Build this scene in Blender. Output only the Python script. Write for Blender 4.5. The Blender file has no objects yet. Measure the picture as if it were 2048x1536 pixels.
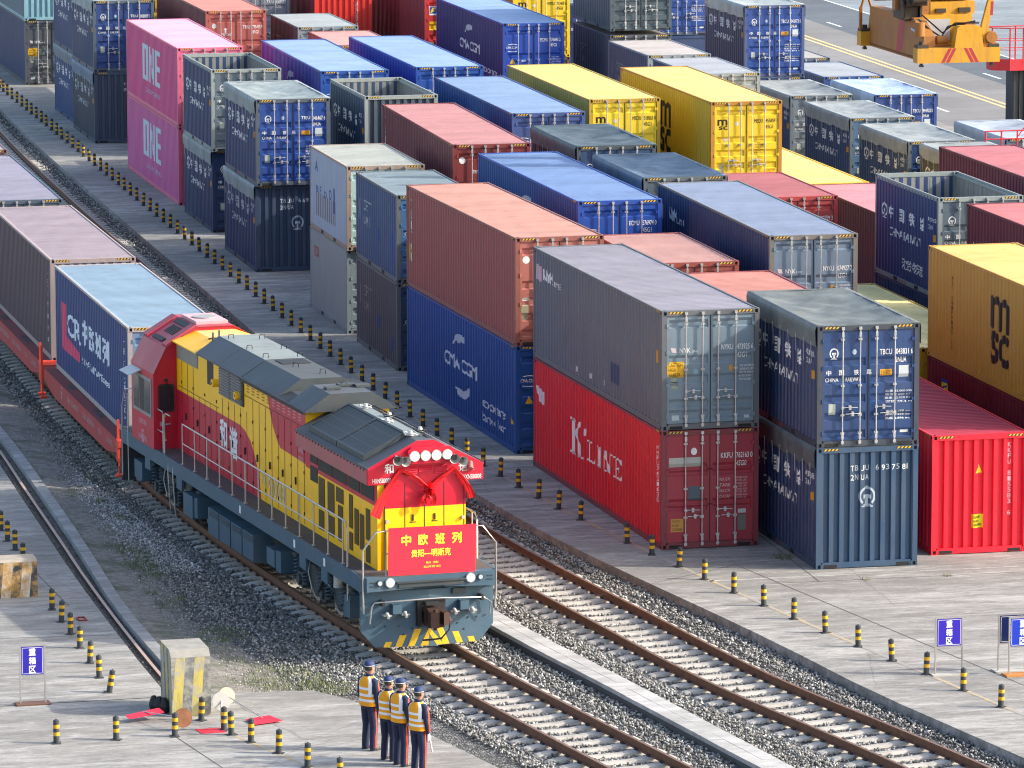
import bpy, math, random
import numpy as np
from mathutils import Vector, Matrix, noise
R = random.Random(7)
rad = math.radians
sc = bpy.context.scene
COL = sc.collection
# ---------------------------------------------------------------- camera
cam = bpy.data.cameras.new("camera")
camo = bpy.data.objects.new("camera", cam)
COL.objects.link(camo)
A_, P_, RL_ = -0.25096, 0.1588, 0.0013
fw = Vector((-math.sin(A_) * math.cos(P_), math.cos(A_) * math.cos(P_), -math.sin(P_)))
rt = Vector((math.cos(A_), math.sin(A_), 0))
dn = fw.cross(rt)
r2 = math.cos(RL_) * rt + math.sin(RL_) * dn
d2 = -math.sin(RL_) * rt + math.cos(RL_) * dn
camo.matrix_world = Matrix(((r2.x, -d2.x, -fw.x, -33.89732), (r2.y, -d2.y, -fw.y, -117.80185), (r2.z, -d2.z, -fw.z, 23.67495), (0, 0, 0, 1)))
cam.sensor_width = 36.0
cam.lens = 10378.17 / 2048 * 36.0
cam.clip_start = 1.0
cam.clip_end = 3000
sc.camera = camo
# ---------------------------------------------------------------- light
SUN_EL, SUN_AZ = 29.0, -19.5            # azimuth measured from +X towards +Y
w = bpy.data.worlds.new("World"); sc.world = w; w.use_nodes = True
nt = w.node_tree; bg = nt.nodes["Background"]
sky = nt.nodes.new("ShaderNodeTexSky"); sky.sky_type = 'NISHITA'; sky.sun_disc = False
sky.sun_elevation = rad(SUN_EL); sky.sun_rotation = rad(90 - SUN_AZ)
sky.air_density = 1.0; sky.dust_density = 3.0; sky.ozone_density = 0.5; sky.altitude = 0
nt.links.new(sky.outputs[0], bg.inputs[0]); bg.inputs[1].default_value = 0.15
sl = bpy.data.lights.new("sun", 'SUN'); sl.energy = 2.5; sl.angle = rad(0.6); sl.color = (1.0, 0.93, 0.82)
so = bpy.data.objects.new("sun", sl); COL.objects.link(so)
sd = Vector((math.cos(rad(SUN_EL)) * math.cos(rad(SUN_AZ)), math.cos(rad(SUN_EL)) * math.sin(rad(SUN_AZ)), math.sin(rad(SUN_EL))))
so.rotation_euler = sd.to_track_quat('Z', 'Y').to_euler(); so.location = (60, -60, 60)
sc.view_settings.view_transform = 'Standard'; sc.view_settings.look = 'None'
sc.view_settings.exposure = 1.32; sc.view_settings.gamma = 1.0
sc.cycles.max_bounces = 5; sc.cycles.diffuse_bounces = 3; sc.cycles.glossy_bounces = 2
sc.cycles.transparent_max_bounces = 4; sc.cycles.use_denoising = True
sc.cycles.sample_clamp_indirect = 4.0; sc.cycles.filter_width = 1.1

# ---------------------------------------------------------------- materials
MATS = {}
def N(nt, t, **k):
    n = nt.nodes.new(t)
    for a, b in k.items(): setattr(n, a, b)
    return n
def base_mat(name, rough=0.6, metal=0.0):
    m = bpy.data.materials.new(name); m.use_nodes = True
    b = m.node_tree.nodes["Principled BSDF"]
    b.inputs["Roughness"].default_value = rough; b.inputs["Metallic"].default_value = metal
    return m, m.node_tree, b
def c4(c): return (c[0], c[1], c[2], 1)
def coords(nt, scale=(1, 1, 1), world=False, rnd=True):
    tc = N(nt, "ShaderNodeTexCoord")
    mp = N(nt, "ShaderNodeMapping"); mp.inputs["Scale"].default_value = scale
    if world:
        g = N(nt, "ShaderNodeNewGeometry"); nt.links.new(g.outputs["Position"], mp.inputs[0])
    else:
        nt.links.new(tc.outputs["Object"], mp.inputs[0])
        if rnd:
            oi = N(nt, "ShaderNodeObjectInfo"); mu = N(nt, "ShaderNodeMath", operation='MULTIPLY'); mu.inputs[1].default_value = 37.0
            nt.links.new(oi.outputs["Random"], mu.inputs[0])
            cb = N(nt, "ShaderNodeCombineXYZ"); nt.links.new(mu.outputs[0], cb.inputs[0]); nt.links.new(mu.outputs[0], cb.inputs[1])
            nt.links.new(cb.outputs[0], mp.inputs["Location"])
    return mp.outputs[0]
def noise_n(nt, vec, scale, detail=4, rough=0.6):
    n = N(nt, "ShaderNodeTexNoise"); n.inputs["Scale"].default_value = scale
    n.inputs["Detail"].default_value = detail; n.inputs["Roughness"].default_value = rough
    nt.links.new(vec, n.inputs["Vector"]); return n.outputs[0]
def ramp(nt, fac, stops):
    r = N(nt, "ShaderNodeValToRGB"); e = r.color_ramp.elements
    e[0].position, e[0].color = stops[0][0], c4(stops[0][1]); e[1].position, e[1].color = stops[-1][0], c4(stops[-1][1])
    for p, c in stops[1:-1]:
        x = e.new(p); x.color = c4(c)
    nt.links.new(fac, r.inputs[0]); return r.outputs[0]
def fmask(nt, fac, lo, hi):
    m = N(nt, "ShaderNodeMapRange"); m.inputs[1].default_value = lo; m.inputs[2].default_value = hi
    nt.links.new(fac, m.inputs[0]); return m.outputs[0]
def mix(nt, fac, a, b, mode='MIX'):
    m = N(nt, "ShaderNodeMix", data_type='RGBA', blend_type=mode)
    if isinstance(fac, (int, float)): m.inputs[0].default_value = fac
    else: nt.links.new(fac, m.inputs[0])
    for i, x in ((6, a), (7, b)):
        if isinstance(x, tuple): m.inputs[i].default_value = c4(x)
        else: nt.links.new(x, m.inputs[i])
    return m.outputs[2]
def mul(nt, a, k):
    m = N(nt, "ShaderNodeMath", operation='MULTIPLY')
    for i, x in ((0, a), (1, k)):
        if isinstance(x, (int, float)): m.inputs[i].default_value = x
        else: nt.links.new(x, m.inputs[i])
    return m.outputs[0]
def bump(nt, b, h, strength=0.3, dist=0.02):
    n = N(nt, "ShaderNodeBump"); n.inputs["Strength"].default_value = strength; n.inputs["Distance"].default_value = dist
    nt.links.new(h, n.inputs["Height"]); nt.links.new(n.outputs[0], b.inputs["Normal"])
def paint(name, col, wear=0.4, rust=0.25, rough=0.45, streak=(3, 3, .35), dirt=(.09, .075, .06), fade=(.5, .5, .5)):
    """weathered steel paint: chalky fading, vertical streaks, rust specks, grime"""
    if name in MATS: return MATS[name]
    m, nt, b = base_mat(name, rough)
    v = coords(nt); vs = coords(nt, streak)
    n1 = noise_n(nt, vs, 1.6, 5, .65); n2 = noise_n(nt, v, 9.0, 6, .75); n3 = noise_n(nt, v, 0.7, 3, .5)
    n4 = noise_n(nt, coords(nt, (6, 6, .5)), 2.2, 6, .7)
    faded = tuple(c * .8 + f * .09 for c, f in zip(col, fade))
    c = mix(nt, mul(nt, fmask(nt, n3, .35, .75), wear), tuple(col), faded)
    c = mix(nt, mul(nt, fmask(nt, n1, .48, .8), wear * .8), c, dirt)
    c = mix(nt, mul(nt, fmask(nt, n4, .58, .72), rust * .85), c, (.16, .075, .04))
    c = mix(nt, mul(nt, fmask(nt, n2, .63, .70), rust), c, (.13, .055, .03))
    nt.links.new(c, b.inputs["Base Color"])
    nt.links.new(fmask(nt, n1, .2, 1.4), b.inputs["Roughness"])
    b.inputs["Roughness"].default_value = rough
    rr = N(nt, "ShaderNodeMapRange"); rr.inputs[3].default_value = rough - .1; rr.inputs[4].default_value = rough + .2
    nt.links.new(n3, rr.inputs[0]); nt.links.new(rr.outputs[0], b.inputs["Roughness"])
    bump(nt, b, noise_n(nt, v, 1.6, 3, .5), .35, .05)
    MATS[name] = m; return m
def plain(name, col, rough=0.6, metal=0.0, var=0.25, scale=6.0, emit=0, spec=None):
    if name in MATS: return MATS[name]
    m, nt, b = base_mat(name, rough, metal)
    n1 = noise_n(nt, coords(nt), scale, 5, .7)
    c = mix(nt, mul(nt, fmask(nt, n1, .35, .7), var), tuple(col), tuple(x * .45 for x in col))
    nt.links.new(c, b.inputs["Base Color"])
    if emit:
        b.inputs["Emission Color"].default_value = c4(col); b.inputs["Emission Strength"].default_value = emit
    if spec is not None: b.inputs["Specular IOR Level"].default_value = spec
    MATS[name] = m; return m

# ---------------------------------------------------------------- mesh helpers
class MB:
    def __init__(s): s.v = []; s.f = []; s.m = []; s.sm = []
    def add(s, vs, fs, m=0, smooth=False):
        o = len(s.v); s.v += [tuple(p) for p in vs]; s.f += [tuple(i + o for i in f) for f in fs]
        s.m += [m] * len(fs); s.sm += [smooth] * len(fs); return s
    def box(s, x0, x1, y0, y1, z0, z1, m=0):
        return s.add([(x0, y0, z0), (x1, y0, z0), (x1, y1, z0), (x0, y1, z0), (x0, y0, z1), (x1, y0, z1), (x1, y1, z1), (x0, y1, z1)],
                     [(0, 3, 2, 1), (4, 5, 6, 7), (0, 1, 5, 4), (1, 2, 6, 5), (2, 3, 7, 6), (3, 0, 4, 7)], m)
    def prism(s, poly, ax, a, b, m=0):
        """poly in the two other axes, extruded along ax from a to b"""
        def P(p, t): return {'x': (t, p[0], p[1]), 'y': (p[0], t, p[1]), 'z': (p[0], p[1], t)}[ax]
        n = len(poly); vs = [P(p, a) for p in poly] + [P(p, b) for p in poly]
        fs = [tuple(range(n)), tuple(range(2 * n - 1, n - 1, -1))] + [(i, (i + 1) % n, n + (i + 1) % n, n + i) for i in range(n)]
        return s.add(vs, fs, m)
    def cyl(s, p, q, r, n=10, m=0, r2=None, cap=True, smooth=True):
        p = Vector(p); q = Vector(q); d = (q - p).normalized(); r2 = r if r2 is None else r2
        u = d.orthogonal().normalized(); w_ = d.cross(u)
        vs = []
        for c, rr in ((p, r), (q, r2)):
            for i in range(n):
                a = 2 * math.pi * i / n; vs.append(c + (u * math.cos(a) + w_ * math.sin(a)) * rr)
        s.add(vs, [(i, (i + 1) % n, n + (i + 1) % n, n + i) for i in range(n)], m, smooth)
        if cap: s.add(vs, [tuple(range(n - 1, -1, -1)), tuple(range(n, 2 * n))], m)
        return s
    def tube(s, pts, r, n=6, m=0, closed=False):
        pts = [Vector(p) for p in pts]; rings = []
        for i, p in enumerate(pts):
            a = pts[i - 1] if (i or closed) else p; b = pts[(i + 1) % len(pts)] if (i < len(pts) - 1 or closed) else p
            d = (b - a).normalized(); up = Vector((0, 0, 1)) if abs(d.z) < .9 else Vector((0, 1, 0))
            u = d.cross(up).normalized(); w_ = u.cross(d)
            rings.append([p + (u * math.cos(2 * math.pi * k / n) + w_ * math.sin(2 * math.pi * k / n)) * r for k in range(n)])
        return s.loft(rings, m, not closed, True, closed)
    def loft(s, rings, m=0, cap=True, smooth=True, closed=False):
        n = len(rings[0]); vs = [p for r_ in rings for p in r_]; fs = []; K = len(rings)
        for i in range(K if closed else K - 1):
            a = i * n; b = ((i + 1) % K) * n
            fs += [(a + j, a + (j + 1) % n, b + (j + 1) % n, b + j) for j in range(n)]
        s.add(vs, fs, m, smooth)
        if cap: s.add(rings[0], [tuple(range(n - 1, -1, -1))], m); s.add(rings[-1], [tuple(range(n))], m)
        return s
    def mesh(s, name="mesh"):
        me = bpy.data.meshes.new(name); me.from_pydata(s.v, [], s.f)
        k = max(s.m) + 1 if s.m else 1
        for i in range(k): me.materials.append(None)
        me.polygons.foreach_set("material_index", s.m); me.polygons.foreach_set("use_smooth", s.sm)
        me.update(); return me
CACHE = {}
def cached(key, fn):
    if key not in CACHE:
        r = fn(); CACHE[key] = r.mesh(str(key)) if isinstance(r, MB) else r
    return CACHE[key]
def obj(name, me, mats, parent=None, loc=None, rz=0, label=None, kind=None):
    if isinstance(me, MB): me = me.mesh(name)
    o = bpy.data.objects.new(name, me); COL.objects.link(o)
    if not isinstance(mats, (list, tuple)): mats = [mats]
    while len(me.materials) < len(mats) and me.users <= 1: me.materials.append(None)
    for i, s_ in enumerate(o.material_slots):
        s_.link = 'OBJECT'; s_.material = mats[min(i, len(mats) - 1)]
    if parent: o.parent = parent
    if loc: o.location = loc
    if rz: o.rotation_euler.z = rz
    if label: o['label'] = label
    if kind: o['kind'] = kind
    return o
def thing(name, label, cat, loc=(0, 0, 0), rz=0, group=None):
    o = bpy.data.objects.new(name, None); COL.objects.link(o); o.empty_display_size = .3
    o.location = loc; o.rotation_euler.z = rz; o['label'] = label; o['category'] = cat
    if group: o['group'] = group
    return o
def tag(o, label, cat, group=None):
    o['label'] = label; o['category'] = cat
    if group: o['group'] = group
    return o
def copy_tree(o, parent=None):
    c = o.copy(); COL.objects.link(c)
    if parent: c.parent = parent
    for ch in o.children: copy_tree(ch, c)
    return c
# ---------------------------------------------------------------- lettering
def text_mesh(s, bold=0.0, spacing=1.0, res=3, line=1.0):
    key = ('text', s, bold, spacing, line)
    if key in CACHE: return CACHE[key]
    cjk = any(ord(ch) > 0x2e80 for ch in s); lay = bold * (1 if cjk else .75); bold = 0
    cu = bpy.data.curves.new("t", 'FONT'); cu.body = s; cu.size = 1; cu.resolution_u = res; cu.offset = bold
    cu.space_character = spacing; cu.space_line = line; cu.fill_mode = 'FRONT'
    o = bpy.data.objects.new("t", cu); COL.objects.link(o)
    dg = bpy.context.evaluated_depsgraph_get(); me = bpy.data.meshes.new_from_object(o.evaluated_get(dg))
    vs = [tuple(v.co[:2]) for v in me.vertices]; fs = [tuple(p.vertices) for p in me.polygons]
    bpy.data.objects.remove(o); bpy.data.curves.remove(cu); bpy.data.meshes.remove(me)
    xs = [v[0] for v in vs] or [0, 1]; ys = [v[1] for v in vs] or [0, 1]
    x0, x1, y0, y1 = min(xs), max(xs), min(ys), max(ys); asp = max(1, (x1 - x0) / (y1 - y0 + 1e-9))
    vs = [((x - x0) / (x1 - x0 + 1e-9), (y - y0) / (y1 - y0 + 1e-9)) for x, y in vs]
    if lay:     # heavier weight: the same strokes laid a few times side by side
        V, F = [], []
        for k, (dx, dy) in enumerate(((-lay, 0), (lay, 0), (0, -lay), (0, lay))):
            o_ = len(V); V += [(x + dx / asp, y + dy, k) for x, y in vs]; F += [tuple(i + o_ for i in f) for f in fs]
        vs, fs = V, F
    CACHE[key] = (vs, fs); return vs, fs
def arc_poly(cx, cy, r0, r1, a0, a1, n=20):
    a = [rad(a0 + (a1 - a0) * i / n) for i in range(n + 1)]
    vs = [(cx + r1 * math.cos(t), cy + r1 * math.sin(t)) for t in a] + [(cx + r0 * math.cos(t), cy + r0 * math.sin(t)) for t in a]
    return vs, [(i, i + 1, n + 2 + i, n + 1 + i) for i in range(n)]
def shape(*polys):
    """join simple polygons (lists of points) and (vs,fs) pairs in a 0..1 box"""
    V, F = [], []
    for p in polys:
        if isinstance(p, tuple) and len(p) == 2 and isinstance(p[1], list) and p[1] and isinstance(p[1][0], tuple) and isinstance(p[1][0][0], int): vs, fs = p
        else: vs, fs = list(p), [tuple(range(len(p)))]
        o = len(V); V += vs; F += [tuple(i + o for i in f) for f in fs]
    return V, F
def rect(x0, y0, x1, y1): return [(x0, y0), (x1, y0), (x1, y1), (x0, y1)]
RAILLOGO = shape(arc_poly(.5, .55, .33, .44, -52, 232, 26), rect(.42, .18, .58, .5), rect(.3, .44, .7, .62), rect(.3, .1, .7, .19), rect(.2, .06, .8, .12), rect(.44, .96, .56, 1.02))
def SEG(s): return [tuple(p) for p in s]
CJKB = set()
def apply_2d(sh, mapf, w, h, cuts_u=(), cuts_v=()):
    """cut a flat shape at the given lines and map (u,v)->3D with mapf, so lettering follows the steel profile"""
    import bmesh
    vs, fs = sh; bm = bmesh.new(); bv = [bm.verts.new((p[0] * w, p[1] * h, p[2] if len(p) > 2 else 0)) for p in vs]
    for f in fs:
        try: bm.faces.new([bv[i] for i in f])
        except ValueError: pass
    for cu, ax in ((cuts_u, (1, 0, 0)), (cuts_v, (0, 1, 0))):
        L = w if ax[0] else h
        for c in cu:
            if 0 < c < L:
                bmesh.ops.bisect_plane(bm, geom=bm.verts[:] + bm.edges[:] + bm.faces[:], dist=1e-5, plane_co=(c, 0, 0) if ax[0] else (0, c, 0), plane_no=ax)
    bmesh.ops.triangulate(bm, faces=bm.faces[:])
    bm.verts.index_update()
    V = [v.co.copy() for v in bm.verts]; idx = {v: i for i, v in enumerate(bm.verts)}; out = MB()
    P = {}
    for f in bm.faces:      # evaluate each face with its own centre, so steps stay sharp
        c = f.calc_center_median(); ids = [idx[v] for v in f.verts]
        out.add([Vector(mapf(V[i].x, V[i].y, c.x, c.y)) - Vector((.0006, .0006, 0)) * V[i].z for i in ids], [tuple(range(len(ids)))])
    bm.free(); return out
# ================================================================= the setting
def interp(tab):
    xs = [p[0] for p in tab]; ys = [p[1] for p in tab]
    def f(t):
        if t <= xs[0]: return ys[0] + (t - xs[0]) * (ys[1] - ys[0]) / (xs[1] - xs[0])
        if t >= xs[-1]: return ys[-1] + (t - xs[-1]) * (ys[-1] - ys[-2]) / (xs[-1] - xs[-2])
        i = max(j for j in range(len(xs)) if xs[j] <= t); i = min(i, len(xs) - 2)
        p0 = ys[i - 1] if i else 2 * ys[0] - ys[1]; p3 = ys[i + 2] if i + 2 < len(ys) else 2 * ys[-1] - ys[-2]
        h = xs[i + 1] - xs[i]; m1 = (ys[i + 1] - p0) / (xs[i + 1] - (xs[i - 1] if i else xs[0] - h)); m2 = (p3 - ys[i]) / ((xs[i + 2] if i + 2 < len(xs) else xs[-1] + h) - xs[i])
        u = (t - xs[i]) / h; return (2 * u**3 - 3 * u**2 + 1) * ys[i] + (u**3 - 2 * u**2 + u) * h * m1 + (-2 * u**3 + 3 * u**2) * ys[i + 1] + (u**3 - u**2) * h * m2
    return f
XA = interp([(-40, -4.0), (-23, -6.30), (-17, -7.18), (-10, -8.12), (0, -9.0), (10, -9.5), (20, -9.52), (30, -9.33), (40, -9.05), (53, -8.65), (75, -7.5), (95, -6.3), (130, -4.0), (170, -1)])
XB = interp([(-40, 1.4), (-23, -.84), (-14.5, -2.36), (-7, -3.15), (0, -3.82), (6, -4.2), (12, -4.38), (20, -4.38), (30, -4.22), (42, -3.86), (56, -3.5), (73, -2.95), (92, -2.15), (130, .2), (170, 3)])
CURB = interp([(-40, 3.2), (-22.8, .97), (-16.3, 0.0), (-12.1, -.4), (-8.8, -.75), (-2.1, -1.6), (2, -2.05), (6.5, -2.36), (12, -2.58), (20, -2.6), (33.5, -2.47), (45.6, -2.08), (60.7, -1.6), (76, -1.08), (91.5, -.5), (130, 1.6), (170, 4.4)])
YEL = interp([(-40, 5.4), (-18.3, 2.08), (-13.4, 1.34), (-8.6, .63), (-3.7, -.01), (1.1, -.54), (5.9, -.98), (10.8, -1.24), (16, -1.36), (20.8, -1.36), (25.6, -1.29), (32.2, -1.12), (40.4, -.88), (51.9, -.53), (60, -.27), (70, .05), (81.3, .44), (92.7, .81), (104, 1.17), (112, 1.44), (170, 5)])
STL = interp([(-40, -14.2), (-10, -13.98), (-3.7, -13.93), (4.9, -13.5), (11.5, -13.22), (20, -12.92), (60, -12.2), (170, -6)])   # strip left edge
def concrete(name, c1, c2, sc=1.0, stain=.5, stretch=(.25, 1, 1)):
    m, nt, b = base_mat(name, .85); v = coords(nt, (1, 1, 1), True)
    n1 = noise_n(nt, coords(nt, stretch, True), .55 * sc, 8, .68); n2 = noise_n(nt, v, 9 * sc, 5, .7); n3 = noise_n(nt, v, .12 * sc, 4, .55); n4 = noise_n(nt, coords(nt, (.5, 3, 1), True), 2.2, 7, .75)
    n5 = noise_n(nt, coords(nt, (.12, .9, 1), True), 1.1, 6, .7); n6 = noise_n(nt, v, 30 * sc, 3, .8)
    c = mix(nt, fmask(nt, n1, .40, .60), c1, c2)
    c = mix(nt, mul(nt, fmask(nt, n5, .5, .68), .5 * min(1, stain * 1.6)), c, tuple(min(1, x * 1.28) for x in c2)); c = mix(nt, mul(nt, fmask(nt, n6, .45, .75), .3), c, tuple(x * .6 for x in c1))
    c = mix(nt, mul(nt, fmask(nt, n3, .42, .6), .6), c, tuple(x * .68 for x in c1)); n7 = noise_n(nt, coords(nt, (.22, .8, 1), True), 2.6, 9, .85); c = mix(nt, mul(nt, fmask(nt, n7, .49, .56), .75 * min(1, stain * 1.6)), c, tuple(x * .62 for x in c1)); c = mix(nt, mul(nt, fmask(nt, n7, .46, .40), .55 * min(1, stain * 1.6)), c, tuple(min(1, x * 1.35) for x in c2))
    c = mix(nt, mul(nt, fmask(nt, n4, .52, .66), stain), c, tuple(x * .55 for x in c1))
    c = mix(nt, mul(nt, fmask(nt, n2, .55, .75), .35), c, tuple(min(1, x * 1.5) for x in c2))
    # slab joints and fine cracks
    vo = N(nt, "ShaderNodeTexVoronoi", feature='DISTANCE_TO_EDGE'); vo.inputs["Scale"].default_value = .16
    wn = N(nt, "ShaderNodeTexNoise"); wn.inputs["Scale"].default_value = 1.5; nt.links.new(v, wn.inputs["Vector"])
    wv = mix(nt, .06, v, wn.outputs[1], 'LINEAR_LIGHT'); nt.links.new(wv, vo.inputs["Vector"])
    cr = N(nt, "ShaderNodeMath", operation='LESS_THAN'); cr.inputs[1].default_value = .0022; nt.links.new(vo.outputs[0], cr.inputs[0])
    c = mix(nt, mul(nt, cr.outputs[0], .3), c, (.05, .047, .042))
    nt.links.new(c, b.inputs["Base Color"]); bump(nt, b, n2, .25, .01); return m
M_CON = concrete("yard_concrete", (.245, .237, .22), (.355, .348, .328), 1.0, .6)
M_CON2 = concrete("kerb_concrete", (.25, .25, .25), (.36, .36, .355), 2.2, .4, (1, 1, 1))
def ground_strip(name, fl, fr, y0, y1, z, mat, n=60, skirt=None, label=None):
    mb = MB(); vs = []
    for i in range(n + 1):
        y = y0 + (y1 - y0) * i / n; a, b_ = fl(y), fr(y); vs += [(a, y, z), (b_, y, z)]
    mb.add(vs, [(2 * i, 2 * i + 1, 2 * i + 3, 2 * i + 2) for i in range(n)])
    if skirt:
        for side, zb in skirt:
            vs = []
            for i in range(n + 1):
                y = y0 + (y1 - y0) * i / n; x = fl(y) if side == 'l' else fr(y); vs += [(x, y, z), (x, y, zb)]
            mb.add(vs, [(2 * i, 2 * i + 1, 2 * i + 3, 2 * i + 2) for i in range(n)])
    return obj(name, mb, mat, kind='structure')
# base terrain to the horizon
M_FAR = concrete("far_ground", (.20, .21, .215), (.27, .285, .295), .5, .3)
obj("ground", MB().box(-900, 900, -400, 1800, -1.0, -.45), M_FAR, kind='structure')
ground_strip("container_yard", CURB, lambda y: 37.8 + .042 * (y - 94), -60, 340, 0, M_CON, 160, [('l', -.5)])
# the road far right
def road_x(c): return lambda y: c + .042 * (y - 94)
M_ASP = concrete("pale_asphalt", (.19, .185, .18), (.235, .23, .225), .6, .2)
M_ASP2 = concrete("dark_road_band", (.085, .105, .125), (.115, .135, .155), .6, .25)
M_PLZ = concrete("far_concrete", (.19, .225, .25), (.30, .34, .36), .6, .35, (.3, 1.4, 1))
ground_strip("road", road_x(37.8), road_x(45.1), -60, 340, .0, M_ASP, 20)
ground_strip("road_lane", road_x(45.1), road_x(49.2), -60, 340, .0, M_ASP2, 20)  # darker blue-grey band along the road
ground_strip("plaza", road_x(49.2), lambda y: 400, -60, 340, .0, M_PLZ, 20)
WP = plain("road_white", (.72, .73, .74), .6, 0, .3, 4); YP = plain("road_yellow", (.74, .52, .22), .6, 0, .3, 4)
mk = MB()
def stripe(mb, c, wd, y0, y1, m, z=.005):
    f = road_x(c); mb.add([(f(y0) - wd / 2, y0, z), (f(y0) + wd / 2, y0, z), (f(y1) + wd / 2, y1, z), (f(y1) - wd / 2, y1, z)], [(0, 1, 2, 3)], m)
for c_ in (42.2, 42.62): stripe(mk, c_, .17, -50, 330, 1)
stripe(mk, 49.1, .14, -50, 330, 0)
for k in range(-6, 30): stripe(mk, 45.7, .16, 88 + k * 9.0 - 1.2, 88 + k * 9.0 + 1.4, 0); stripe(mk, 39.3, .15, 92 + k * 9.0, 92 + k * 9.0 + 2.4, 0)
obj("road_markings", mk, [WP, YP], kind='structure')
# faded yard paint: yellow line along the bollards, white bay lines
M_YL = None
def worn(name, col, lo=.42, hi=.56, back=(.27, .26, .245)):
    m, nt, b = base_mat(name, .85); n = noise_n(nt, coords(nt, (1, 1, 1), True), 4.0, 7, .75)
    n2 = noise_n(nt, coords(nt, (1, 1, 1), True), .3, 3, .5)
    mx = mix(nt, fmask(nt, n, lo, hi), col, back); mx = mix(nt, fmask(nt, n2, .45, .6), mx, back); nt.links.new(mx, b.inputs["Base Color"]); return m
M_YL = worn("worn_yellow", (.45, .33, .14)); M_WL = worn("worn_white", (.5, .5, .49))
ground_strip("yellow_line", lambda y: YEL(y) - .02 + .04, lambda y: YEL(y) + .14, -40, 130, .004, M_YL, 140)
wl = MB()
for i, (y, x0, x1) in enumerate([(-.4, -.4, 6), (2.6, -.6, 0), (12.95, -1.6, 4), (27.3, -1.0, 3), (34.9, -1.0, 2), (35.25, -1.0, 2), (49.2, -.6, 4), (67.3, -.2, 4), (82.2, .2, 6), (86.5, .5, 5), (113.0, 1, 9), (104, 1.2, 3), (-4.0, 0, 12), (-9.2, 3, 14), (56.8, -.5, 3)]):
    wl.add([(x0, y, .004), (x1, y - .02 * (x1 - x0), .004), (x1, y - .02 * (x1 - x0) + .12, .004), (x0, y + .12, .004)], [(0, 1, 2, 3)])
obj("bay_lines", wl, M_WL, kind='structure')
jn = MB()
for (x0, y0, x1, y1) in [(1.2, -2.2, 3.2, -16), (1.3, -4.6, 14, -4.9), (-3.0, -5.0, 1.2, -2.2), (2.5, -4.6, 2.9, 2)]:
    dx, dy = x1 - x0, y1 - y0; l = math.hypot(dx, dy); px, py = -dy / l * .012, dx / l * .012
    jn.add([(x0 - px, y0 - py, .004), (x1 - px, y1 - py, .004), (x1 + px, y1 + py, .004), (x0 + px, y0 + py, .004)], [(0, 1, 2, 3)])
yl2 = MB()
for (x0, y0, x1, y1) in [(-13.85, -16.9, -12.45, -21.9), (-12.45, -21.9, -11.9, -24)]: yl2.add([(x0, y0, .004), (x1, y1, .004), (x1 + .1, y1, .004), (x0 + .1, y0, .004)], [(0, 1, 2, 3)])
obj("apron_yellow_line", yl2, M_YL, kind='structure')
for (x0, y0, x1, y1) in [(-15.0, -16.7, -14.3, -22), (-17.5, 11, -15.0, 1.5), (-15.0, 1.5, -14.9, -3), (-18.5, 4.2, -14.1, 3.0), (-19, -6.0, -14.5, -6.4), (-1.4, 3, 0, 2.9), (3.2, -16, 4.2, -24), (-1.9, 18, 0, 18), (-1.5, 42, 1, 42)]:
    dx, dy = x1 - x0, y1 - y0; l = math.hypot(dx, dy); px, py = -dy / l * .01, dx / l * .01
    jn.add([(x0 - px, y0 - py, .0045), (x1 - px, y1 - py, .0045), (x1 + px, y1 + py, .0045), (x0 + px, y0 + py, .0045)], [(0, 1, 2, 3)])
obj("slab_joints", jn, plain("joint_tar", (.07, .065, .06), .9), kind='structure')
# left apron in front of the ballast and left of the crane rail
ap = MB(); edge = [(-13.9, -11.0), (-13.9, -12.9), (-12.6, -12.95), (-11.4, -13.1), (-10.9, -14.0), (-10.45, -15.3), (-10.0, -17.6), (-9.3, -21.2), (-8.2, -27), (-5.6, -40), (-4.5, -60)]
top = edge + [(-60, -60), (-60, 300), (-14.6 + 6, 300)]
# the apron is laid as strips so that its edges can follow the trench
TRL = interp([(-40, -14.6), (-10.7, -14.44), (-6, -14.36), (.6, -14.18), (5, -14.0), (12, -13.72), (20, -13.4), (60, -12.7), (170, -6.5)])
ground_strip("left_apron", lambda y: -80, TRL, -12.95, 300, 0, M_CON, 80, [('r', -.5)])
ap.add([(x, y, 0) for x, y in edge[1:]] + [(-80, -60, 0), (-80, -12.95, 0)], [tuple(range(len(edge) + 1))][::1])
for (a, b_) in zip(edge[1:], edge[2:]): ap.add([(a[0], a[1], 0), (b_[0], b_[1], 0), (b_[0], b_[1], -.5), (a[0], a[1], -.5)], [(0, 1, 2, 3)])
obj("front_apron", ap, M_CON, kind='structure')
ground_strip("kerb_strip", STL, lambda y: STL(y) + .27, -12.9, 200, .03, M_CON2, 80, [('l', -.5), ('r', -.3)])
jt = MB()
for k in range(40):
    y = -12 + k * 1.9; jt.add([(STL(y), y, .034), (STL(y) + .27, y + .02, .034), (STL(y) + .27, y + .04, .034), (STL(y), y + .02, .034)], [(0, 1, 2, 3)])
obj("kerb_joints", jt, plain("joint_tar", (.07, .065, .06), .9), kind='structure')
# trench floor
M_SOIL, nt, b = base_mat("trench_dirt", .95); n1 = noise_n(nt, coords(nt, (1, 1, 1), True), 14, 6, .8)
nt.links.new(ramp(nt, n1, [(.35, (.03, .027, .024)), (.55, (.13, .12, .105)), (.75, (.26, .245, .225))]), b.inputs["Base Color"]); bump(nt, b, n1, .8, .05)
ground_strip("trench_floor", lambda y: TRL(y) - .05, lambda y: STL(y) + .02, -13.5, 200, -.12, M_SOIL, 60)
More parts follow.
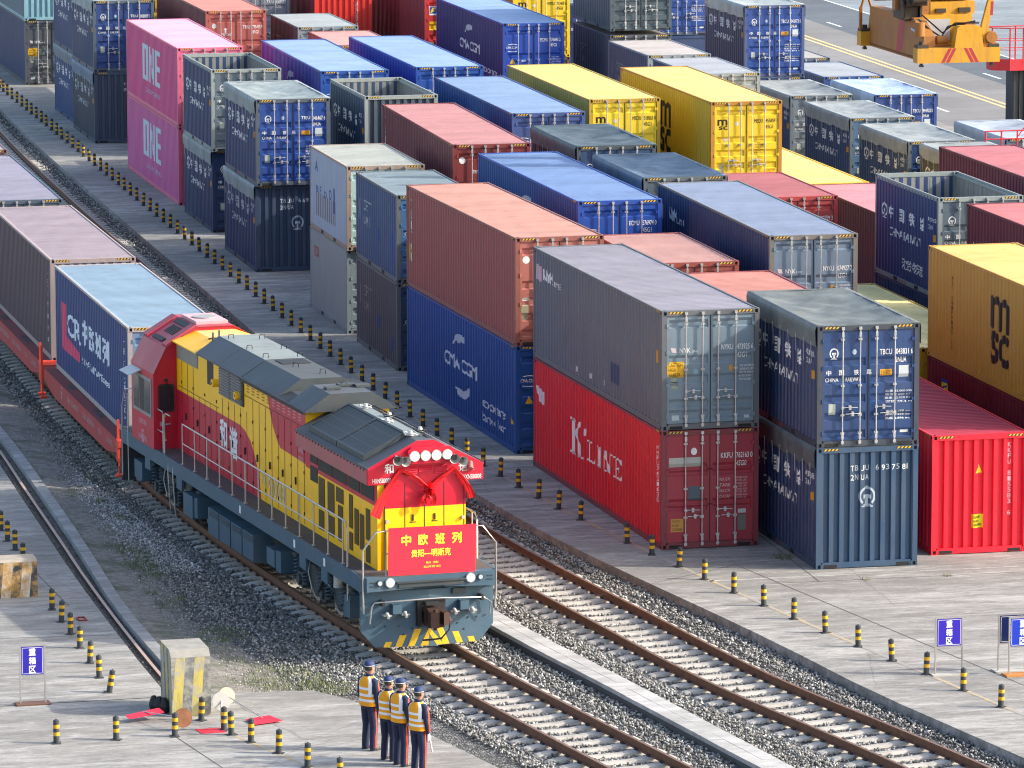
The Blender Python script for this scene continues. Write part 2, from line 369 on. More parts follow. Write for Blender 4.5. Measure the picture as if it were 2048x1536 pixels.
# ballast bed (stones are modelled on top) and dirt verge
M_BAL, nt, b = base_mat("ballast_bed", .95); v = coords(nt, (1, 1, 1), True)
vo = N(nt, "ShaderNodeTexVoronoi"); vo.inputs["Scale"].default_value = 15; nt.links.new(v, vo.inputs["Vector"])
vd = N(nt, "ShaderNodeTexVoronoi", feature='DISTANCE_TO_EDGE'); vd.inputs["Scale"].default_value = 15; nt.links.new(v, vd.inputs["Vector"])
sp = N(nt, "ShaderNodeSeparateColor"); nt.links.new(vo.outputs["Color"], sp.inputs[0])
c = ramp(nt, sp.outputs[0], [(0, (.045, .048, .046)), (.5, (.11, .112, .108)), (1, (.27, .265, .25))])
c = mix(nt, fmask(nt, vd.outputs[0], 0, .05), (.012, .012, .012), c); nt.links.new(c, b.inputs["Base Color"]); bump(nt, b, vd.outputs[0], 1.0, .08)
ground_strip("ballast_bed", lambda y: STL(y) + .3 if y > -12.9 else -14, lambda y: CURB(y) + .02, -60, 300, -.235, M_BAL, 160)
M_DIRT, nt, b = base_mat("dirt_verge", .95); v = coords(nt, (1, 1, 1), True)
n1 = noise_n(nt, v, 7, 8, .8); n2 = noise_n(nt, v, .8, 4, .6); n3 = noise_n(nt, v, 24, 4, .7)
c = ramp(nt, n1, [(.3, (.10, .09, .075)), (.5, (.22, .205, .18)), (.7, (.38, .37, .34))]); c = mix(nt, mul(nt, fmask(nt, n2, .5, .62), .6), c, (.07, .085, .04)); nt.links.new(c, b.inputs["Base Color"]); bump(nt, b, n3, .9, .04)
vr = MB(); vs = []; ny, nx = 120, 14
for i in range(ny + 1):
    y = -13.0 + 60 * i / ny; wv = 1.75 + .35 * noise.noise(Vector((y * .35, 1, 0))) + max(0, min(1.3, (-5 - y) * .17))
    for j in range(nx + 1):
        u = j / nx; x = STL(y) + .25 + wv * u; vs.append((x, y, -.03 - .26 * u ** 1.5 + .035 * noise.noise(Vector((x * 2.5, y * 2.5, 0)))))
k = nx + 1
vr.add(vs, [(i * k + j, i * k + j + 1, (i + 1) * k + j + 1, (i + 1) * k + j) for i in range(ny) for j in range(nx)], 0, True)
obj("dirt_verge", vr, M_DIRT, kind='structure')
# drain cover walkway between the tracks
GUT = lambda y: XA(y) + (XB(y) - XA(y)) * .5
M_GUT = concrete("cover_slabs", (.36, .355, .34), (.48, .475, .46), 3, .3, (1, 1, 1))
gl = interp([(-40, -2.2), (-21.6, -4.42), (-17.7, -4.88), (-13.1, -5.42), (-9.8, -5.85), (-7.5, -6.1), (0, -6.75), (10, -7.2), (20, -7.25), (53, -6.3), (95, -4.4), (170, 1)])
mb = MB(); pos = -38.0
while pos < 120:
    for s_, (a, b_) in enumerate(((0, .31), (.318, .64))):
        dz = R.uniform(-.004, .004); L_ = .62
        mb.add([(gl(pos) + a, pos, dz), (gl(pos) + b_, pos, dz), (gl(pos + L_) + b_, pos + L_, dz), (gl(pos + L_) + a, pos + L_, dz), (gl(pos) + a, pos, -.09), (gl(pos) + b_, pos, -.09), (gl(pos + L_) + b_, pos + L_, -.09), (gl(pos + L_) + a, pos + L_, -.09)],
               [(0, 1, 2, 3), (0, 4, 5, 1), (1, 5, 6, 2), (2, 6, 7, 3), (3, 7, 4, 0)])
    pos += .632
obj("drain_cover_walkway", mb, M_GUT, kind='structure')
ground_strip("drain_wall", lambda y: gl(y) + .02, lambda y: gl(y) + .62, -38, 120, -.02, plain("wall_dark", (.1, .1, .095), .9), 100, [('l', -.3), ('r', -.3)])
# ---------------------------------------------------------------- tracks
M_RAIL, nt, b = base_mat("rusty_rail", .65, .2); n1 = noise_n(nt, coords(nt, (1, 1, 1), True), 6, 6, .8)
nt.links.new(ramp(nt, n1, [(.3, (.09, .042, .026)), (.55, (.17, .075, .04)), (.8, (.24, .12, .065))]), b.inputs["Base Color"])
M_HEAD = plain("rail_head", (.26, .15, .10), .45, .35, .6, 4)
M_HEADP = plain("rail_head_polished", (.42, .42, .43), .3, .8, .2, 4)
RAILP = [(-.073, -.176), (.073, -.176), (.073, -.166), (.012, -.145), (.012, -.05), (.036, -.038), (.036, 0), (-.036, 0), (-.036, -.038), (-.012, -.05), (-.012, -.145), (-.073, -.166)]
ZR = .03
def rail(path, off, y0, y1, step=1.0, zt=ZR):
    mb = MB(); rings = []; n = int((y1 - y0) / step)
    for i in range(n + 1):
        y = y0 + (y1 - y0) * i / n; dx = (path(y + .5) - path(y - .5)); l = math.hypot(dx, 1); nx_, ny_ = 1 / l, -dx / l
        cx = path(y) + nx_ * off; cy = y + ny_ * off; rings.append([(cx + nx_ * a, cy + ny_ * a, zt + b_) for a, b_ in RAILP])
    K = len(RAILP); vs = [p for r_ in rings for p in r_]; fs = []; ms = []
    for i in range(len(rings) - 1):
        for j in range(K): fs.append((i * K + j, i * K + (j + 1) % K, (i + 1) * K + (j + 1) % K, (i + 1) * K + j)); ms.append(1 if j == 6 else 0)
    mb.add(vs, fs); mb.m = ms; mb.add(rings[0], [tuple(range(K))]); return mb
def sleeper():
    mb = MB(); rings = []
    for x, hw, z in ((-1.3, .15, -.30), (-1.3, .14, -.225), (-1.22, .135, -.195), (-.92, .13, -.155), (-.58, .13, -.155), (-.3, .12, -.185), (.3, .12, -.185), (.58, .13, -.155), (.92, .13, -.155), (1.22, .135, -.195), (1.3, .14, -.225), (1.3, .15, -.30)):
        rings.append([(x, -hw - .03, -.34), (x, -hw, z - .012), (x, -hw + .03, z), (x, hw - .03, z), (x, hw, z - .012), (x, hw + .03, -.34)])
    mb.loft(rings, 0, True, True); 
    for x in (-.76, .76):
        for s_ in (-1, 1): mb.box(x + s_ * .09 - .03, x + s_ * .09 + .03, -.06, .06, -.17, -.12, 1); mb.cyl((x + s_ * .105, 0, -.13), (x + s_ * .105, 0, -.09), .014, 6, 1)
    return mb
M_SL, nt, b = base_mat("concrete_sleeper", .85); n1 = noise_n(nt, coords(nt), 3, 7, .75); n2 = noise_n(nt, coords(nt), 16, 3, .6)
c = ramp(nt, n1, [(.3, (.25, .237, .215)), (.6, (.43, .405, .365))]); c = mix(nt, mul(nt, fmask(nt, n2, .6, .7), .4), c, (.12, .10, .08)); nt.links.new(c, b.inputs["Base Color"])
M_CLIP = plain("rail_clip", (.05, .04, .035), .7, .3)
def track(path, label, y0, y1, polished, v0, near):
    t = thing("railway_track", label, "railway track", (0, 0, 0), 0, "railway tracks")
    for s_ in (-1, 1): obj("rail", rail(path, s_ * .7535, y0, y1), [M_RAIL, M_HEADP if polished else M_HEAD], t)
    me = cached('sleeper', sleeper); y = v0; cnt = 0; rest = MB()
    sm = sleeper()
    k = 0
    ys = []
    while y < y1: ys.append(y); y += .6
    order = sorted(ys, key=near)[:97]; chosen = set(order)
    for y in ys:
        dx = path(y + .5) - path(y - .5); a = math.atan2(-dx, 1)
        jx, ja = R.uniform(-.02, .02), R.uniform(-.008, .008)
        if y in chosen: obj("sleeper", me, [M_SL, M_CLIP], t, (path(y) + jx, y, 0), a + ja)
        else:
            ca, sa = math.cos(a), math.sin(a); rest.add([(path(y) + p[0] * ca - p[1] * sa, y + p[0] * sa + p[1] * ca, p[2]) for p in sm.v], sm.f); rest.m[-len(sm.m):] = sm.m
    o = obj("sleepers", rest, [M_SL, M_CLIP], t); o['kind'] = 'stuff'
    return t
track(XA, "track carrying the red and yellow locomotive and its container train", -30, 150, False, -29.8, lambda y: abs(y + 12) if y < 18 else y + 30)
track(XB, "empty rusty track between the train and the line of bollards", -32, 150, False, -31.6, lambda y: abs(y + 10) if y < 20 else 40 + y)
CRR = lambda y: TRL(y) + .2 + (STL(y) - TRL(y)) * .12
t = thing("crane_rail", "single thin rail sunk in the trench ending at the striped block", "rail"); obj("rail", rail(CRR, 0, -11.0, 120, 1.5, -.04), [M_RAIL, plain("crane_rail_head", (.44, .32, .27), .6, 0, .4)], t)
# ---------------------------------------------------------------- ballast stones
def stones(name, fx0, fx1, y0, y1, dens, smin, smax, z, mats, avoid=True, seed=1):
    rg = np.random.default_rng(seed); area_w = 12.0; n = int(dens * (y1 - y0) * area_w)
    ys = rg.uniform(y0, y1, n); yy = np.linspace(y0, y1, 200)
    a = np.interp(ys, yy, [fx0(t) for t in yy]); b_ = np.interp(ys, yy, [fx1(t) for t in yy])
    u = rg.uniform(0, 1, n); keep = rg.uniform(0, 1, n) < (b_ - a) / area_w; ys, a, b_, u = ys[keep], a[keep], b_[keep], u[keep]; xs = a + (b_ - a) * u
    zz = z + rg.uniform(-.03, .03, len(xs))
    if avoid:
        XAa = np.interp(ys, yy, [XA(t) for t in yy]); XBa = np.interp(ys, yy, [XB(t) for t in yy]); G = np.interp(ys, yy, [gl(t) for t in yy]) + .31
        m = np.abs(xs - G) > .36
        for X_, v0 in ((XAa, -29.8), (XBa, -31.6)):
            d = np.abs(xs - X_); ph = np.abs(((ys - v0 + .3) % .6) - .3)
            onsl = (d < 1.32) & (ph < .155); m &= ~onsl; m &= ~((np.abs(d - .7535) < .085))
            zz = np.where((d < 1.5), zz - .025, zz)
            zz = np.where((d >= 1.5) & (d < 1.9), zz + .02, zz)
        xs, ys, zz = xs[m], ys[m], zz[m]
    n = len(xs); s_ = rg.uniform(smin, smax, n)
    base = np.array([(1, 0, 0), (-1, 0, 0), (0, 1, 0), (0, -1, 0), (0, 0, 1), (0, 0, -1)], float)
    tri = np.array([(0, 2, 4), (2, 1, 4), (1, 3, 4), (3, 0, 4), (2, 0, 5), (1, 2, 5), (3, 1, 5), (0, 3, 5)])
    P = base[None] * rg.uniform(.6, 1.15, (n, 6, 1)) + rg.uniform(-.28, .28, (n, 6, 3)); P *= np.stack([s_ * rg.uniform(.8, 1.3, n), s_ * rg.uniform(.6, 1.0, n), s_ * rg.uniform(.5, .8, n)], 1)[:, None]
    q = rg.normal(size=(n, 4)); q /= np.linalg.norm(q, axis=1)[:, None]; w_, x, y, z_ = q.T
    Rm = np.stack([1 - 2 * (y * y + z_ * z_), 2 * (x * y - z_ * w_), 2 * (x * z_ + y * w_), 2 * (x * y + z_ * w_), 1 - 2 * (x * x + z_ * z_), 2 * (y * z_ - x * w_), 2 * (x * z_ - y * w_), 2 * (y * z_ + x * w_), 1 - 2 * (x * x + y * y)], 1).reshape(n, 3, 3)
    P = np.einsum('nij,nkj->nki', Rm, P) + np.stack([xs, ys, zz], 1)[:, None]
    me = bpy.data.meshes.new(name); me.vertices.add(n * 6); me.vertices.foreach_set("co", P.reshape(-1).astype(np.float32))
    F = (tri[None] + (np.arange(n) * 6)[:, None, None]).reshape(-1); me.loops.add(len(F)); me.loops.foreach_set("vertex_index", F.astype(np.int32))
    nf = n * 8; me.polygons.add(nf); me.polygons.foreach_set("loop_start", np.arange(0, nf * 3, 3, dtype=np.int32)); me.polygons.foreach_set("loop_total", np.full(nf, 3, dtype=np.int32))
    me.materials.append(None); me.update(); o = obj(name, me, mats); o['kind'] = 'stuff'; return o
def stone_mat(name, stops):
    m, nt, b = base_mat(name, .85); g = N(nt, "ShaderNodeNewGeometry"); c = ramp(nt, g.outputs["Random Per Island"], stops)
    n2 = noise_n(nt, coords(nt, (1, 1, 1), True), .5, 3, .6); c = mix(nt, mul(nt, fmask(nt, n2, .45, .7), .25), c, (.22, .20, .17)); nt.links.new(c, b.inputs["Base Color"]); return m
M_ST = stone_mat("ballast_stone", [(0, (.09, .09, .085)), (.4, (.17, .17, .162)), (.8, (.30, .295, .28)), (1, (.55, .54, .51))])
stones("ballast_gravel", lambda y: STL(y) + .55 + 1.9 * max(0, min(1, (9 - y) / 16)) + .25 * noise.noise(Vector((y * .8, 0, 3))) if y > -12.9 else max(XA(y) - 1.9, -11), lambda y: CURB(y) - .03, -26, 22, 240, .03, .058, -.205, M_ST, seed=1)
stones("far_ballast_gravel", lambda y: XB(y) - 2.2, lambda y: CURB(y) - .03, 22, 112, 150, .035, .06, -.2, M_ST, seed=2)
stones("left_ballast_gravel", lambda y: STL(y) + 1.2, lambda y: XA(y) + .8, 22, 50, 150, .03, .055, -.2, M_ST, seed=3)
stones("verge_rubble", lambda y: STL(y) + .3, lambda y: STL(y) + 2.6, -12.8, 22, 110, .010, .035, -.11, stone_mat("rubble_stone", [(0, (.12, .11, .10)), (.6, (.30, .29, .27)), (1, (.62, .61, .58))]), False, seed=4)
stones("pale_rubble_patch", lambda y: STL(y) + .85 + .07 * (8 - y), lambda y: STL(y) + 2.1 + .09 * (8 - y), 1.0, 14.5, 230, .015, .045, -.14, stone_mat("pale_stone", [(0, (.40, .38, .37)), (.6, (.60, .58, .57)), (1, (.8, .78, .77))]), False, seed=5)
stones("trench_rubble", lambda y: TRL(y) + .03, lambda y: STL(y) - .03, -11.5, 24, 90, .012, .035, -.11, stone_mat("trench_stone", [(0, (.06, .05, .045)), (1, (.22, .2, .18))]), False, seed=6)
# grass tufts
def grass(name, spots, seed=3):
    rg = random.Random(seed); mb = MB()
    for (cx, cy, r_, n) in spots:
        for i in range(n):
            a = rg.uniform(0, 6.28); d = r_ * math.sqrt(rg.random()); x = cx + d * math.cos(a); y = cy + d * math.sin(a) * 1.4; h = rg.uniform(.03, .11); b_ = rg.uniform(0, 6.28); wd = .007
            z = 0 if cx > -8 else -.12; t_ = rg.uniform(.2, .9) * h
            mb.add([(x - wd * math.sin(b_), y + wd * math.cos(b_), z), (x + wd * math.sin(b_), y - wd * math.cos(b_), z), (x + t_ * math.cos(b_), y + t_ * math.sin(b_), z + h)], [(0, 1, 2)])
    m, nt, b = base_mat("grass_blades", .7); g = N(nt, "ShaderNodeNewGeometry"); nt.links.new(ramp(nt, g.outputs["Random Per Island"], [(0, (.045, .085, .02)), (.6, (.11, .15, .045)), (1, (.26, .24, .10))]), b.inputs["Base Color"])
    o = obj(name, mb, m); o['kind'] = 'stuff'; return o
gs = [(STL(y) + .38 + R.random() * 1.6, y, R.uniform(.15, .4), 90) for y in [R.uniform(-12, 14) for _ in range(34)]]
gs += [(-11.6, -11.3, .9, 900), (-12.4, -12.3, .8, 700), (-11.0, -12.4, .6, 600), (-12.9, 9.5, .35, 350), (-12.4, 1.8, .5, 600), (-12.6, 4.0, .4, 350), (-12.0, -6.5, .6, 350)]
gs += [(2.55, -1.6, .25, 160), (3.6, -4.72, .1, 25), (5.6, -4.75, .1, 25), (9.4, -4.8, .12, 60)]
grass("grass", gs)
# ================================================================= containers
def lin(h):
    if len(h) == 3: h = ''.join(c * 2 for c in h)
    r, g, b = (int(h[i:i + 2], 16) / 255 for i in (0, 2, 4)); return tuple(c / 12.92 if c <= .04045 else ((c + .055) / 1.055) ** 2.4 for c in (r, g, b))
WHITE = lambda: plain("stencil_white", (.78, .78, .76), .6, 0, .25, 14)
def ink(h): return plain("stencil_" + h, lin(h), .55, 0, .2, 14)
def steel_pale(): return plain("galvanised_bar", (.55, .55, .55), .35, .5, .5, 12)
def sprof(L, pitch, dmax=.036, m=.13):
    n = max(1, round((L - 2 * m) / pitch)); p = (L - 2 * m) / n; out = [(m, .006)]
    for i in range(n):
        y = m + i * p
        out += [(y + .34 * p, .006), (y + .46 * p, dmax), (y + .86 * p, dmax), (y + p, .006)]
    return out
def prof_eval(pr, t):
    if t <= pr[0][0]: return pr[0][1]
    for (a, da), (b, db) in zip(pr, pr[1:]):
        if t <= b: return da + (db - da) * (t - a) / (b - a + 1e-9)
    return pr[-1][1]
def sheet(pr, x_of, z0, z1):
    mb = MB(); vs = []
    for y, d in pr: vs += [(x_of(d), y, z0), (x_of(d), y, z1)]
    return mb.add(vs, [(2 * i, 2 * i + 1, 2 * i + 3, 2 * i + 2) for i in range(len(pr) - 1)])
SIDE_PITCH = {True: .278, False: .29}
def side_prof(L): return sprof(L, SIDE_PITCH[L > 8], .038 if L > 8 else .036)
def end_prof(W):
    m, n = .11, 9; p = (W - 2 * m) / n; out = [(m, .006)]
    for i in range(n): x = m + i * p; out += [(x + .26 * p, .006), (x + .35 * p, .075), (x + .75 * p, .075), (x + .84 * p, .006), (x + p, .006)]
    return out
def side_wall(L, W, H, right, smooth_panel=False):
    pr = [(.13, .01), (L - .13, .01)] if smooth_panel else side_prof(L)
    f = (lambda d: W - d) if right else (lambda d: d)
    return sheet(pr, f, .15, H - .055)
def roof_steel(L, W, H, flat=False):
    mb = MB(); vs = []; n = int((L - .3) / (.21 if not flat else .42)); p = (L - .3) / n; d = .024 if not flat else .009
    pts = [(.09, 0)] + [q for i in range(n) for q in ((.15 + i * p + .3 * p, 0), (.15 + i * p + .45 * p, -d), (.15 + i * p + .75 * p, -d), (.15 + i * p + .9 * p, 0))] + [(L - .09, 0)]
    for y, z in pts:
        for x, s in ((.06, 0), (.12, 1), (W / 2, 1.0), (W - .12, 1), (W - .06, 0)):
            vs.append((x, y, H - .022 + z * s + (.008 if x == W / 2 else 0)))
    k = 5
    for i in range(len(pts) - 1):
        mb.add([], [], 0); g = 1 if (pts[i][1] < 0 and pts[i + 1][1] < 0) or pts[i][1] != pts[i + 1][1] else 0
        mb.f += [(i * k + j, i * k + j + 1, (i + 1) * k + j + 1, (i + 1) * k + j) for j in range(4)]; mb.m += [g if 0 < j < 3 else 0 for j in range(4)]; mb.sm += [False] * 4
    mb.v = vs; return mb
def frame(L, W, H, pockets, open_top):
    mb = MB(); t = .115
    for x0, x1, s in ((.004, .055, 0), (W - .055, W - .004, 1)):
        mb.box(x0, x1, .16, L - .16, .012, .15, 0)
        mb.box(x0, x1, .16, L - .16, H - .065, H - .004, 0)
        if open_top: mb.box(x0 + (.004 if not s else -.075), x1 + (.075 if not s else -.004), .16, L - .16, H - .13, H - .068, 0)
    for y0, y1 in ((.006, .12), (L - .12, L - .006)):
        for x0, x1 in ((.003, .125), (W - .125, W - .003)): mb.box(x0, x1, y0, y1, t, H - t, 0)
        mb.box(.16, W - .16, y0, y1, H - .125, H - .004, 0)
        mb.box(.16, W - .16, y0, y1, .02, .155, 0)
    # tunnel / fork pockets as dark openings
    for yc in ((L / 2 - 1.0, L / 2 + 1.0) if pockets else ()):
        for x in (.001, W - .006): mb.box(x, x + .005, yc - .17, yc + .17, .03, .135, 1)
    for x in (.2, W - .52): mb.box(x, x + .32, .002, .008, .028, .1, 1)
    mb.box(.06, W - .06, .12, L - .12, .08, .13, 1)
    return mb
def casting():
    mb = MB(); X, Y, Z = .162, .178, .118
    def holed(o, u, v, n, w, h, hw, hh):
        o, u, v, n = map(Vector, (o, u, v, n)); c = o + u * w / 2 + v * h / 2
        O = [o, o + u * w, o + u * w + v * h, o + v * h]; I = [c - u * hw - v * hh, c + u * hw - v * hh, c + u * hw + v * hh, c - u * hw + v * hh]
        B = [p - n * .03 for p in I]
        mb.add(O + I, [(i, (i + 1) % 4, 4 + (i + 1) % 4, 4 + i) for i in range(4)], 0)
        mb.add(I + B, [(i, (i + 1) % 4, 4 + (i + 1) % 4, 4 + i) for i in range(4)] + [(4, 5, 6, 7)], 1)
    holed((0, 0, 0), (1, 0, 0), (0, 0, 1), (0, -1, 0), X, Z, .036, .042); holed((X, Y, 0), (-1, 0, 0), (0, 0, 1), (0, 1, 0), X, Z, .036, .042)
    holed((0, Y, 0), (0, -1, 0), (0, 0, 1), (-1, 0, 0), Y, Z, .038, .03); holed((X, 0, 0), (0, 1, 0), (0, 0, 1), (1, 0, 0), Y, Z, .038, .03)
    holed((0, 0, Z), (1, 0, 0), (0, 1, 0), (0, 0, 1), X, Y, .03, .05)
    mb.add([(0, 0, 0), (X, 0, 0), (X, Y, 0), (0, Y, 0)], [(0, 3, 2, 1)], 0)
    return mb
def door_prof(H, kind):
    z0, z1 = .165, H - .135; h = z1 - z0
    if kind == 'cr': bands = [(.03, .07), (.19, .23), (.355, .395), (.525, .565), (.69, .73)]
    elif kind == 'nyk': bands = [(.05, .10), (.16, .2), (.38, .43), (.56, .61), (.9, .94)]
    elif kind == 'kline': bands = [(.30, .325), (.355, .38), (.63, .655), (.685, .71)]
    else: bands = [(.04, .08), (.2, .25), (.36, .41), (.53, .58), (.88, .92)]
    out = [(z0, .0)]
    for a, b in bands: out += [(z0 + (a - .012) * h, .0), (z0 + a * h, .034), (z0 + b * h, .034), (z0 + (b + .028) * h, .0)]
    return out + [(z1, .0)]
DY = .032
def door_panel(W, H, kind, right):
    mb = MB(); a, b = (.135, W / 2 - .012) if not right else (W / 2 + .012, W - .135)
    pr = door_prof(H, kind); vs = []
    xs = (a, a + .05, a + .06, b - .06, b - .05, b)
    for z, d in pr:
        for i, x in enumerate(xs): vs.append((x, DY + (d if 2 <= i <= 3 else 0), z))
    k = 6
    mb.add(vs, [(i * k + j, i * k + j + 1, (i + 1) * k + j + 1, (i + 1) * k + j) for i in range(len(pr) - 1) for j in range(k - 1)])
    z0, z1 = pr[0][0], pr[-1][0]
    for q in ((a - .01, a, z0 - .01, z1 + .01), (b, b + .01, z0 - .01, z1 + .01), (a, b, z0 - .012, z0), (a, b, z1, z1 + .012)):
        mb.box(q[0], q[1], DY - .004, DY + .03, q[2], q[3], 1)
    return mb
BARX = (.245, .415, .575, .755)
def lock_bar(H):
    mb = MB(); r = .017
    mb.cyl((0, -.026, .07), (0, -.026, H - .03), r, 8)
    for z in (.09, H - .1): mb.box(-.035, .035, -.05, .0, z, z + .07)
    for z in (.32, .75, H * .5, H - .35): mb.box(-.045, .045, -.032, DY - .002, z, z + .045)
    for z in (.2, H - .27): mb.box(-.028, .028, -.05, -.006, z, z + .12)
    return mb
def lock_handle(s):
    mb = MB(); mb.tube([(0, -.05, 0), (s * .1, -.062, .012), (s * .36, -.058, 0)], .011, 6)
    mb.box(s * .18 - .03, s * .18 + .03, -.06, DY, -.05, .05); mb.box(-.03, .03, -.055, -.02, -.03, .03)
    return mb
def hinge1(right):
    mb = MB(); mb.box(-.06 if right else -.02, .02 if right else .06, -.004, DY - .002, 0, .075)
    return mb.cyl((0, .002, -.012), (0, .002, .09), .014, 8)
def hazard(w, h, n, ax):
    mb = MB(); mb.box(0, w, -.0015, .001, 0, h, 0) if ax == 'y' else mb.box(-.0015, .001, 0, w, 0, h, 0)
    p = w / n
    for i in range(n):
        x = i * p + p * .05; q = [(x, .003), (x + p * .5, .003), (min(w, x + p * .5 + p * .42), h - .003), (min(w, x + p * .42), h - .003)]
        if ax == 'y': mb.add([(a, -.003, b) for a, b in q], [(0, 1, 2, 3)], 1)
        else: mb.add([(-.003, a, b) for a, b in q], [(0, 3, 2, 1)], 1)
    return mb
def tarp(L, W, H, seed, drape=.5, sag=.16):
    rr = random.Random(seed); mb = MB(); nx, ny = 22, 34
    prof = []
    for j in range(nx + 9):
        if j < 5: prof.append((-.022 - .004 * j, H - drape + drape * j / 5, 1))
        elif j > nx + 3: prof.append((W + .022, H - drape * (j - nx - 3) / 5, 1))
        else: prof.append((-.02 + (W + .04) * (j - 5) / (nx - 2), H + .012, 0))
    vs = []
    for i in range(ny + 1):
        y = .03 + (L - .06) * i / ny
        for j, (x, z, side) in enumerate(prof):
            nz = noise.noise(Vector((x * 1.3 + seed, y * .9, seed))) ; n2 = noise.noise(Vector((x * 5 + seed, y * 2.2 + x * 3, seed * 2)))
            if side:
                lo = 1 if (j == 0 or j == len(prof) - 1) else 0
                zz = z + lo * (noise.noise(Vector((y * 1.7, seed, 0))) * .1 + (-.14 if i > ny * .1 and i < 3 else 0)) + (.12 if lo and i > ny - 2 else 0)
                vs.append((x + (-1 if x < 0 else 1) * (.012 + .02 * abs(n2) * (1.2 if lo else .6)), y, zz))
            else:
                u = x / W; k = max(0, math.sin(math.pi * min(1, max(0, u)))) ** .6; e = math.sin(math.pi * i / ny) ** .45
                wr = (math.sin((y * 5.5 + x * 3.4 + nz * 4)) * .018 + math.sin(y * 9 - x * 6 + nz * 7) * .01) * k
                vs.append((x, y, z - sag * k * e * (1 + .5 * nz) + n2 * .02 * k * e + wr * e))
    k = len(prof)
    mb.add(vs, [(i * k + j, i * k + j + 1, (i + 1) * k + j + 1, (i + 1) * k + j) for i in range(ny) for j in range(k - 1)], 0, True)
    mb.add([(-.02, .03, H + .01), (W + .02, .03, H + .01), (W + .02, .028, H - .03), (-.02, .028, H - .03)], [(3, 2, 1, 0)], 0)
    return mb
def strap(H, seed):
    rr = random.Random(seed); z = H - .46
    return MB().tube([(-.045, 0, z + .06), (-.04, rr.uniform(-.03, .03), z - .15), (-.02, rr.uniform(-.06, .06), z - .35 - rr.random() * .2)], .007, 4)
DARK = lambda: plain("dark_gap", (.012, .012, .013), .8, 0, .2)
RUB = lambda: plain("door_gasket", (.02, .02, .022), .7, 0, .2)
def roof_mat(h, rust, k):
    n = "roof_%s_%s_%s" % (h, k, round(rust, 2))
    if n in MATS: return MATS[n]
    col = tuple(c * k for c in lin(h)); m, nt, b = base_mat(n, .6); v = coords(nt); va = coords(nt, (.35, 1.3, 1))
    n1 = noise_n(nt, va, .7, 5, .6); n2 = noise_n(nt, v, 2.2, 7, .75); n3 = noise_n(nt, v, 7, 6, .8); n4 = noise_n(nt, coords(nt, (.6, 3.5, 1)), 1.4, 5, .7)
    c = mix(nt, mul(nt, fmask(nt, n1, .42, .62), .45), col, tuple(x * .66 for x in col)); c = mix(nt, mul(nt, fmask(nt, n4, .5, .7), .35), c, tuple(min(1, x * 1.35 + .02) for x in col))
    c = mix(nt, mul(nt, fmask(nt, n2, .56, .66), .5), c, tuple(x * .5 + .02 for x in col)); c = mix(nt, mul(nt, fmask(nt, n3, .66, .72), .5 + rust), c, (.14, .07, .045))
    nt.links.new(c, b.inputs["Base Color"]); bump(nt, b, n2, .3, .04); MATS[n] = m; return m
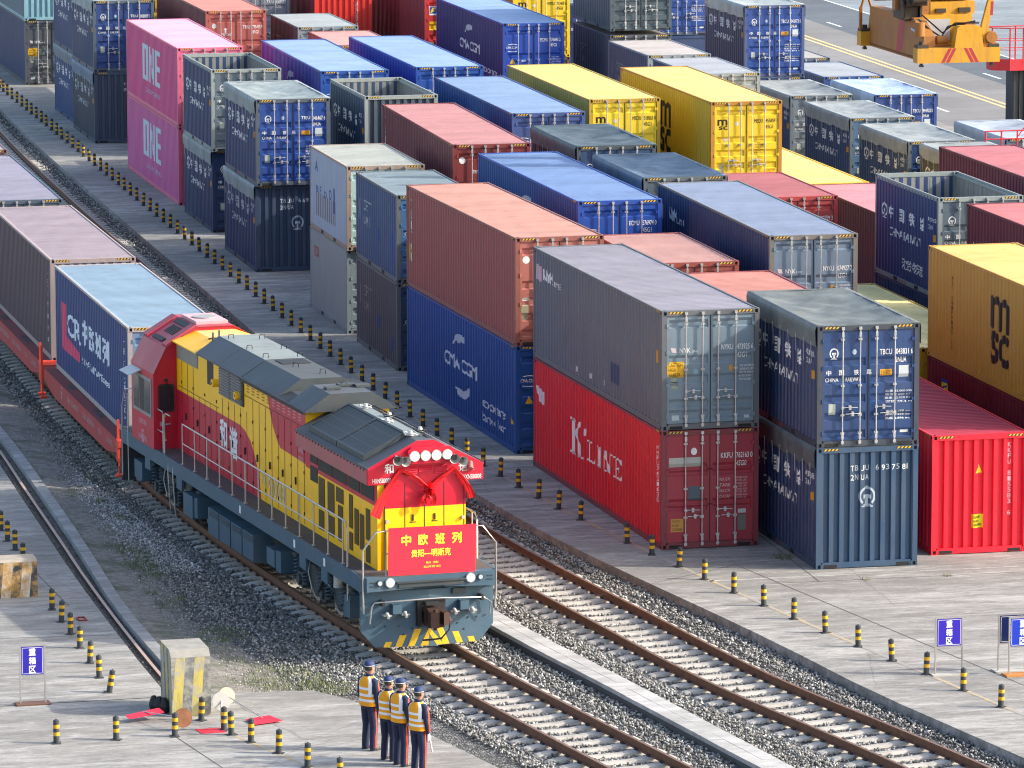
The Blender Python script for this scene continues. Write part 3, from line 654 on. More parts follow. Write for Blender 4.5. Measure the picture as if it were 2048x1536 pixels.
class Ct:
    """one container; its frame of reference is its lower front-left corner"""
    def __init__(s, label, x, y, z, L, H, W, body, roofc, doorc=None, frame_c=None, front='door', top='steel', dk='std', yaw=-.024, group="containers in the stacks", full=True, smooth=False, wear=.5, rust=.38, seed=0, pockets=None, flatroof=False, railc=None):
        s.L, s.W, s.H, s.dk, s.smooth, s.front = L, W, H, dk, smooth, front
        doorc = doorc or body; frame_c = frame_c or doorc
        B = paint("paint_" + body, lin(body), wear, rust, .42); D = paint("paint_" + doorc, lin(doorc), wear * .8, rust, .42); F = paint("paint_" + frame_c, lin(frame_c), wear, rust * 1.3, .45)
        if railc: F = paint("paint_" + railc, lin(railc), wear, rust * 1.3, .5)
        t = s.t = thing("shipping_container", label, "container", (x, y, z), yaw, group); s.M = (B, D, F)
        pk = (L < 8) if pockets is None else pockets
        K = (L, W, H)
        obj("side_wall", cached(('sw', K, 0, smooth), lambda: side_wall(L, W, H, False, smooth)), B, t)
        obj("side_wall", cached(('sw', K, 1, smooth), lambda: side_wall(L, W, H, True, smooth)), B, t)
        obj("frame", cached(('fr', K, pk, top == 'open'), lambda: frame(L, W, H, pk, top == 'open')), [F, DARK()], t)
        ep = end_prof(W)
        def endw(y, sgn):
            mb = MB(); vs = []
            for x_, d in ep: vs += [(x_, y + sgn * (d + .01), .15), (x_, y + sgn * (d + .01), H - .12)]
            return mb.add(vs, [(2 * i, 2 * i + 1, 2 * i + 3, 2 * i + 2) for i in range(len(ep) - 1)])
        obj("end_wall", cached(('ew', K, 'b'), lambda: endw(L - .03, -1)), B, t)
        for sx in (0, 1):
            for sy in (0, 1):
                for sz in (0, 1):
                    obj("corner_casting", cached('cast', casting), [F, DARK()], t, (sx * (W - .162), sy * (L - .178), sz * (H - .118)))
        if top == 'steel':
            obj("roof", cached(('rf', K, flatroof), lambda: roof_steel(L, W, H, flatroof)), [roof_mat(roofc, rust, 1.0), roof_mat(roofc, rust, .72 if not flatroof else .88)], t)  # groove faces: roof colour darkened to stand in for weak rib shade
        elif top == 'tarp':
            obj("tarpaulin", tarp(L, W, H, seed + 3), tarp_mat(roofc), t)
            for i in range(9 if full else 0): obj("tie_strap", cached(('st', H, i % 4), lambda: strap(H, i % 4)), plain("strap", (.55, .57, .6), .7), t, (0, .4 + (L - .8) * i / 8, 0))
        else:
            mb = MB(); mb.box(.06, W - .06, .06, L - .06, .16, .18); obj("floor", cached(('fl', K), lambda: mb), plain("wood_floor", (.10, .09, .075), .85, 0, .5), t)
            li = MB(); e = .075
            for q in ((e, e + .004, .12, L - .12), (W - e - .004, W - e, .12, L - .12), (e, W - e, L - e - .03, L - e - .026), (e, W - e, e + .05, e + .054)): li.box(*q, .18, H - .135)
            for i in range(1, 14): li.box(e - .008 + .0, e + .012, i * L / 14 - .03, i * L / 14 + .03, .18, H - .14); li.box(W - e - .012, W - e + .008, i * L / 14 - .03, i * L / 14 + .03, .18, H - .14)
            for i in range(1, 6): li.box(i * W / 6 - .03, i * W / 6 + .03, L - e - .036, L - e - .02, .18, H - .14)
            obj("inner_lining", cached(('li', K), lambda: li), paint("paint_lining", (.23, .235, .225), .7, .3, .7), t)
        if full and front == 'door':
            for r_ in (False, True):
                d = obj("door", cached(('dr', K, dk, r_), lambda: door_panel(W, H, dk, r_)), [D, RUB()], t)
                for bi in ((0, 1) if not r_ else (2, 3)):
                    b = obj("locking_bar", cached(('lb', H), lambda: lock_bar(H)), steel_pale(), d, (BARX[bi] * W, DY - .035, 0))
                    sg = -1 if bi in (1, 3) else 1
                    obj("lock_handle", cached(('lh', sg), lambda: lock_handle(sg)), steel_pale(), d, (BARX[bi] * W, DY - .035, .95 if bi in (0, 2) else .80))
                [obj("hinge", cached(("hg", r_), lambda: hinge1(r_)), D, d, (.125 if not r_ else W - .125, 0, z)) for z in (.3, H * .37, H * .64, H - .4)]
        elif front == 'door':
            obj("door", cached(('drs', K), lambda: MB().box(.13, W - .13, DY, DY + .02, .16, H - .12)), D, t)
        else:
            obj("end_wall", cached(('ew', K, 'f'), lambda: endw(.01, 1)), D, t)
        if full:
            hz = cached(('hz', 4), lambda: hazard(.36, .055, 4, 'y')); Y = plain("hazard_yellow", (.72, .42, .03), .5, 0, .35, 20); Bk = plain("hazard_black", (.03, .03, .032), .6)
            obj("warning_stripe", hz, [Bk, Y], t, (.175, .004, H - .075)); obj("warning_stripe", hz, [Bk, Y], t, (W - .535, .004, H - .075))
            if L > 8:
                hx = cached(('hx', 3), lambda: hazard(.3, .06, 3, 'x'))
                obj("warning_stripe", hx, [Bk, Y], t, (.0025, .2, H - .135 if False else H - .064))
    def side(s, sh, yl, z0, w_, h, col=None, name="lettering", bold=.01, off=.004):
        """lettering on the left wall; yl = distance of its left end from the front"""
        if isinstance(sh, str): sh = text_mesh(sh, bold)
        pr = [(.13, .01), (s.L - .13, .01)] if s.smooth else side_prof(s.L)
        key = None
        cuts = [yl - y for y, d in pr]
        me = apply_2d(sh, lambda u, v, cu, cv: (prof_eval(pr, yl - u) - off, yl - u, z0 + v), w_, h, cuts_u=cuts)
        return obj(name, me, col or WHITE(), s.t)
    def door(s, sh, x0, z0, w_, h, col=None, name="lettering", bold=.01, off=.004):
        if isinstance(sh, str): sh = text_mesh(sh, bold)
        if s.front == 'end':
            pr = end_prof(s.W); me = apply_2d(sh, lambda u, v, cu, cv: (x0 + u, .02 + prof_eval(pr, x0 + u) - off, z0 + v), w_, h, cuts_u=[x - x0 for x, d in pr])
        else:
            pr = door_prof(s.H, s.dk); me = apply_2d(sh, lambda u, v, cu, cv: (x0 + u, DY + prof_eval(pr, z0 + v) - off, z0 + v), w_, h, cuts_v=[z - z0 for z, d in pr])
        return obj(name, me, col or WHITE(), s.t)
def end_text(c, s_, x_start, z, h, col=None):
    m, p = .11, (c.W - .22) / 9; k = round((x_start - m) / (p / 2))
    for i, ch in enumerate(s_):
        if ch != ' ': xc = m + (k + i) * p / 2 + .05 * p; c.door(ch, xc - .04, z, .08 if ch not in '1I' else .03, h, col, bold=.02)
def tarp_mat(h):
    n = "tarp_" + h
    if n in MATS: return MATS[n]
    m, nt, b = base_mat(n, .55); v = coords(nt)
    n1 = noise_n(nt, v, 1.1, 6, .65); n2 = noise_n(nt, coords(nt, (2, 7, 2)), 2.4, 6, .7); c0 = lin(h)
    c = mix(nt, fmask(nt, n1, .35, .7), tuple(c0), tuple(min(1, x * 1.5 + .05) for x in c0)); c = mix(nt, mul(nt, fmask(nt, n2, .5, .75), .6), c, tuple(x * .55 for x in c0))
    nt.links.new(c, b.inputs["Base Color"]); bump(nt, b, n2, .5, .03); MATS[n] = m; return m
RC = shape(rect(0, 0, 1, 1))
CIRC = shape([(.5 + .5 * math.cos(2 * math.pi * i / 20), .5 + .5 * math.sin(2 * math.pi * i / 20)) for i in range(20)])
TRI = shape([(0, 0), (1, 0), (.5, 1)])
def number_plate(c, code, num, typ, col=None):
    W, H = c.W, c.H; z = H - .72 if c.dk != 'nyk' else H - .98
    c.door(code, .612 * W, z, .12 * W, .13, col, bold=.02); c.door(num, .772 * W, z, .165 * W, .13, col, bold=.02); c.door(typ, .772 * W, z - .2, .105 * W, .13, col, bold=.02)
def data_block(c, z, col=None, n=5, x=.79, seed=1):
    rr = random.Random(seed)
    for i in range(n):
        c.door("MAX GR %d KG" % rr.choice((30480, 32500, 3900, 28600, 26580)) if i % 2 == 0 else "%d CU.FT" % rr.choice((2700, 1172, 8600)), x * c.W, z - i * .085, .15 * c.W, .045, col, bold=0)
def sticker(c, x, z, w_, h, col, txt=None, tc='202020', seed=0):
    c.door(RC, x, z, w_, h, ink(col), "sticker")
    if txt: c.door(txt, x + w_ * .08, z + h * .08, w_ * .84, h * .84, ink(tc), "lettering", .0, .007)
def cr_side(c, num="", full=True, faded=False):
    L, H = c.L, c.H; col = ink('B9C0C6') if faded else WHITE()
    c.side(RAILLOGO, L - .62, H - 1.22, .52, .5, col, "logo")
    for i, ch in enumerate("中国铁路"): c.side(ch, L - 1.32 - i * .98, H - 1.12, .46, .36, col, bold=.025)
    c.side("CHINA RAILWAY", L - 1.42, H - 1.62, 3.0, .24, col, bold=.02)
    if num: c.side(num, .98, H - .78, .78, .13, col); c.side("2NUA", .98, H - .98, .4, .12, col)
    c.side(RC, .5, H - 1.3, .26, .2, ink('C88A1E'), "sticker")
    c.side(RC, L * .62, .03, .75, .075, ink('8E2B2B'), "sticker")
def cr_door(c, code, num, sticker_c='D99A1C', grey=False, seed=1):
    W, H = c.W, c.H
    c.door(RAILLOGO, .115 * W, H - .82, .25, .29, None, "logo"); c.door(CIRC, .345 * W, H - .7, .1, .13, ink('B5C2D0'), "sticker")
    number_plate(c, code, num, "2NUA")
    for i, ch in enumerate("中国铁路"): c.door(ch, .09 * W + (i * .125 + (.02 if i > 1 else 0)) * W, H - 1.18, .12, .12, None, bold=.02)
    c.door("CHINA", .085 * W, H - 1.34, .32, .1); c.door("RAILWAY", .285 * W, H - 1.34, .36, .1)
    sticker(c, .615 * W, H - 1.22, .29, .15, sticker_c, "2.55米宽", '5A4210')
    c.door(RC, .80 * W, H - 1.27, .24, .28, ink('B9C2C4'), "sticker")
    for j, t_ in enumerate(("总重 35.000 KG", "箱重 2.600 KG", "载重 32.320 KG", "容积 39.4 M")): c.door(t_, .67 * W, H - 1.62 - j * .085, .26 * W, .055, None, bold=0)
    for j, t_ in enumerate(("长度 6.058 mm", "宽度 2.550 mm", "高度 2.896 mm")): c.door(t_, .67 * W, H - 2.1 - j * .085, .26 * W, .055, None, bold=0)
    c.door(RC, .115 * W, .78, .17, .26, ink('A9B0A6'), "sticker"); sticker(c, .82 * W, .3, .2, .07, 'C9CCC8')
def nyk_door(c, num, caution=True):
    W, H = c.W, c.H
    c.door(shape([(0, 1), (1, .9), (1.2, 0), (.3, .1)]), .09 * W, H - 1.02, .13, .13, ink('C8B6B8'), "logo")
    c.door("NYK", .185 * W, H - 1.02, .27, .11, None, bold=.03); c.door("LINE", .31 * W, H - 1.02, .16, .055)
    number_plate(c, "NYKU", num, "45G1")
    if caution: sticker(c, .05 * W + .02, H - 1.62, .42, .38, 'D9A51A', "CAUTION\nHIGH\nTRAILER", '6B4B12')
    sticker(c, .69 * W, H - 1.5, .09, .14, 'C98A22'); c.door(CIRC, .325 * W, H - 1.56, .12, .14, ink('7EA0A8'), "sticker"); data_block(c, H - 1.4, None, 5, .80, 2)
    sticker(c, .1 * W, 1.0, .16, .3, '8B9480'); sticker(c, .1 * W, H - 1.82, .16, .09, 'AEB6B4'); sticker(c, .11 * W, .24, .18, .12, 'B3BABA'); sticker(c, .85 * W, .24, .13, .07, 'B3BABA')
SWOOSH_T = shape([(0, .1), (.05, .55), (.18, .85), (.38, 1), (.48, .98), (.48, .72), (.34, .74), (.2, .6), (.12, .1)])
SWOOSH_B = shape([(0, .55), (.12, .3), (.45, .2), (.75, .45), (.95, 1), (.93, .35), (.7, 0), (.3, -.05)])
def cma_side(c, eco=True):
    L, H = c.L, c.H
    c.side(shape([(0, 0), (.08, .45), (.3, .9), (.62, 1), (1, .92), (1, .45), (.75, .55), (.5, .3), (.3, .45)]), 6.85, 1.95, 1.35, .4, ink('B8BDC8'), "logo")
    c.side("CMA CGM", 7.75, 1.32, 3.55, .38, ink('D6D8DE'), bold=.03)
    c.side(shape([(0, .5), (.3, .55), (.62, .5), (.85, .75), (1, 1), (.95, .35), (.7, 0), (.25, .02)]), 6.6, .6, 1.6, .42, ink('C6CAD4'), "logo")
    if eco: c.side("eco container", 3.5, .74, 2.5, .25, ink('D6D8DE'), bold=.02); c.side("bamboo floor", 3.5, .36, 2.35, .25, ink('D6D8DE'), bold=.02)
    c.side(TRI, .55, .75, .22, .2, ink('D9A51A'), "sticker"); c.side(RC, .62, H * .46, .08, .4, ink('C8A050'), "sticker")
def cma_door(c, num):
    W, H = c.W, c.H
    c.door("CMA CGM", .06 * W, H - .98, .42, .09, None, bold=.02); c.door(arc_poly(.5, .0, .8, 1.0, 40, 130, 12), .10 * W, H - .89, .26, .1, None, "logo"); c.door(arc_poly(.5, 1., .8, 1.0, 220, 320, 12), .10 * W, H - 1.1, .26, .08, None, "logo")
    number_plate(c, "ECMU", num, "45G1"); data_block(c, H - 1.35, None, 6, .79, 5)
    c.door(TRI, .11 * W, H - 1.55, .22, .2, ink('D9A51A'), "sticker"); c.door(CIRC, .3 * W, H - 1.5, .2, .1, ink('AEBCD4'), "sticker")
def msc_side(c, yl=6.65, z0=.62):
    L, H = c.L, c.H
    c.side("m", yl, z0 + .88, 1.4, .8, ink('1B1410'), bold=.06); c.side("sc", yl - .02, z0, 1.35, .78, ink('1B1410'), bold=.07)
def msc_door(c, code, num):
    W, H = c.W, c.H
    c.door("m", .1 * W, H - .78, .32, .19, ink('1B1410'), bold=.06); c.door("sc", .115 * W, H - .92, .3, .11, ink('1B1410'), bold=.05)
    number_plate(c, code, num, "45G1", ink('4A3B10')); data_block(c, H - 1.3, ink('6B5614'), 6, .62, 8)
    c.door(CIRC, .34 * W, H - .8, .13, .13, ink('D8D8D0'), "sticker"); sticker(c, .77 * W, .35, .36, .32, 'E8B400', "CAUTION\nHIGH\nTRAILER", '6B4B12'); sticker(c, .12 * W, .5, .16, .34, 'A8A078')
    c.door(shape([(0, 1), (1, 1), (.5, 0)]), .17 * W, H * .52, .2, .18, ink('C9B4A0'), "sticker")
def crt_side(c, faded=False):
    L, H = c.L, c.H; col = ink('9EA4A6') if not faded else ink('8A8078')
    c.side(shape([(0, 0), (.35, .2), (.35, .75), (0, 1)]), L - .45, H - 1.35, .6, .62, col, "logo")
    c.side("CRT", L - 1.05, H - 1.0, 1.15, .3, col, bold=.04); c.side("RAIL", L - 1.05, H - 1.42, 1.1, .26, col, bold=.04)
    for k in range(4): c.side("CRTU"[k], 1.25, H - .5 - k * .22, .15, .16, col)
def vert_side(c, s_, y, z, h, col=None):
    for i, ch in enumerate(s_):
        if ch != ' ': c.side(ch, y, z - i * h * 1.28, h * .9, h, col)
def vert_door(c, s_, x, z, h, col=None):
    for i, ch in enumerate(s_):
        if ch != ' ': c.door(ch, x, z - i * h * 1.25, h * .75, h, col)
# block lettering built from strokes
def kl(x, *p): return [[(a + x, b) for a, b in q] for q in p]
KLINE = shape(*(kl(0, [(.2, .55), (.5, .55), (.5, 1.6), (.2, 1.6)], [(.2, -.1), (.5, -.1), (.5, .55), (.2, .55)], rect(0, 1.5, .7, 1.62), rect(0, -.12, .7, 0), [(.5, .62), (.5, .92), (1.15, 1.62), (1.4, 1.62)], [(.68, .95), (.98, .95), (1.5, -.12), (1.1, -.12)], rect(.95, -.12, 1.7, -.02))
    + kl(1.75, [(0, 1.1), (.18, 1.1), (.26, 1.45), (.06, 1.45)])
    + kl(2.2, rect(.15, 0, .4, 1), rect(0, .92, .55, 1), [(0, 0), (.95, 0), (1.0, .3), (.9, .3), (.8, .1), (0, .1)])
    + kl(3.4, rect(.15, 0, .4, 1), rect(0, .92, .55, 1), rect(0, 0, .55, .08))
    + kl(4.2, rect(.12, 0, .24, 1), rect(0, 0, .38, .08), rect(.85, 0, .97, 1), rect(.72, .92, 1.1, 1), [(.0, 1), (.34, 1), (.95, 0), (.72, 0)])
    + kl(5.55, rect(.15, 0, .4, 1), rect(0, .92, .4, 1), rect(0, 0, .4, .08), rect(.4, .44, .7, .54), rect(.66, .34, .74, .64), [(.4, 0), (.9, 0), (1.0, .3), (.9, .3), (.8, .1), (.4, .1)], [(.4, .9), (.75, .9), (.85, .72), (.95, .72), (.92, 1), (.4, 1)])))
KLINE = ([(x / 6.6, (y + .12) / 1.74) for x, y in KLINE[0]], KLINE[1])
ONEW = shape(rect(0, 0, .09, 1), rect(.2, 0, .29, 1), rect(.09, 0, .2, .13), rect(.09, .87, .2, 1), rect(.36, 0, .45, 1), rect(.56, 0, .65, 1), [(.45, .95), (.45, .65), (.56, .05), (.56, .35)], rect(.72, 0, .81, 1), rect(.81, .87, 1, 1), rect(.81, .43, .98, .57), rect(.81, 0, 1, .13))
# ---- colours (steel paint; roofs lightened for sun from above as well as fading)
NAVY, CMA_, DRED, GREY = '1E3A6B', '0B4688', '7B2E2C', '5E6772'
BH, SH, NA = 2.896, 2.591, 2.438
def HCx(label, x, y, z, body, roofc, **k): return Ct(label, x, y, z, 12.192, BH, NA, body, roofc, **k)
def CRx(label, x, y, z, roofc='8E9A9C', top='tarp', body='1B3762', seed=1, **k):
    return Ct(label, x, y, z, 6.058, BH, 2.5, body, roofc, top=top, dk='cr', seed=seed, **k)
def ST(label, x, y, z, body, roofc, **k): return Ct(label, x, y, z, 6.058, SH, NA, body, roofc, **k)
B2 = BH + .004; S2 = SH + .004
# --- nearest stacks
c = HCx("bright red 40 foot container lettered K'LINE under the grey NYK container nearest the camera", 0, 0, 0, 'D0122A', 'A02020', doorc='962A3A', frame_c='7A2A34', dk='kline', yaw=0, wear=.25, rust=.1)
c.side(KLINE, 8.45, .98, 4.9, .92); c.side(shape([(0, 1), (.1, 1.05), (.5, .95), (1, .8), (1, 0), (.3, .15)]), 11.9, 1.75, .8, .42, ink('D9C9CC'), "logo"); vert_side(c, "KKFU7621630", .42, 2.4, .1)
number_plate(c, "KKFU", "762163 0", "45G0"); c.door(CIRC, .305 * NA, 2.28, .15, .18, None, "sticker"); c.door(RC, .08 * NA, 2.0, .8, .23, ink('AEB0A6'), "sticker"); c.door(RC, .28 * NA, 1.18, .3, .34, ink('4E5C66'), "sticker")
for j, t_ in enumerate(("MAX G.W.", "TARE", "MAX C.W.", "CU.CAP")): c.door(t_, .6 * NA, 1.62 - j * .14, .27, .08, ink('D9A9AC')); c.door("30480 KGS\n67200 LBS", .77 * NA, 1.6 - j * .14, .28, .11, ink('D9A9AC'), bold=0)
sticker(c, .1 * NA, .42, .32, .32, 'C08A3A', "CAUTION\n9.6 HIGH\nCONTAINER", '5B3A18'); sticker(c, .79 * NA, .4, .2, .38, '6E6862'); sticker(c, .79 * NA, .82, .2, .1, 'BDB4B0')
c = HCx("grey 40 foot container lettered NYK 473925 on top of the bright red K'LINE container", 0, 0, B2, '5A6370', '8A8894', doorc='6E808C', frame_c='5B5E62', dk='nyk', yaw=0, wear=.5, rust=.12)
nyk_door(c, "473925 6"); c.side("NYK", 11.2, 2.15, 1.05, .28, None, bold=.05); c.side("LINE", 10.1, 2.12, .6, .13); c.side(shape([(0, .0), (1, -.1), (1, .9), (.1, 1)]), 11.9, 2.1, .5, .4, ink('C9A9B0'), "logo")
for k in range(3): c.side(RC, 7.9 - k * 1.3, .25 + (k * .03), .16, .13, ink('B8BCC2'), "sticker")
c.side(RC, 4.6, .5, .8, .5, ink('2C3F66'), "paint_patch"); c.side(RC, .5, 1.6, .12, .3, ink('C88A1E'), "sticker")
# C stack
c = CRx("dark blue railway container 693758 with ribbed closed end, bottom of nearest right stack", 2.85, -3.27, 0, '454C50', front='end', doorc='2F4A66', seed=11, wear=.55, rust=.12)
cr_side(c, "693758 1"); end_text(c, "TBJU 6937581", .86, 2.32, .13); end_text(c, "2NUA", .86, 2.1, .13); c.door(RAILLOGO, .41 * 2.5, 1.42, .46, .52, ink('AEB9C4'), "logo")
c = CRx("blue railway container numbered 043831 with grey tarpaulin roof on top of the nearest right stack", 2.85, -3.27, B2, '525856', seed=12, doorc='123A6C', frame_c='2F3A48', wear=.5, rust=.3)
cr_side(c, "043831 6"); cr_door(c, "TBCU", "043831 6")
# B stack
c = HCx("deep blue container with white swoosh standing under the plain salmon container", -.03, 13.92, 0, CMA_, '4F70A8', yaw=.008, wear=.15, rust=.05); cma_side(c); cma_door(c, "571210 3")
c = HCx("plain salmon red container on top of the lower blue container with swoosh", -.03, 13.92, B2, '9C524C', 'BC8C7E', doorc='A9675C', frame_c='8A5248', yaw=.008, wear=.25, rust=.12)
vert_side(c, "TRITON", 11.75, 2.3, .24); c.side(RC, 11.95, .8, .2, .45, ink('C88A1E'), "sticker"); c.side(RC, .6, 1.0, .1, .28, None, "sticker"); c.side(TRI, .62, .5, .2, .2, ink('C88A1E'), "sticker"); c.door(CIRC, .2, 2.2, .2, .2, None, "sticker"); c.door(CIRC, .15, 1.2, .26, .1, None, "sticker"); sticker(c, .16, .7, .2, .4, '9A9478')
# CRT 20 ft pair
for z, lb, bo, ro in ((0, "rust streaked brown grey 20 foot container beneath the blue one behind the salmon container", '4E4F57', '7F8587'), (S2, "blue ribbed 20 foot container with CRT lettering between the rusty white and the salmon containers", '35537A', '7E8E94')):
    c = ST(lb, .15, 28.53, z, bo, ro, doorc='3B6590' if z else '2C4660', frame_c='5E6468', wear=.6, rust=.35); crt_side(c, z == 0)
    c.door(shape([(0, .0), (.5, .0), (.8, .5), (.5, 1), (.0, .8)]), .3, 1.9, .3, .34, ink('CFE4D8'), "logo"); c.door("CRT", .25, 1.38, .35, .12)
    c.side(RC, .9, .5, .25, .9 if z else .4, ink('2A4C8C'), "paint_patch"); c.side(RC, 3.0, .9, .5, .35, ink('2A4C8C'), "paint_patch")
# white pair
c = ST("pale grey smooth sided 20 foot container under the rusty white one", .34, 36.1, 0, '8E9696', 'A9B4B6', smooth=True, wear=.35, rust=.1, doorc='7E8B8E')
c.side("ECR", 5.3, 1.75, .75, .33, ink('C21E28'))
c = ST("rusty white 20 foot container with blue marks, on top of the pale grey one", .32, 35.95, S2, '9AAABB', 'A9ACA4', smooth=True, wear=.4, rust=.4, doorc='A9C2BE', frame_c='9A8674')
for k, (yy, zz, ww, hh) in enumerate(((5.2, 1.9, .5, .3), (5.0, 1.25, .35, .2), (4.4, 1.22, .2, .25), (3.7, 1.2, .4, .2), (2.9, 1.25, .4, .3), (2.2, .9, .2, .75))): c.side("ABFDOI"[k], yy, zz, ww, hh, ink('2B4F9A'), bold=.04)
for k in range(11): c.side(RC, 5.0 - k * .3, .5, .09, .75, plain("rust_scar", (.2, .12, .08), .9, 0, .6, 12), "rust_scar")
# cr146 pair
c = CRx("railway container with ribbed closed end below container 146467", .42, 50.4, 0, '707C7E', front='end', doorc='33455E', seed=21, wear=.5); cr_side(c, "669301 2", faded=True); end_text(c, "TBJU 6693012", .86, 2.3, .13); end_text(c, "2NUA", .86, 2.08, .13); c.door(RAILLOGO, 1.2, 1.35, .46, .52, ink('AEB9C4'), "logo")
c = CRx("blue railway container 146467 with grey tarpaulin, on top, left of rusty white one", .42, 50.19, B2, '747E7E', seed=22, doorc='1E4288', frame_c='4A5460', wear=.2, rust=.06); cr_side(c, "146467 6"); cr_door(c, "TBJU", "146467 6")
# open6 pair
c = CRx("dark blue railway container under the open topped one beside the pink containers", 1.0, 60.8, 0, '707C7E', seed=31, doorc='1C3358', wear=.2); cr_side(c, "512207 4"); cr_door(c, "TBJU", "512207 4")
c = CRx("open topped railway container with pale rim and grey doors right of the upper pink one", .94, 60.51, B2, '9aa', top='open', seed=32, doorc='5D6B74', frame_c='6A767C', railc='8C9694', wear=.4, rust=.15); cr_side(c, "105040 1"); cr_door(c, "TBJU", "105040 1")
# ONE pair
for z, lb in ((0, "lower of the two magenta containers lettered ONE, standing on the ground"), (B2, "upper of the two magenta containers lettered ONE, with a pale pink roof")):
    c = HCx(lb, 1.29, 68.72, z, 'D04A84' if z else 'C86098', 'D6A8C0', doorc='D76A86', wear=.25, rust=.08, flatroof=True); c.side(ONEW, 8.2, 1.0, 4.15, 1.36, ink('C4D8DE')); c.side("OCEAN NETWORK EXPRESS", 7.7, .56, 3.6, .16, ink('C4B8CC')); c.side(RC, .35, .5, .06, 1.9, ink('B04A70'), "sticker")
# cr8, cr9, nyk10
c = CRx("dark railway container with ribbed closed end and bluish tarpaulin below container 008809", 1.79, 89.61, 0, '4A6076', front='end', doorc='3B495C', seed=41, body='2E3B4C', wear=.4); cr_side(c, "6693", faded=True); c.door("TBJU", 1.2, 2.3, .5, .13); c.door("2NUA", 1.2, 2.1, .42, .12); c.door(RAILLOGO, 1.5, 1.35, .46, .52, ink('AEB9C4'), "logo")
c = CRx("blue railway container numbered 008809 on top, left of the pink containers", 1.79, 89.61, B2, '7E8A8C', seed=42, doorc='1F3C74', frame_c='4A5868', wear=.25); cr_side(c, "008809 3"); cr_door(c, "TBJU", "008809 3")
c = CRx("lower blue railway container in the second stack from the left edge", 2.22, 96.89, 0, '55626C', seed=43, doorc='1C3E70', body='1F4478'); cr_side(c, "311842 0")
c = CRx("upper blue railway container in the second stack from the left edge", 2.22, 96.89, B2, '7E8A8C', seed=44, doorc='33465E', body='233F70'); cr_side(c, "311907 5"); cr_door(c, "TBJU", "311907 5")
c = HCx("dark blue grey container with a yellow caution sticker, lower left corner stack", 2.8, 113.66, 0, '32456A', '8898A8', doorc='4A5058', dk='nyk', wear=.4); nyk_door(c, "512804 2")
c = HCx("pale teal ribbed end container on top of the leftmost stack", 2.8, 113.66, B2, '5E7684', '8898A8', doorc='7FA8B4', front='end', wear=.4)
# ---- lane 1
ST("salmon roofed 20 foot container behind the 043831 stack, nearer of the two", 3.39, 4.55, S2, '8A3A34', 'BC8074', wear=.2); ST("lower box under the nearer salmon roofed 20 foot container", 3.39, 4.55, 0, '7A3430', 'C08070')
ST("salmon roofed 20 foot container between the salmon and the blue NYK 074927 containers", 3.26, 12.49, S2, '7A3430', 'B88C84', doorc='8E4238', wear=.3); ST("lower box under the farther salmon roofed 20 foot container", 3.26, 12.49, 0, '5C3A38', 'C08070')
c = HCx("blue 40 foot container numbered 576974 behind the salmon container", 3.602, 21.05, B2, CMA_, '6C88B4', doorc='1A4496', yaw=-.014, wear=.1, rust=.04, seed=1); cma_side(c, False); cma_door(c, "576974 0")
HCx("lower container beneath blue container 576974", 3.602, 21.05, 0, '7B3A38', '888', full=False, yaw=-.014)
c = HCx("dark red 40 foot container with pinkish brown roof behind the rusty white one", 3.568, 35.594, B2, '6E3034', 'B98484', doorc='7A2E2C', yaw=-.048, wear=.25); vert_side(c, "TRITON", 11.75, 2.3, .24); c.door(CIRC, .2, 2.3, .2, .2, None, "sticker"); c.door("TRITON", .62, 2.0, .36, .1)
HCx("lower container beneath the dark red one with pinkish brown roof", 3.568, 35.594, 0, '5C2A2C', '888', full=False, yaw=-.048)
c = CRx("open topped railway container with grey ribbed end behind container 146467", 4.15, 50.34, B2, '9aa', top='open', front='end', body='24405C', doorc='4A5460', frame_c='8A8F8B', railc='8F9692', seed=51, wear=.4, rust=.1); cr_side(c, "1027 0")
CRx("lower railway container beneath the open topped one with ribbed end", 4.15, 50.34, 0, seed=52, full=False, top='steel', roofc='3A4652')
c = HCx("blue roofed 40 foot container with faded purple side behind the open topped railway container", 4.524, 58.93, B2, '2B3F92', '86A0C4', doorc='1E4A96', yaw=-.032, wear=.12, rust=.04, flatroof=True); cma_side(c, False); cma_door(c, "560233 1")
HCx("lower container beneath the blue roofed one behind the open topped container", 4.524, 58.93, 0, CMA_, '888', full=False, yaw=-.032)
c = HCx("salmon brown 40 foot container numbered 775405 behind the pink ones", 5.27, 83.69, B2, '6A3236', 'C4857A', doorc='A0554C', wear=.2); number_plate(c, "TRIU", "775405 9", "45G1"); c.door(CIRC, .25, 2.2, .18, .2, ink('B9C8BE'), "sticker"); c.door("TRITON", .62, 1.9, .38, .1); c.door(shape([(0, .6), (.5, 1), (1, .6), (.7, .6), (.7, 0), (.3, 0), (.3, .6)]), .72, 2.03, .16, .2, None, "logo")
HCx("lower container beneath salmon brown container 775405", 5.27, 83.69, 0, '7B3A38', '888', full=True)
c = HCx("yellow container glimpsed behind the upper railway container near the top left", 5.75, 98.6, B2, 'B89018', 'E0D080', wear=.2)
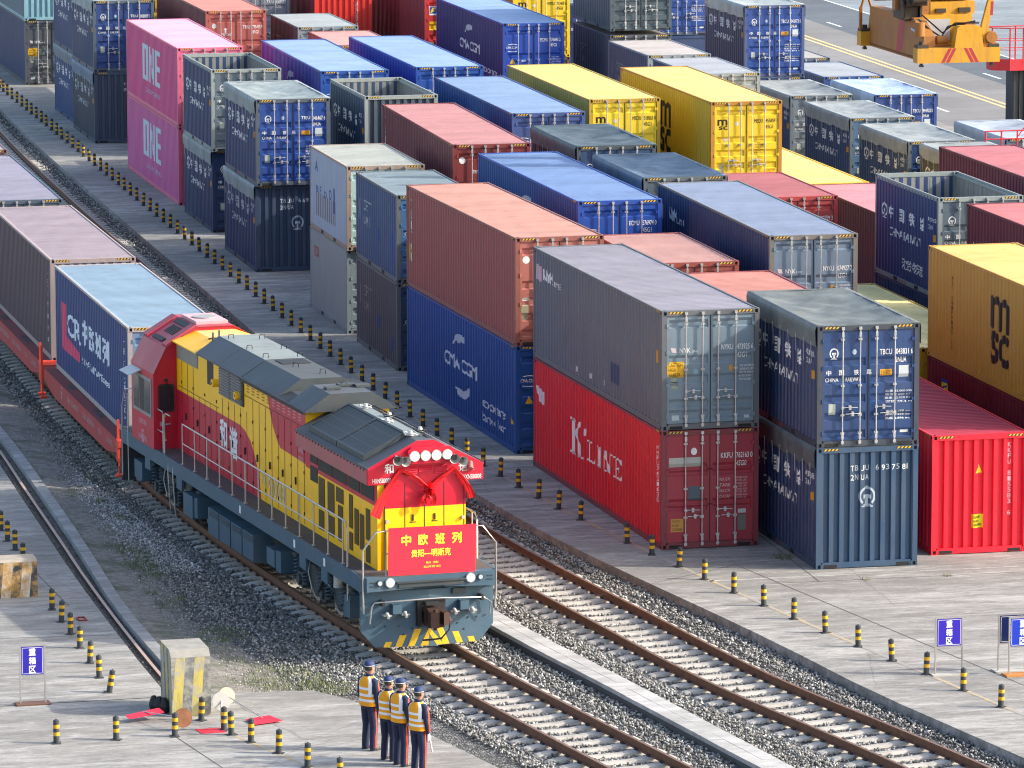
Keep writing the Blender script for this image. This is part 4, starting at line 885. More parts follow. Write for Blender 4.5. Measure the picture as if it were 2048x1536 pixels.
# ---- lane 2
HCx("red 40 foot ground level container numbered 815583 with ribbed bright end on the right", 6.05, -2.29, 0, 'D01830', 'B02C44', front='end', doorc='E0122E', wear=.1, rust=.04, seed=4)
c_red = bpy.context.scene
c = HCx("dark blue 40 foot container numbered 074927 with grey NYK doors, middle right", 6.577, 12.579, B2, '25355C', '7E8CA6', doorc='66788A', frame_c='6E6A66', dk='nyk', yaw=-.032, wear=.3, rust=.14); nyk_door(c, "074927 7"); c.side("NYK", 10.9, 2.02, 1.0, .34, None, bold=.05); c.side("LINE", 9.9, 2.0, .8, .16); c.side(shape([(0, .0), (1, -.1), (1, .9), (.1, 1)]), 12.0, 1.98, .5, .42, ink('C9A9B0'), "logo")
HCx("lower container beneath blue grey container 074927", 6.577, 12.579, 0, '3A4A6A', '888', full=False, yaw=-.032)
c = CRx("railway container with dark wet looking tarpaulin and grey doors, in front of the yellow 455859", 6.886, 25.9, B2, '41566A', seed=61, doorc='4A5862', frame_c='555C5E', body='1F3E62'); cr_door(c, "TBJU", "220141 8"); cr_side(c, "220141", faded=True)
CRx("lower railway container beneath the one with grey doors and dark tarpaulin", 6.886, 25.9, 0, seed=62, full=False, top='steel', roofc='3A4652')
c = CRx("railway container with near black tarpaulin and dark blue doors in front of yellow 518563", 7.104, 34.13, B2, '33434A', seed=63, doorc='1D3F66', frame_c='3F4A52', body='24384A'); cr_door(c, "TBJU", "220960 2"); cr_side(c, "220960", faded=True)
CRx("lower railway container beneath the near black tarpaulin one", 7.104, 34.13, 0, seed=64, full=False, top='steel', roofc='3A4652')
c = HCx("blue roofed 40 foot container with grey blue doors left of the yellow 518563", 7.543, 43.79, B2, CMA_, '7E98BC', doorc='3A4E82', yaw=-.029, wear=.15, rust=.05); cma_side(c, False); cma_door(c, "541187 4")
HCx("lower container beneath the blue roofed one left of yellow 518563", 7.543, 43.79, 0, CMA_, '888', full=False, yaw=-.029)
c = HCx("blue roofed 40 foot container in front of blue container 576845", 8.081, 59.48, B2, '1D3C96', '86A0C4', doorc='1F4A98', wear=.1, rust=.04, flatroof=True); cma_side(c, False); cma_door(c, "590418 6")
HCx("lower container beneath the blue roofed one in front of 576845", 8.081, 59.48, 0, CMA_, '888', full=False)
ST("pale salmon roofed 20 foot container between the two blue roofs at the top", 8.6, 74.6, S2, '8E4A44', 'C99A94'); ST("lower box under the pale salmon roofed 20 foot container", 8.6, 74.6, 0, '6E3A36', '888', full=False)
c = ST("grey roofed 20 foot container with brown ribbed side and CRT lettering near the top", 8.75, 82.54, S2, '4A3C42', 'A3ABAC', doorc='7E8C90', wear=.4); crt_side(c, True); c.door(shape([(0, .0), (.5, .0), (.8, .5), (.5, 1), (.0, .8)]), .3, 1.6, .3, .34, ink('7CC8A8'), "logo")
ST("lower box under the grey roofed 20 foot container with CRT lettering", 8.75, 82.54, 0, '3F3A40', '888', full=False)
c = CRx("grey railway container numbered 430933 at the top edge left of the ribbed red end", 8.5, 94.8, B2, '8E9A9C', doorc='6A7682', seed=71); number_plate(c, "TBJU", "430933 7", "22G1"); CRx("lower railway container beneath grey container 430933", 8.5, 94.8, 0, seed=72, doorc='4A5A70')
# ---- lane 3
HCx("dark red container with yellow and blue sticker beneath the big ochre container", 9.76, -2.42, 0, '6A1624', '888', wear=.15, rust=.06)
MSCR = HCx("big ochre yellow 40 foot container with dark MSC letters at the right edge", 9.76, -2.42, B2, 'C08E34', 'CFC072', wear=.2, rust=.12); msc_side(MSCR, 7.0, .62); vert_side(MSCR, "MSC SHIPPING CO", 10.2, 2.25, .1, ink('33260F'))
HCx("ground level 40 foot container with pale yellow roof behind container 043831", 10.25, 10.9, 0, 'B08A20', 'FFF0A8', doorc='B8901C', wear=.2)  # roof in one even pale yellow
c = ST("red 20 foot container numbered 602759 with two tone roof behind the NYK 074927 roof", 10.15, 25.3, S2, '8A2E30', 'B56A6C', doorc='B03A38'); number_plate(c, "TCLU", "602759 3", "22G1"); ST("lower box beneath red container 602759", 10.15, 25.3, 0, '6A2A2C', '888', full=False)
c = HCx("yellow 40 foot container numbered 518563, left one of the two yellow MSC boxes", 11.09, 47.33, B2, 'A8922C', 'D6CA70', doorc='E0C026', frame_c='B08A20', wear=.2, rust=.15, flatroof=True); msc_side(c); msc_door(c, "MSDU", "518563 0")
HCx("lower container beneath yellow container 518563", 11.09, 47.33, 0, 'A8862C', '888', full=False)
c = HCx("bright red container with ribbed end at the top edge beside container 430933", 11.8, 93.5, B2, '6E2030', '888', front='end', doorc='D03428', wear=.1, rust=.03); vert_door(c, "GESU57480", 1.75, 2.2, .12); HCx("lower container beneath the bright red ribbed end at the top edge", 11.8, 93.5, 0, '6E2030', '888', full=False)
# ---- lane 4
c = HCx("dark red container just above the ochre one, right of the open topped one", 13.95 - .3, 5.65, B2, '6A1A28', 'C77476', wear=.15, rust=.08); c.side(RC, 11.6, 1.0, .05, .9, None, "sticker")
HCx("lower container beneath the dark red one right of the open topped container", 13.65, 5.65, 0, '5A1A26', '888', full=False)
c = CRx("open topped railway container with pale rim at the right, above the yellow roof", 13.59, 19.22, B2, '9aa', top='open', seed=81, doorc='52616C', frame_c='6E7A80', railc='858F8F', wear=.3, rust=.1, body='1B3768'); cr_side(c, "1J0101"); cr_door(c, "TBJU", "101010 8"); c.side("沈铁物流", 3.4, .45, 1.9, .32); sticker(c, .395 * 2.5, 2.08, .22, .3, 'DDA81C', "限\n高", '6B4B12')
CRx("lower railway container beneath the open topped one at the right", 13.59, 19.22, 0, seed=82, full=False, top='steel', roofc='3A4652')
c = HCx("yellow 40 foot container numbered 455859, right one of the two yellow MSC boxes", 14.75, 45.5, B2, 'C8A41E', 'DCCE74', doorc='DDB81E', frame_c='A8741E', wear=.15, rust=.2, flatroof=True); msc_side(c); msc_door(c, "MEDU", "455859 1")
HCx("lower container beneath yellow container 455859", 14.75, 45.5, 0, 'A8862C', '888', full=False)
c = HCx("blue 40 foot container numbered 576845 with white CMA CGM lettering at the top middle", 15.27, 75.31, B2, '1A2C6C', '84A0C8', doorc='1B4096', wear=.1, rust=.03, flatroof=True); cma_side(c); cma_door(c, "576845 2")
HCx("lower container beneath blue container 576845", 15.27, 75.31, 0, CMA_, '888', full=False)
c = HCx("dark red container with yellow and blue F sticker left of blue container 576845", 15.3, 88.4, B2, '7A2030', '888', doorc='B83434', wear=.1, rust=.05); sticker(c, .2, 2.1, .32, .36, 'E8E8E8'); c.door(RC, .22, 2.17, .28, .27, ink('1E4C9C'), "sticker", off=.006); c.door(shape([(0, 0), (.2, .7), (.5, 1), (1, 1), (.9, .75), (.5, .7), (.45, .5), (.75, .5), (.7, .3), (.4, .3), (.25, 0)]), .24, 2.19, .24, .22, ink('E8C818'), "logo", off=.009); sticker(c, .2, 1.48, .34, .36, 'E8B810')
c.door(TRI, .66, 1.6, .16, .16, ink('E8B810'), "sticker"); sticker(c, .18, .72, .2, .28, '8A8A70')
HCx("lower container beneath the dark red one with the F sticker", 15.3, 88.4, 0, '6E2030', '888', full=False)
# ---- lane 5
HCx("red 40 foot container with pinkish striped roof at right edge behind the open topped one", 17.5, 19.2, B2, '6A2030', 'B87078', wear=.2, rust=.08); HCx("lower container beneath the red one with pinkish striped roof", 17.5, 19.2, 0, '5A1A26', '888', full=False)
HCx("ground level dark red container with pink ribbed roof left of the open topped one", 18.0, 33.85, 0, '6A2A30', 'D08A92', wear=.2); HCx("ground level yellow roofed container right of yellow container 455859", 18.05, 46.24, 0, 'C8A41E', 'D8CC78', doorc='DDB81E', wear=.1, flatroof=True)
c = ST("grey roofed 20 foot container numbered 025005 behind the two yellow boxes, nearer", 18.62, 60.53, S2, '4A4E58', 'A0A6AE', doorc='888F92'); number_plate(c, "CRTU", "025005 7", "22G1"); ST("lower box beneath grey container 025005", 18.62, 60.53, 0, '444', '888', full=False)
c = ST("beige roofed 20 foot container with CRT lettering behind the two yellow boxes, farther", 18.91, 67.74, S2, '50545E', 'B8B2B0', doorc='888F92'); crt_side(c, True); ST("lower box beneath the beige roofed 20 foot container", 18.91, 67.74, 0, '444', '888', full=False)
for k, (lb, ro) in enumerate((("bottom", '888'), ("middle", '888'), ("top", '707878'))):
    c = ST(lb + " box of the grey 20 foot stack with CRT lettering right of blue container 576845", 19.3, 74.4, k * 2.74, '4C5058' if k < 2 else '3E4E56', ro, wear=.4); crt_side(c, True)
c = HCx("yellow 40 foot container numbered 713458 at the top edge behind blue container 576845", 19.7, 91.0, B2, 'B89018', 'E0D080', doorc='D8B820', wear=.1); msc_door(c, "MSMU", "713458 5"); HCx("lower container beneath yellow container 713458", 19.7, 91.0, 0, '5A4A3A', '888', full=False)
# ---- lane 6, 7, 8
c = CRx("railway container glimpsed right of yellow container 713458", 22.6, 97.0, B2 - 1.2, '708090', seed=90, doorc='1D3B78'); cr_door(c, "TBJU", "300411 0")
c = CRx("blue railway container at the top edge left of container 042173", 28.1, 99.0, B2, '707C7E', seed=91, doorc='1E4288', frame_c='3A4C6C', body='40434E'); cr_door(c, "TBCU", "050318 8"); cr_side(c, "050318", faded=True); CRx("lower railway container beneath the one at the top edge left of 042173", 28.1, 99.0, 0, seed=92, full=False, top='steel', roofc='3A4652')
c = CRx("blue railway container numbered 042173 at the top right beside the road", 26.56, 80.51, B2, '8A9290', seed=93, doorc='1E4288', frame_c='3A4C7A', body='2A4060'); cr_door(c, "TBCU", "042173 5"); cr_side(c, "042173 5"); CRx("lower railway container beneath container 042173", 26.56, 80.51, 0, seed=94)
for (x, y, lb, dc, sd) in ((26.25, 73.35, "grey doors and grey tarpaulin roof just below container 042173", '68747C', 95), (26.0, 65.12, "grey blue doors, middle of three in a row at right", '4A6A8A', 96), (25.58, 57.18, "pale tarpaulin, nearest of three in a row at right", '1E3C6E', 97), (25.7, 50.6, "dark side and grey tarpaulin just behind the pinkish striped roof", '333F4A', 98)):
    c = CRx("ground level railway container with " + lb, x, y, 0, '7C8282', seed=sd, doorc=dc, frame_c='5A6670', body='1C3C66' if sd != 98 else '3A3E40'); cr_door(c, "TBCU", "0%d" % (sd * 431)); cr_side(c, "%d" % (sd * 91))
c = CRx("ground level railway container numbered 944732 with whitish sagging tarpaulin beside the road", 29.56, 72.9, 0, '93A6BC', seed=101, doorc='1E4080', body='1F4478'); cr_door(c, "TBCU", "944732 0")
c = CRx("ground level container with white panelled roof beside the road", 29.79, 80.11, 0, 'A0A6AC', top='steel', seed=102, doorc='2A4C88', body='24406E', flatroof=True)
CRx("ground level container with pale roof, farthest one beside the road", 30.0, 87.8, 0, 'A9A8A4', top='steel', seed=103, doorc='4A5A70', body='24406E')
c = CRx("ground level container with sagging bluish tarpaulin left of the dark crane leg", 29.3, 57.2, 0, '8A949E', seed=104, doorc='4A5A70', body='24384C')
# decoration of the ground level red container
RED = [o for o in COL.objects if o.type == 'EMPTY' and o.get('label', '').startswith("red 40 foot ground level")][0]
class _D(Ct):
    def __init__(s, t): s.t = t; s.L, s.W, s.H, s.dk, s.smooth, s.front = 12.192, NA, BH, 'std', False, 'end'
rd = _D(RED); vert_door(rd, "KKFU 815583 6", 1.92, 2.55, .11); rd.door(TRI, 1.1, 1.95, .18, .22, ink('E8D018'), "sticker"); rd.door(RC, 1.03, .62, .27, .33, ink('E8D810'), "sticker"); rd.door("CAUTION\n9.6 HIGH\nCONTAINER", 1.05, .66, .23, .25, ink('6A5A10'), off=.008)
fl = _D([o for o in COL.objects if o.type == 'EMPTY' and "yellow and blue sticker beneath" in o.get('label', '')][0]); fl.front = 'door'
fl.side(RC, 10.95, 1.72, .55, .75, ink('1E3C9C'), "sticker"); fl.side(shape([(0, .2), (1, .6), (1, .9), (0, .55)], [(0, .7), (1, .95), (.9, 1.0), (0, .95)]), 10.95, 1.9, .55, .5, ink('E8C818'), "logo", off=.008)
# ================================================================= locomotive
RED_ = paint("loco_red", lin('C0102E'), .3, .05, .38, fade=(.45, .3, .3)); YEL_ = paint("loco_yellow", lin('FFC000'), .15, .06, .4, fade=(.5, .4, .2))
BLU = paint("loco_bluegrey", lin('3C586A'), .35, .08, .45); DKB = paint("loco_darkgrey", lin('343D42'), .4, .05, .5); RF = paint("loco_roofgrey", lin('474C52'), .45, .1, .55, (1, 1, 1)); DEC = plain("deck_plate", lin('57504E'), .8, .1, .5, 3)
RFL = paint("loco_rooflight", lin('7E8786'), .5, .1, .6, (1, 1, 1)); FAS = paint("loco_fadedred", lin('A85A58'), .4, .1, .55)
BLK = plain("loco_black", (.02, .021, .023), .6, .1); MESHD = plain("dark_screen", (.035, .028, .02), .7, 0, .5, 40); GLS = plain("cab_glass", (.02, .025, .03), .08, 0, 0); SIL = plain("hand_rail_silver", (.52, .50, .48), .35, .6, .3, 9)
LAMP = plain("lamp_lit", (1, .98, .95), .3, 0, 0, 3, 1.6); CHR = plain("horn_metal", (.5, .49, .46), .35, .15, .3); ORG = paint("orange_red", lin('E0442A'), .2, .1, .5); YH = paint("yellow_handle", lin('E0A010'), .2, .1, .5)
LOCO = thing("locomotive", "red and yellow diesel locomotive with bow and red banner on its front", "locomotive", (-8.0, -9.95, 0), .0775)
def lo(name, mb, m, parent=LOCO, **k): return obj(name, mb, m, parent, **k)
DZ = 1.69
# underframe with deep side sills
mb = MB(); mb.box(-1.5, 1.5, .35, 20.9, 1.36, DZ - .02); mb.box(-1.56, -1.5, .35, 20.9, 1.34, DZ, 0); mb.box(1.5, 1.56, .35, 20.9, 1.34, DZ, 0)
for y in (2.9, 4.6, 15.2, 18.2): mb.box(-1.555, -1.50, y, y + .5, 1.05, 1.34)
lo("underframe", mb, BLU); lo("walkway", MB().box(-1.49, 1.49, .36, 20.88, DZ - .02, DZ + .004), DEC)
# front plate, slightly pointed in plan
def plate(y0, sgn, parent):
    o = -.12; mb = MB(); pts = [(-1.52, 1.40), (-1.52, .52), (-1.2, .16), (0, .13), (1.2, .16), (1.52, .52), (1.52, 1.40)]
    vs = [(x + o, y0 + sgn * abs(x) * .10, z) for x, z in pts]; n = len(pts)
    vs = [(x + o, y0 + sgn * abs(x) * .10, z) for x, z in pts] + [(x + o, y0 + sgn * (abs(x) * .10 + .06), z) for x, z in pts]
    vs += [(o, y0, 1.40), (o, y0 + sgn * .06, 1.40)]
    mb.add(vs, [(0, 1, 2, 3, 14), (3, 4, 5, 6, 14), (7, 15, 10, 9, 8), (10, 15, 13, 12, 11)] + [(i, 7 + i, 8 + i, i + 1) for i in range(6)] + [(0, 14, 15, 7), (14, 6, 13, 15)])
    mb.box(-1.5 + o, 1.5 + o, min(y0 + sgn * .12, y0 + sgn * .4), max(y0 + sgn * .12, y0 + sgn * .4), 1.36, DZ)
    return lo("front_plate", mb, BLU, parent)
fp = plate(0, 1, LOCO); lo("rear_plate", MB().box(-1.5, 1.5, 21.2, 21.28, .3, DZ).box(-1.5, 1.5, 20.9, 21.2, 1.36, DZ), DKB)
o_ = -.12
mb = MB(); mb.prism([(-1.46 + o_, 1.44), (-.42 + o_, 1.46), (-.36 + o_, 1.53), (.26 + o_, 1.53), (.32 + o_, 1.46), (1.46 + o_, 1.42), (1.46 + o_, DZ + .06), (-1.46 + o_, DZ + .06)], 'y', -.13, .14); lo("lamp_beam", mb, BLU, fp)
lo("step_lip", MB().box(-.78 + o_, .78 + o_, -.19, -.13, 1.60, 1.635).box(-.74 + o_, .74 + o_, -.16, -.13, 1.5, 1.6), DKB, fp)
for x in (-1.06, .78):
    h = lo("headlight", MB().cyl((x, -.13, 1.63), (x, -.18, 1.63), .105, 18), CHR, fp); lo("lamp_glass", MB().cyl((x, -.18, 1.63), (x, -.188, 1.63), .075, 18), LAMP, h)
for x in (-1.29, 1.01): h = lo("marker_light", MB().cyl((x, -.13, 1.63), (x, -.17, 1.63), .07, 16), DKB, fp); lo("lamp_glass", MB().cyl((x, -.17, 1.63), (x, -.176, 1.63), .05, 16), plain("lens_grey", (.45, .5, .55), .1), h)
for x in (-1.5, 1.17):
    for z in (1.58, 1.66): lo("vent_slot", MB().box(x, x + .13, -.145, -.129, z - .02, z), DKB, fp)
# chevrons on the plate
mb = MB(); py = lambda x: abs(x - o_) * .10 - .004
def chev(x0, x1, sl, top):
    z0 = .150 + .0; H_ = top
    mb.add([(x0, py(x0), z0), (x1, py(x1), z0), (x1 + sl * H_, py(x1 + sl * H_), z0 + H_), (x0 + sl * H_, py(x0 + sl * H_), z0 + H_)], [(0, 1, 2, 3)])
for x0, h in ((-1.14, .12), (-.88, .26), (-.60, .38)): chev(x0, x0 + .15, .42, h)
for x0, h in ((1.0 + o_, .12), (.70 + o_, .26), (.38 + o_, .38)): chev(x0 - .15 + .1, x0 + .1, -.42, h)
mb.add([(-.32, py(-.32), .15), (-.14, py(-.14), .15), (o_ + .0, -.004, .42), (.06, py(.06), .15), (.22, py(.22), .15), (o_, -.006, .56)], [(0, 1, 2, 5), (2, 3, 4, 5)])
lo("hazard_chevron", mb, plain("chevron_yellow", lin('E0B424'), .5, 0, .45, 14), fp)
# coupler
kb = plain("coupler_rust", lin('46332A'), .7, .4, .6, 9); mb = MB(); mb.prism([(-.17, .62), (.17, .62), (.2, .7), (.2, .98), (.1, 1.04), (-.2, 1.04), (-.2, .7)], 'y', -.42, .1); mb.prism([(-.2, -.62), (-.02, -.66), (.02, -.42), (-.2, -.3)], 'z', .66, 1.0); mb.prism([(.1, -.62), (.24, -.56), (.24, -.3), (.08, -.3)], 'z', .7, .98); mb.cyl((-.08, -.56, .6), (-.08, -.56, 1.06), .045, 10)
cp = lo("coupler", mb, kb); cp.location.x = -.08; lo("coupler_pocket", MB().box(-.34, .3, -.1, .05, .95, 1.18).box(-.34, -.24, -.12, .05, .6, 1.0).box(-.2, .1, -.3, -.1, 1.1, 1.16), BLK, cp)
lo("air_hose", MB().tube([(.2, -.05, .9), (.26, -.3, .8), (.22, -.36, .55), (.05, -.33, .36), (-.15, -.3, .34), (-.3, -.12, .3)], .022, 6), BLK)
lo("hose_valve", MB().box(.18, .3, -.14, -.02, .72, .84).cyl((.24, -.14, .78), (.33, -.2, .7), .015, 6), plain("valve_red", lin('C81E28'), .5))
for x in (-.98, .56):
    b_ = lo("jumper_box", MB().box(x, x + .2, -.12, .1, .92, 1.12), BLU)
    for dx in (-.16, .25): lo("hose_coupling", MB().cyl((x + dx + .04, -.04, .92), (x + dx + .04, -.18, .86), .05, 10, r2=.035).box(x + dx - .04, x + dx + .14, -.1, .1, .87, .9), CHR, b_)
lo("uncoupling_rod", MB().tube([(-1.48, -.02, .72), (-1.46, -.1, 1.1), (-1.4, -.12, 1.2), (-.3, -.16, 1.22), (.1, -.16, 1.22), (1.1, -.12, 1.17), (1.26, -.1, 1.05), (1.26, -.02, .78)], .018, 6), SIL)
for x in (-1.2, 1.06): lo("rod_bracket", MB().box(x - .03, x + .03, -.14, .1, 1.1, 1.22), BLK)
lo("sign_frame", MB().box(.42, .72, -.0, .1, 1.26, 1.38), DKB)
mb = MB()
for x, z in [(-1.35, .62), (-1.1, .62), (-.8, .62), (-.5, .55), (-.2, .72), (.55, .6), (.8, .7), (1.0, .7), (1.2, .72), (-.7, .42), (.7, .45)]: mb.cyl((x, -.02 + abs(x - o_) * .1, z), (x, .1, z), .018, 6)
lo("plate_bolts", mb, BLK, fp, kind='stuff')
# --- hood
HW = 1.0
YB, YE, ZT = .93, 17.6, 4.40
mb = MB(); sec = [(-HW, DZ), (-HW, ZT - .02), (HW, ZT - .02), (HW, DZ)]
mb.prism([(-HW, DZ), (HW, DZ), (HW, 3.6), (-HW, 3.6)], 'y', YB, 6.4); mb.prism([(-HW, DZ), (HW, DZ), (HW, ZT), (-HW, ZT)], 'y', 6.4, YE); lo("hood", mb, YEL_)
# red livery, 4 mm proud on both sides and the front
low = [(YE, DZ), (YE, 3.19), (13.5, 3.19), (11.9, 3.19), (11.45, 3.12), (11.0, 2.95), (10.7, 2.72), (10.46, 2.46), (10.25, 2.15), (10.15, 1.9), (10.1, DZ)]
upp = [(9.55, ZT), (9.45, 4.2), (9.3, 3.9), (9.05, 3.6), (8.75, 3.35), (8.45, 3.19), (6.4, 3.15), (6.4, ZT)]
for s in (-1, 1):
    x = s * (HW + .004)
    for pg in (low, upp): lo("red_livery", MB().prism(pg, 'x', min(x, x - s * .004), max(x, x - s * .004)), RED_)
    lo("red_livery", MB().box(min(x, x - s * .004), max(x, x - s * .004), YB, 6.4, 3.10, 3.6), RED_)
lo("front_panel", MB().box(-.83, 1.02, YB - .03, YB, DZ, 3.06), paint("loco_front_yellow", lin('F0C800'), .1, .03, .4)); lo("front_panel", MB().box(-.83, 1.02, YB - .03, YB, 3.06, 3.66), paint("loco_front_red", lin('C00A2E'), .1, .03, .35))
for s in (-1, 1): lo("corner_post", MB().prism([(s * .84 + .09, YB - .03), (s * 1.0 + (.0), YB + .1), (s * 1.0, YB + .12), (s * .84 + .09, YB)], 'z', DZ, 3.66), YEL_)
mb = MB()
for x in (-.84, -.38, .07, .52, .98): mb.box(x - .009, x + .009, YB - .034, YB - .029, DZ, 3.66)
for x in (-.2, .3): mb.box(x - .07, x + .07, YB - .036, YB - .03, 2.72, 2.74); mb.box(x - .02, x + .02, YB - .05, YB - .03, 2.76, 2.9)
lo("door_seam", mb, BLK, kind='stuff')
for x in (-.82, .93): lo("marker_lamp", MB().cyl((x + .02, YB - .03, 2.78), (x + .02, YB - .09, 2.78), .04, 10), CHR)
# doors, seams, hinges, handles on the long side
sm = MB(); hn = MB(); lv = MB(); lw = MB(); yy = 6.75; k = 0
for s in (-1, 1):
    X = s * (HW + .006); A, B_ = min(X, X + s * .003), max(X, X + s * .003)
    y = 6.5; k = 0
    while y < 17.4:
        top = 3.95 if 6.5 <= y <= 11 else (3.6 if y < 13.7 else 3.3 + .9 * (y > 15.6)); sm.box(A, B_, y - .009, y + .009, DZ + .05, top)
        if k % 2 == 0:
            for z in (1.95, 2.4, 2.9, 3.4): hn.box(A, A + s * .0 + .02 if s > 0 else B_, y - .014, y + .014, z, z + .07) if s > 0 else hn.box(A - .014, B_, y - .014, y + .014, z, z + .07)
        else: hn.box(*( (A, B_ + .03) if s > 0 else (A - .03, B_)), y + .12, y + .15, 2.55, 2.72)
        y += .53; k += 1
    sm.box(A, B_, 6.4, 11.45, 3.97, 3.985); sm.box(A, B_, 13.75, 17.4, 3.3, 3.312)
    for j in range(11):
        y = 6.75 + j * .43
        for q in range(3): (lv if y < 9.2 else lw).box(A, B_, y, y + .2, 4.08 + q * .07, 4.10 + q * .07)
lo("panel_seam", sm, plain("seam_dark", (.05, .03, .02), .8), kind='stuff'); lo("hinges_and_latches", hn, BLK, kind='stuff')  # thin dark brown lines along the hood panel joints
lo("louvre_slots", lv, plain("slot_pale", lin('D8A8A8'), .6), kind='stuff'); lo("louvre_slots", lw, plain("slot_brown", lin('7A5A10'), .7), kind='stuff')
for s in (-1, 1):
    X = s * (HW + .01); fr = lo("louvre_grille", MB().box(min(X, X + s * .03), max(X, X + s * .03), 11.5, 13.55, 3.68, 4.40), DKB)
    for j in range(10):
        z = 3.74 + j * .066
        for y0 in (11.56, 12.56): lo("slat", MB().prism([(X + s * .02, z), (X + s * .075, z - .022), (X + s * .075, z - .01), (X + s * .02, z + .022)], 'y', y0, y0 + .92), paint("slat_grey", lin('8A8078'), .3, .1, .5), fr)
    lo("side_window_opening", MB().box(min(X - s * .02, X - s * .004), max(X - s * .02, X - s * .004), 14.2, 14.75, 3.75, 4.33), BLK)
    for y in (13.75, 11.75): lo("lifting_lug", MB().cyl((X + s * .0, y, 3.92), (X + s * .16, y, 3.92), .1, 14).cyl((X + s * .16, y, 3.92), (X + s * .165, y, 3.92), .035, 10, 1), [YEL_, BLK])
    lo("side_vent", MB().box(min(X, X + s * .004), max(X, X + s * .004), 15.6, 17.5, 3.98, 4.34), paint("vent_grey", lin('8A857A'), .3, .15, .6))
# --- roof over the engine: sloped flanks and flat middle
def roofsec(y0, y1, m1, m2, xe=1.1, ze=4.41, xr=.5, zr=4.80, nm="roof_hatch", dz=0):
    mb = MB(); P = [(-xe, ze - .03), (-xe, ze + dz), (-xr, zr + dz), (xr, zr + dz), (xe, ze + dz), (xe, ze - .03)]
    vs = [(x, y, z) for y in (y0, y1) for x, z in P]
    mb.add(vs, [(0, 1, 7, 6), (1, 2, 8, 7), (3, 4, 10, 9), (4, 5, 11, 10), (0, 1, 2, 3, 4, 5), (11, 10, 9, 8, 7, 6)], 0); mb.add(vs, [(2, 3, 9, 8)], 1); return lo(nm, mb, [m1, m2])
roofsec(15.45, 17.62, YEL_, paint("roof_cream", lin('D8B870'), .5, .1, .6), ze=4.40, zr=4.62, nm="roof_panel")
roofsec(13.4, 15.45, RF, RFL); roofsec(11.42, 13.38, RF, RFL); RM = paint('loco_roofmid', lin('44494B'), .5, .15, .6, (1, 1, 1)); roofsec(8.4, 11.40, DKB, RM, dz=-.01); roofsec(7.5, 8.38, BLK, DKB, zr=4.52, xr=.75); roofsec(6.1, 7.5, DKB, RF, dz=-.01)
for s in (-1, 1): lo("roof_gutter", MB().box(s * 1.12 - .02, s * 1.12 + .02, 6.1, 11.42, 4.34, 4.42), BLK)
lo("roof_opening", MB().box(-.3, .4, 10.6, 11.25, 4.79, 4.806), BLK); lo("exhaust_opening", MB().box(-.1, .6, 7.6, 8.3, 4.52, 4.55).box(.72, 1.0, 8.2, 8.9, 4.5, 4.64), BLK)
for x, y in ((-.35, 14.9), (.35, 14.6), (-.4, 13.1), (.4, 12.9), (-.4, 11.7), (.42, 11.6), (-.1, 10.2), (.2, 9.0), (.1, 7.0)): lo("roof_grab_ring", MB().tube([(x - .07, y, 4.79), (x - .06, y, 4.9), (x + .06, y, 4.9), (x + .07, y, 4.79)], .011, 5), BLK)
for x, y in ((-.25, 6.75), (.15, 7.1), (.5, 6.9)): lo("roof_hatch_plate", MB().box(x - .17, x + .17, y - .13, y + .13, 4.80, 4.85), DKB)
for y in (16.2, 15.9): lo("roof_antenna", MB().cyl((-.45 + (y - 16) * .8, y, 4.6), (-.45 + (y - 16) * .8, y, 4.82), .02, 6).box(-.55, -.35, y - .05, y + .05, 4.6, 4.64), BLK)
# --- radiator section with overhanging wings
WX = 1.33; C0 = .10
P = [(-WX + C0, 3.60), (-WX + C0, 3.97), (-.2 + C0, 4.53), (.2 + C0, 4.53), (WX + C0, 3.97), (WX + C0, 3.60)]
mb = MB(); mb.prism(P, 'y', YB - .0, 6.4); lo("radiator_hood", mb, RF)
mb = MB(); mb.prism(P, 'y', YB - .035, YB - .002); lo("front_hood_face", mb, paint("loco_front_red", lin('C00A2E'), .1, .03, .35))
for s in (-1, 1): x = s * WX + C0; lo("wing_fascia", MB().box(min(x, x + s * .012), max(x, x + s * .012), YB, 6.4, 3.60, 3.93), FAS); lo("wing_edge", MB().box(min(x, x + s * .02), max(x, x + s * .02), YB - .02, 6.42, 3.93, 3.99), RF)
bm_ = MB()
for j in range(22):
    for s in (-1, 1): bm_.box(s * WX + C0 + s * .02 - .012, s * WX + C0 + s * .02 + .012, 1.1 + j * .245, 1.13 + j * .245, 3.9, 3.93)
lo("rivets", bm_, BLK, kind='stuff')
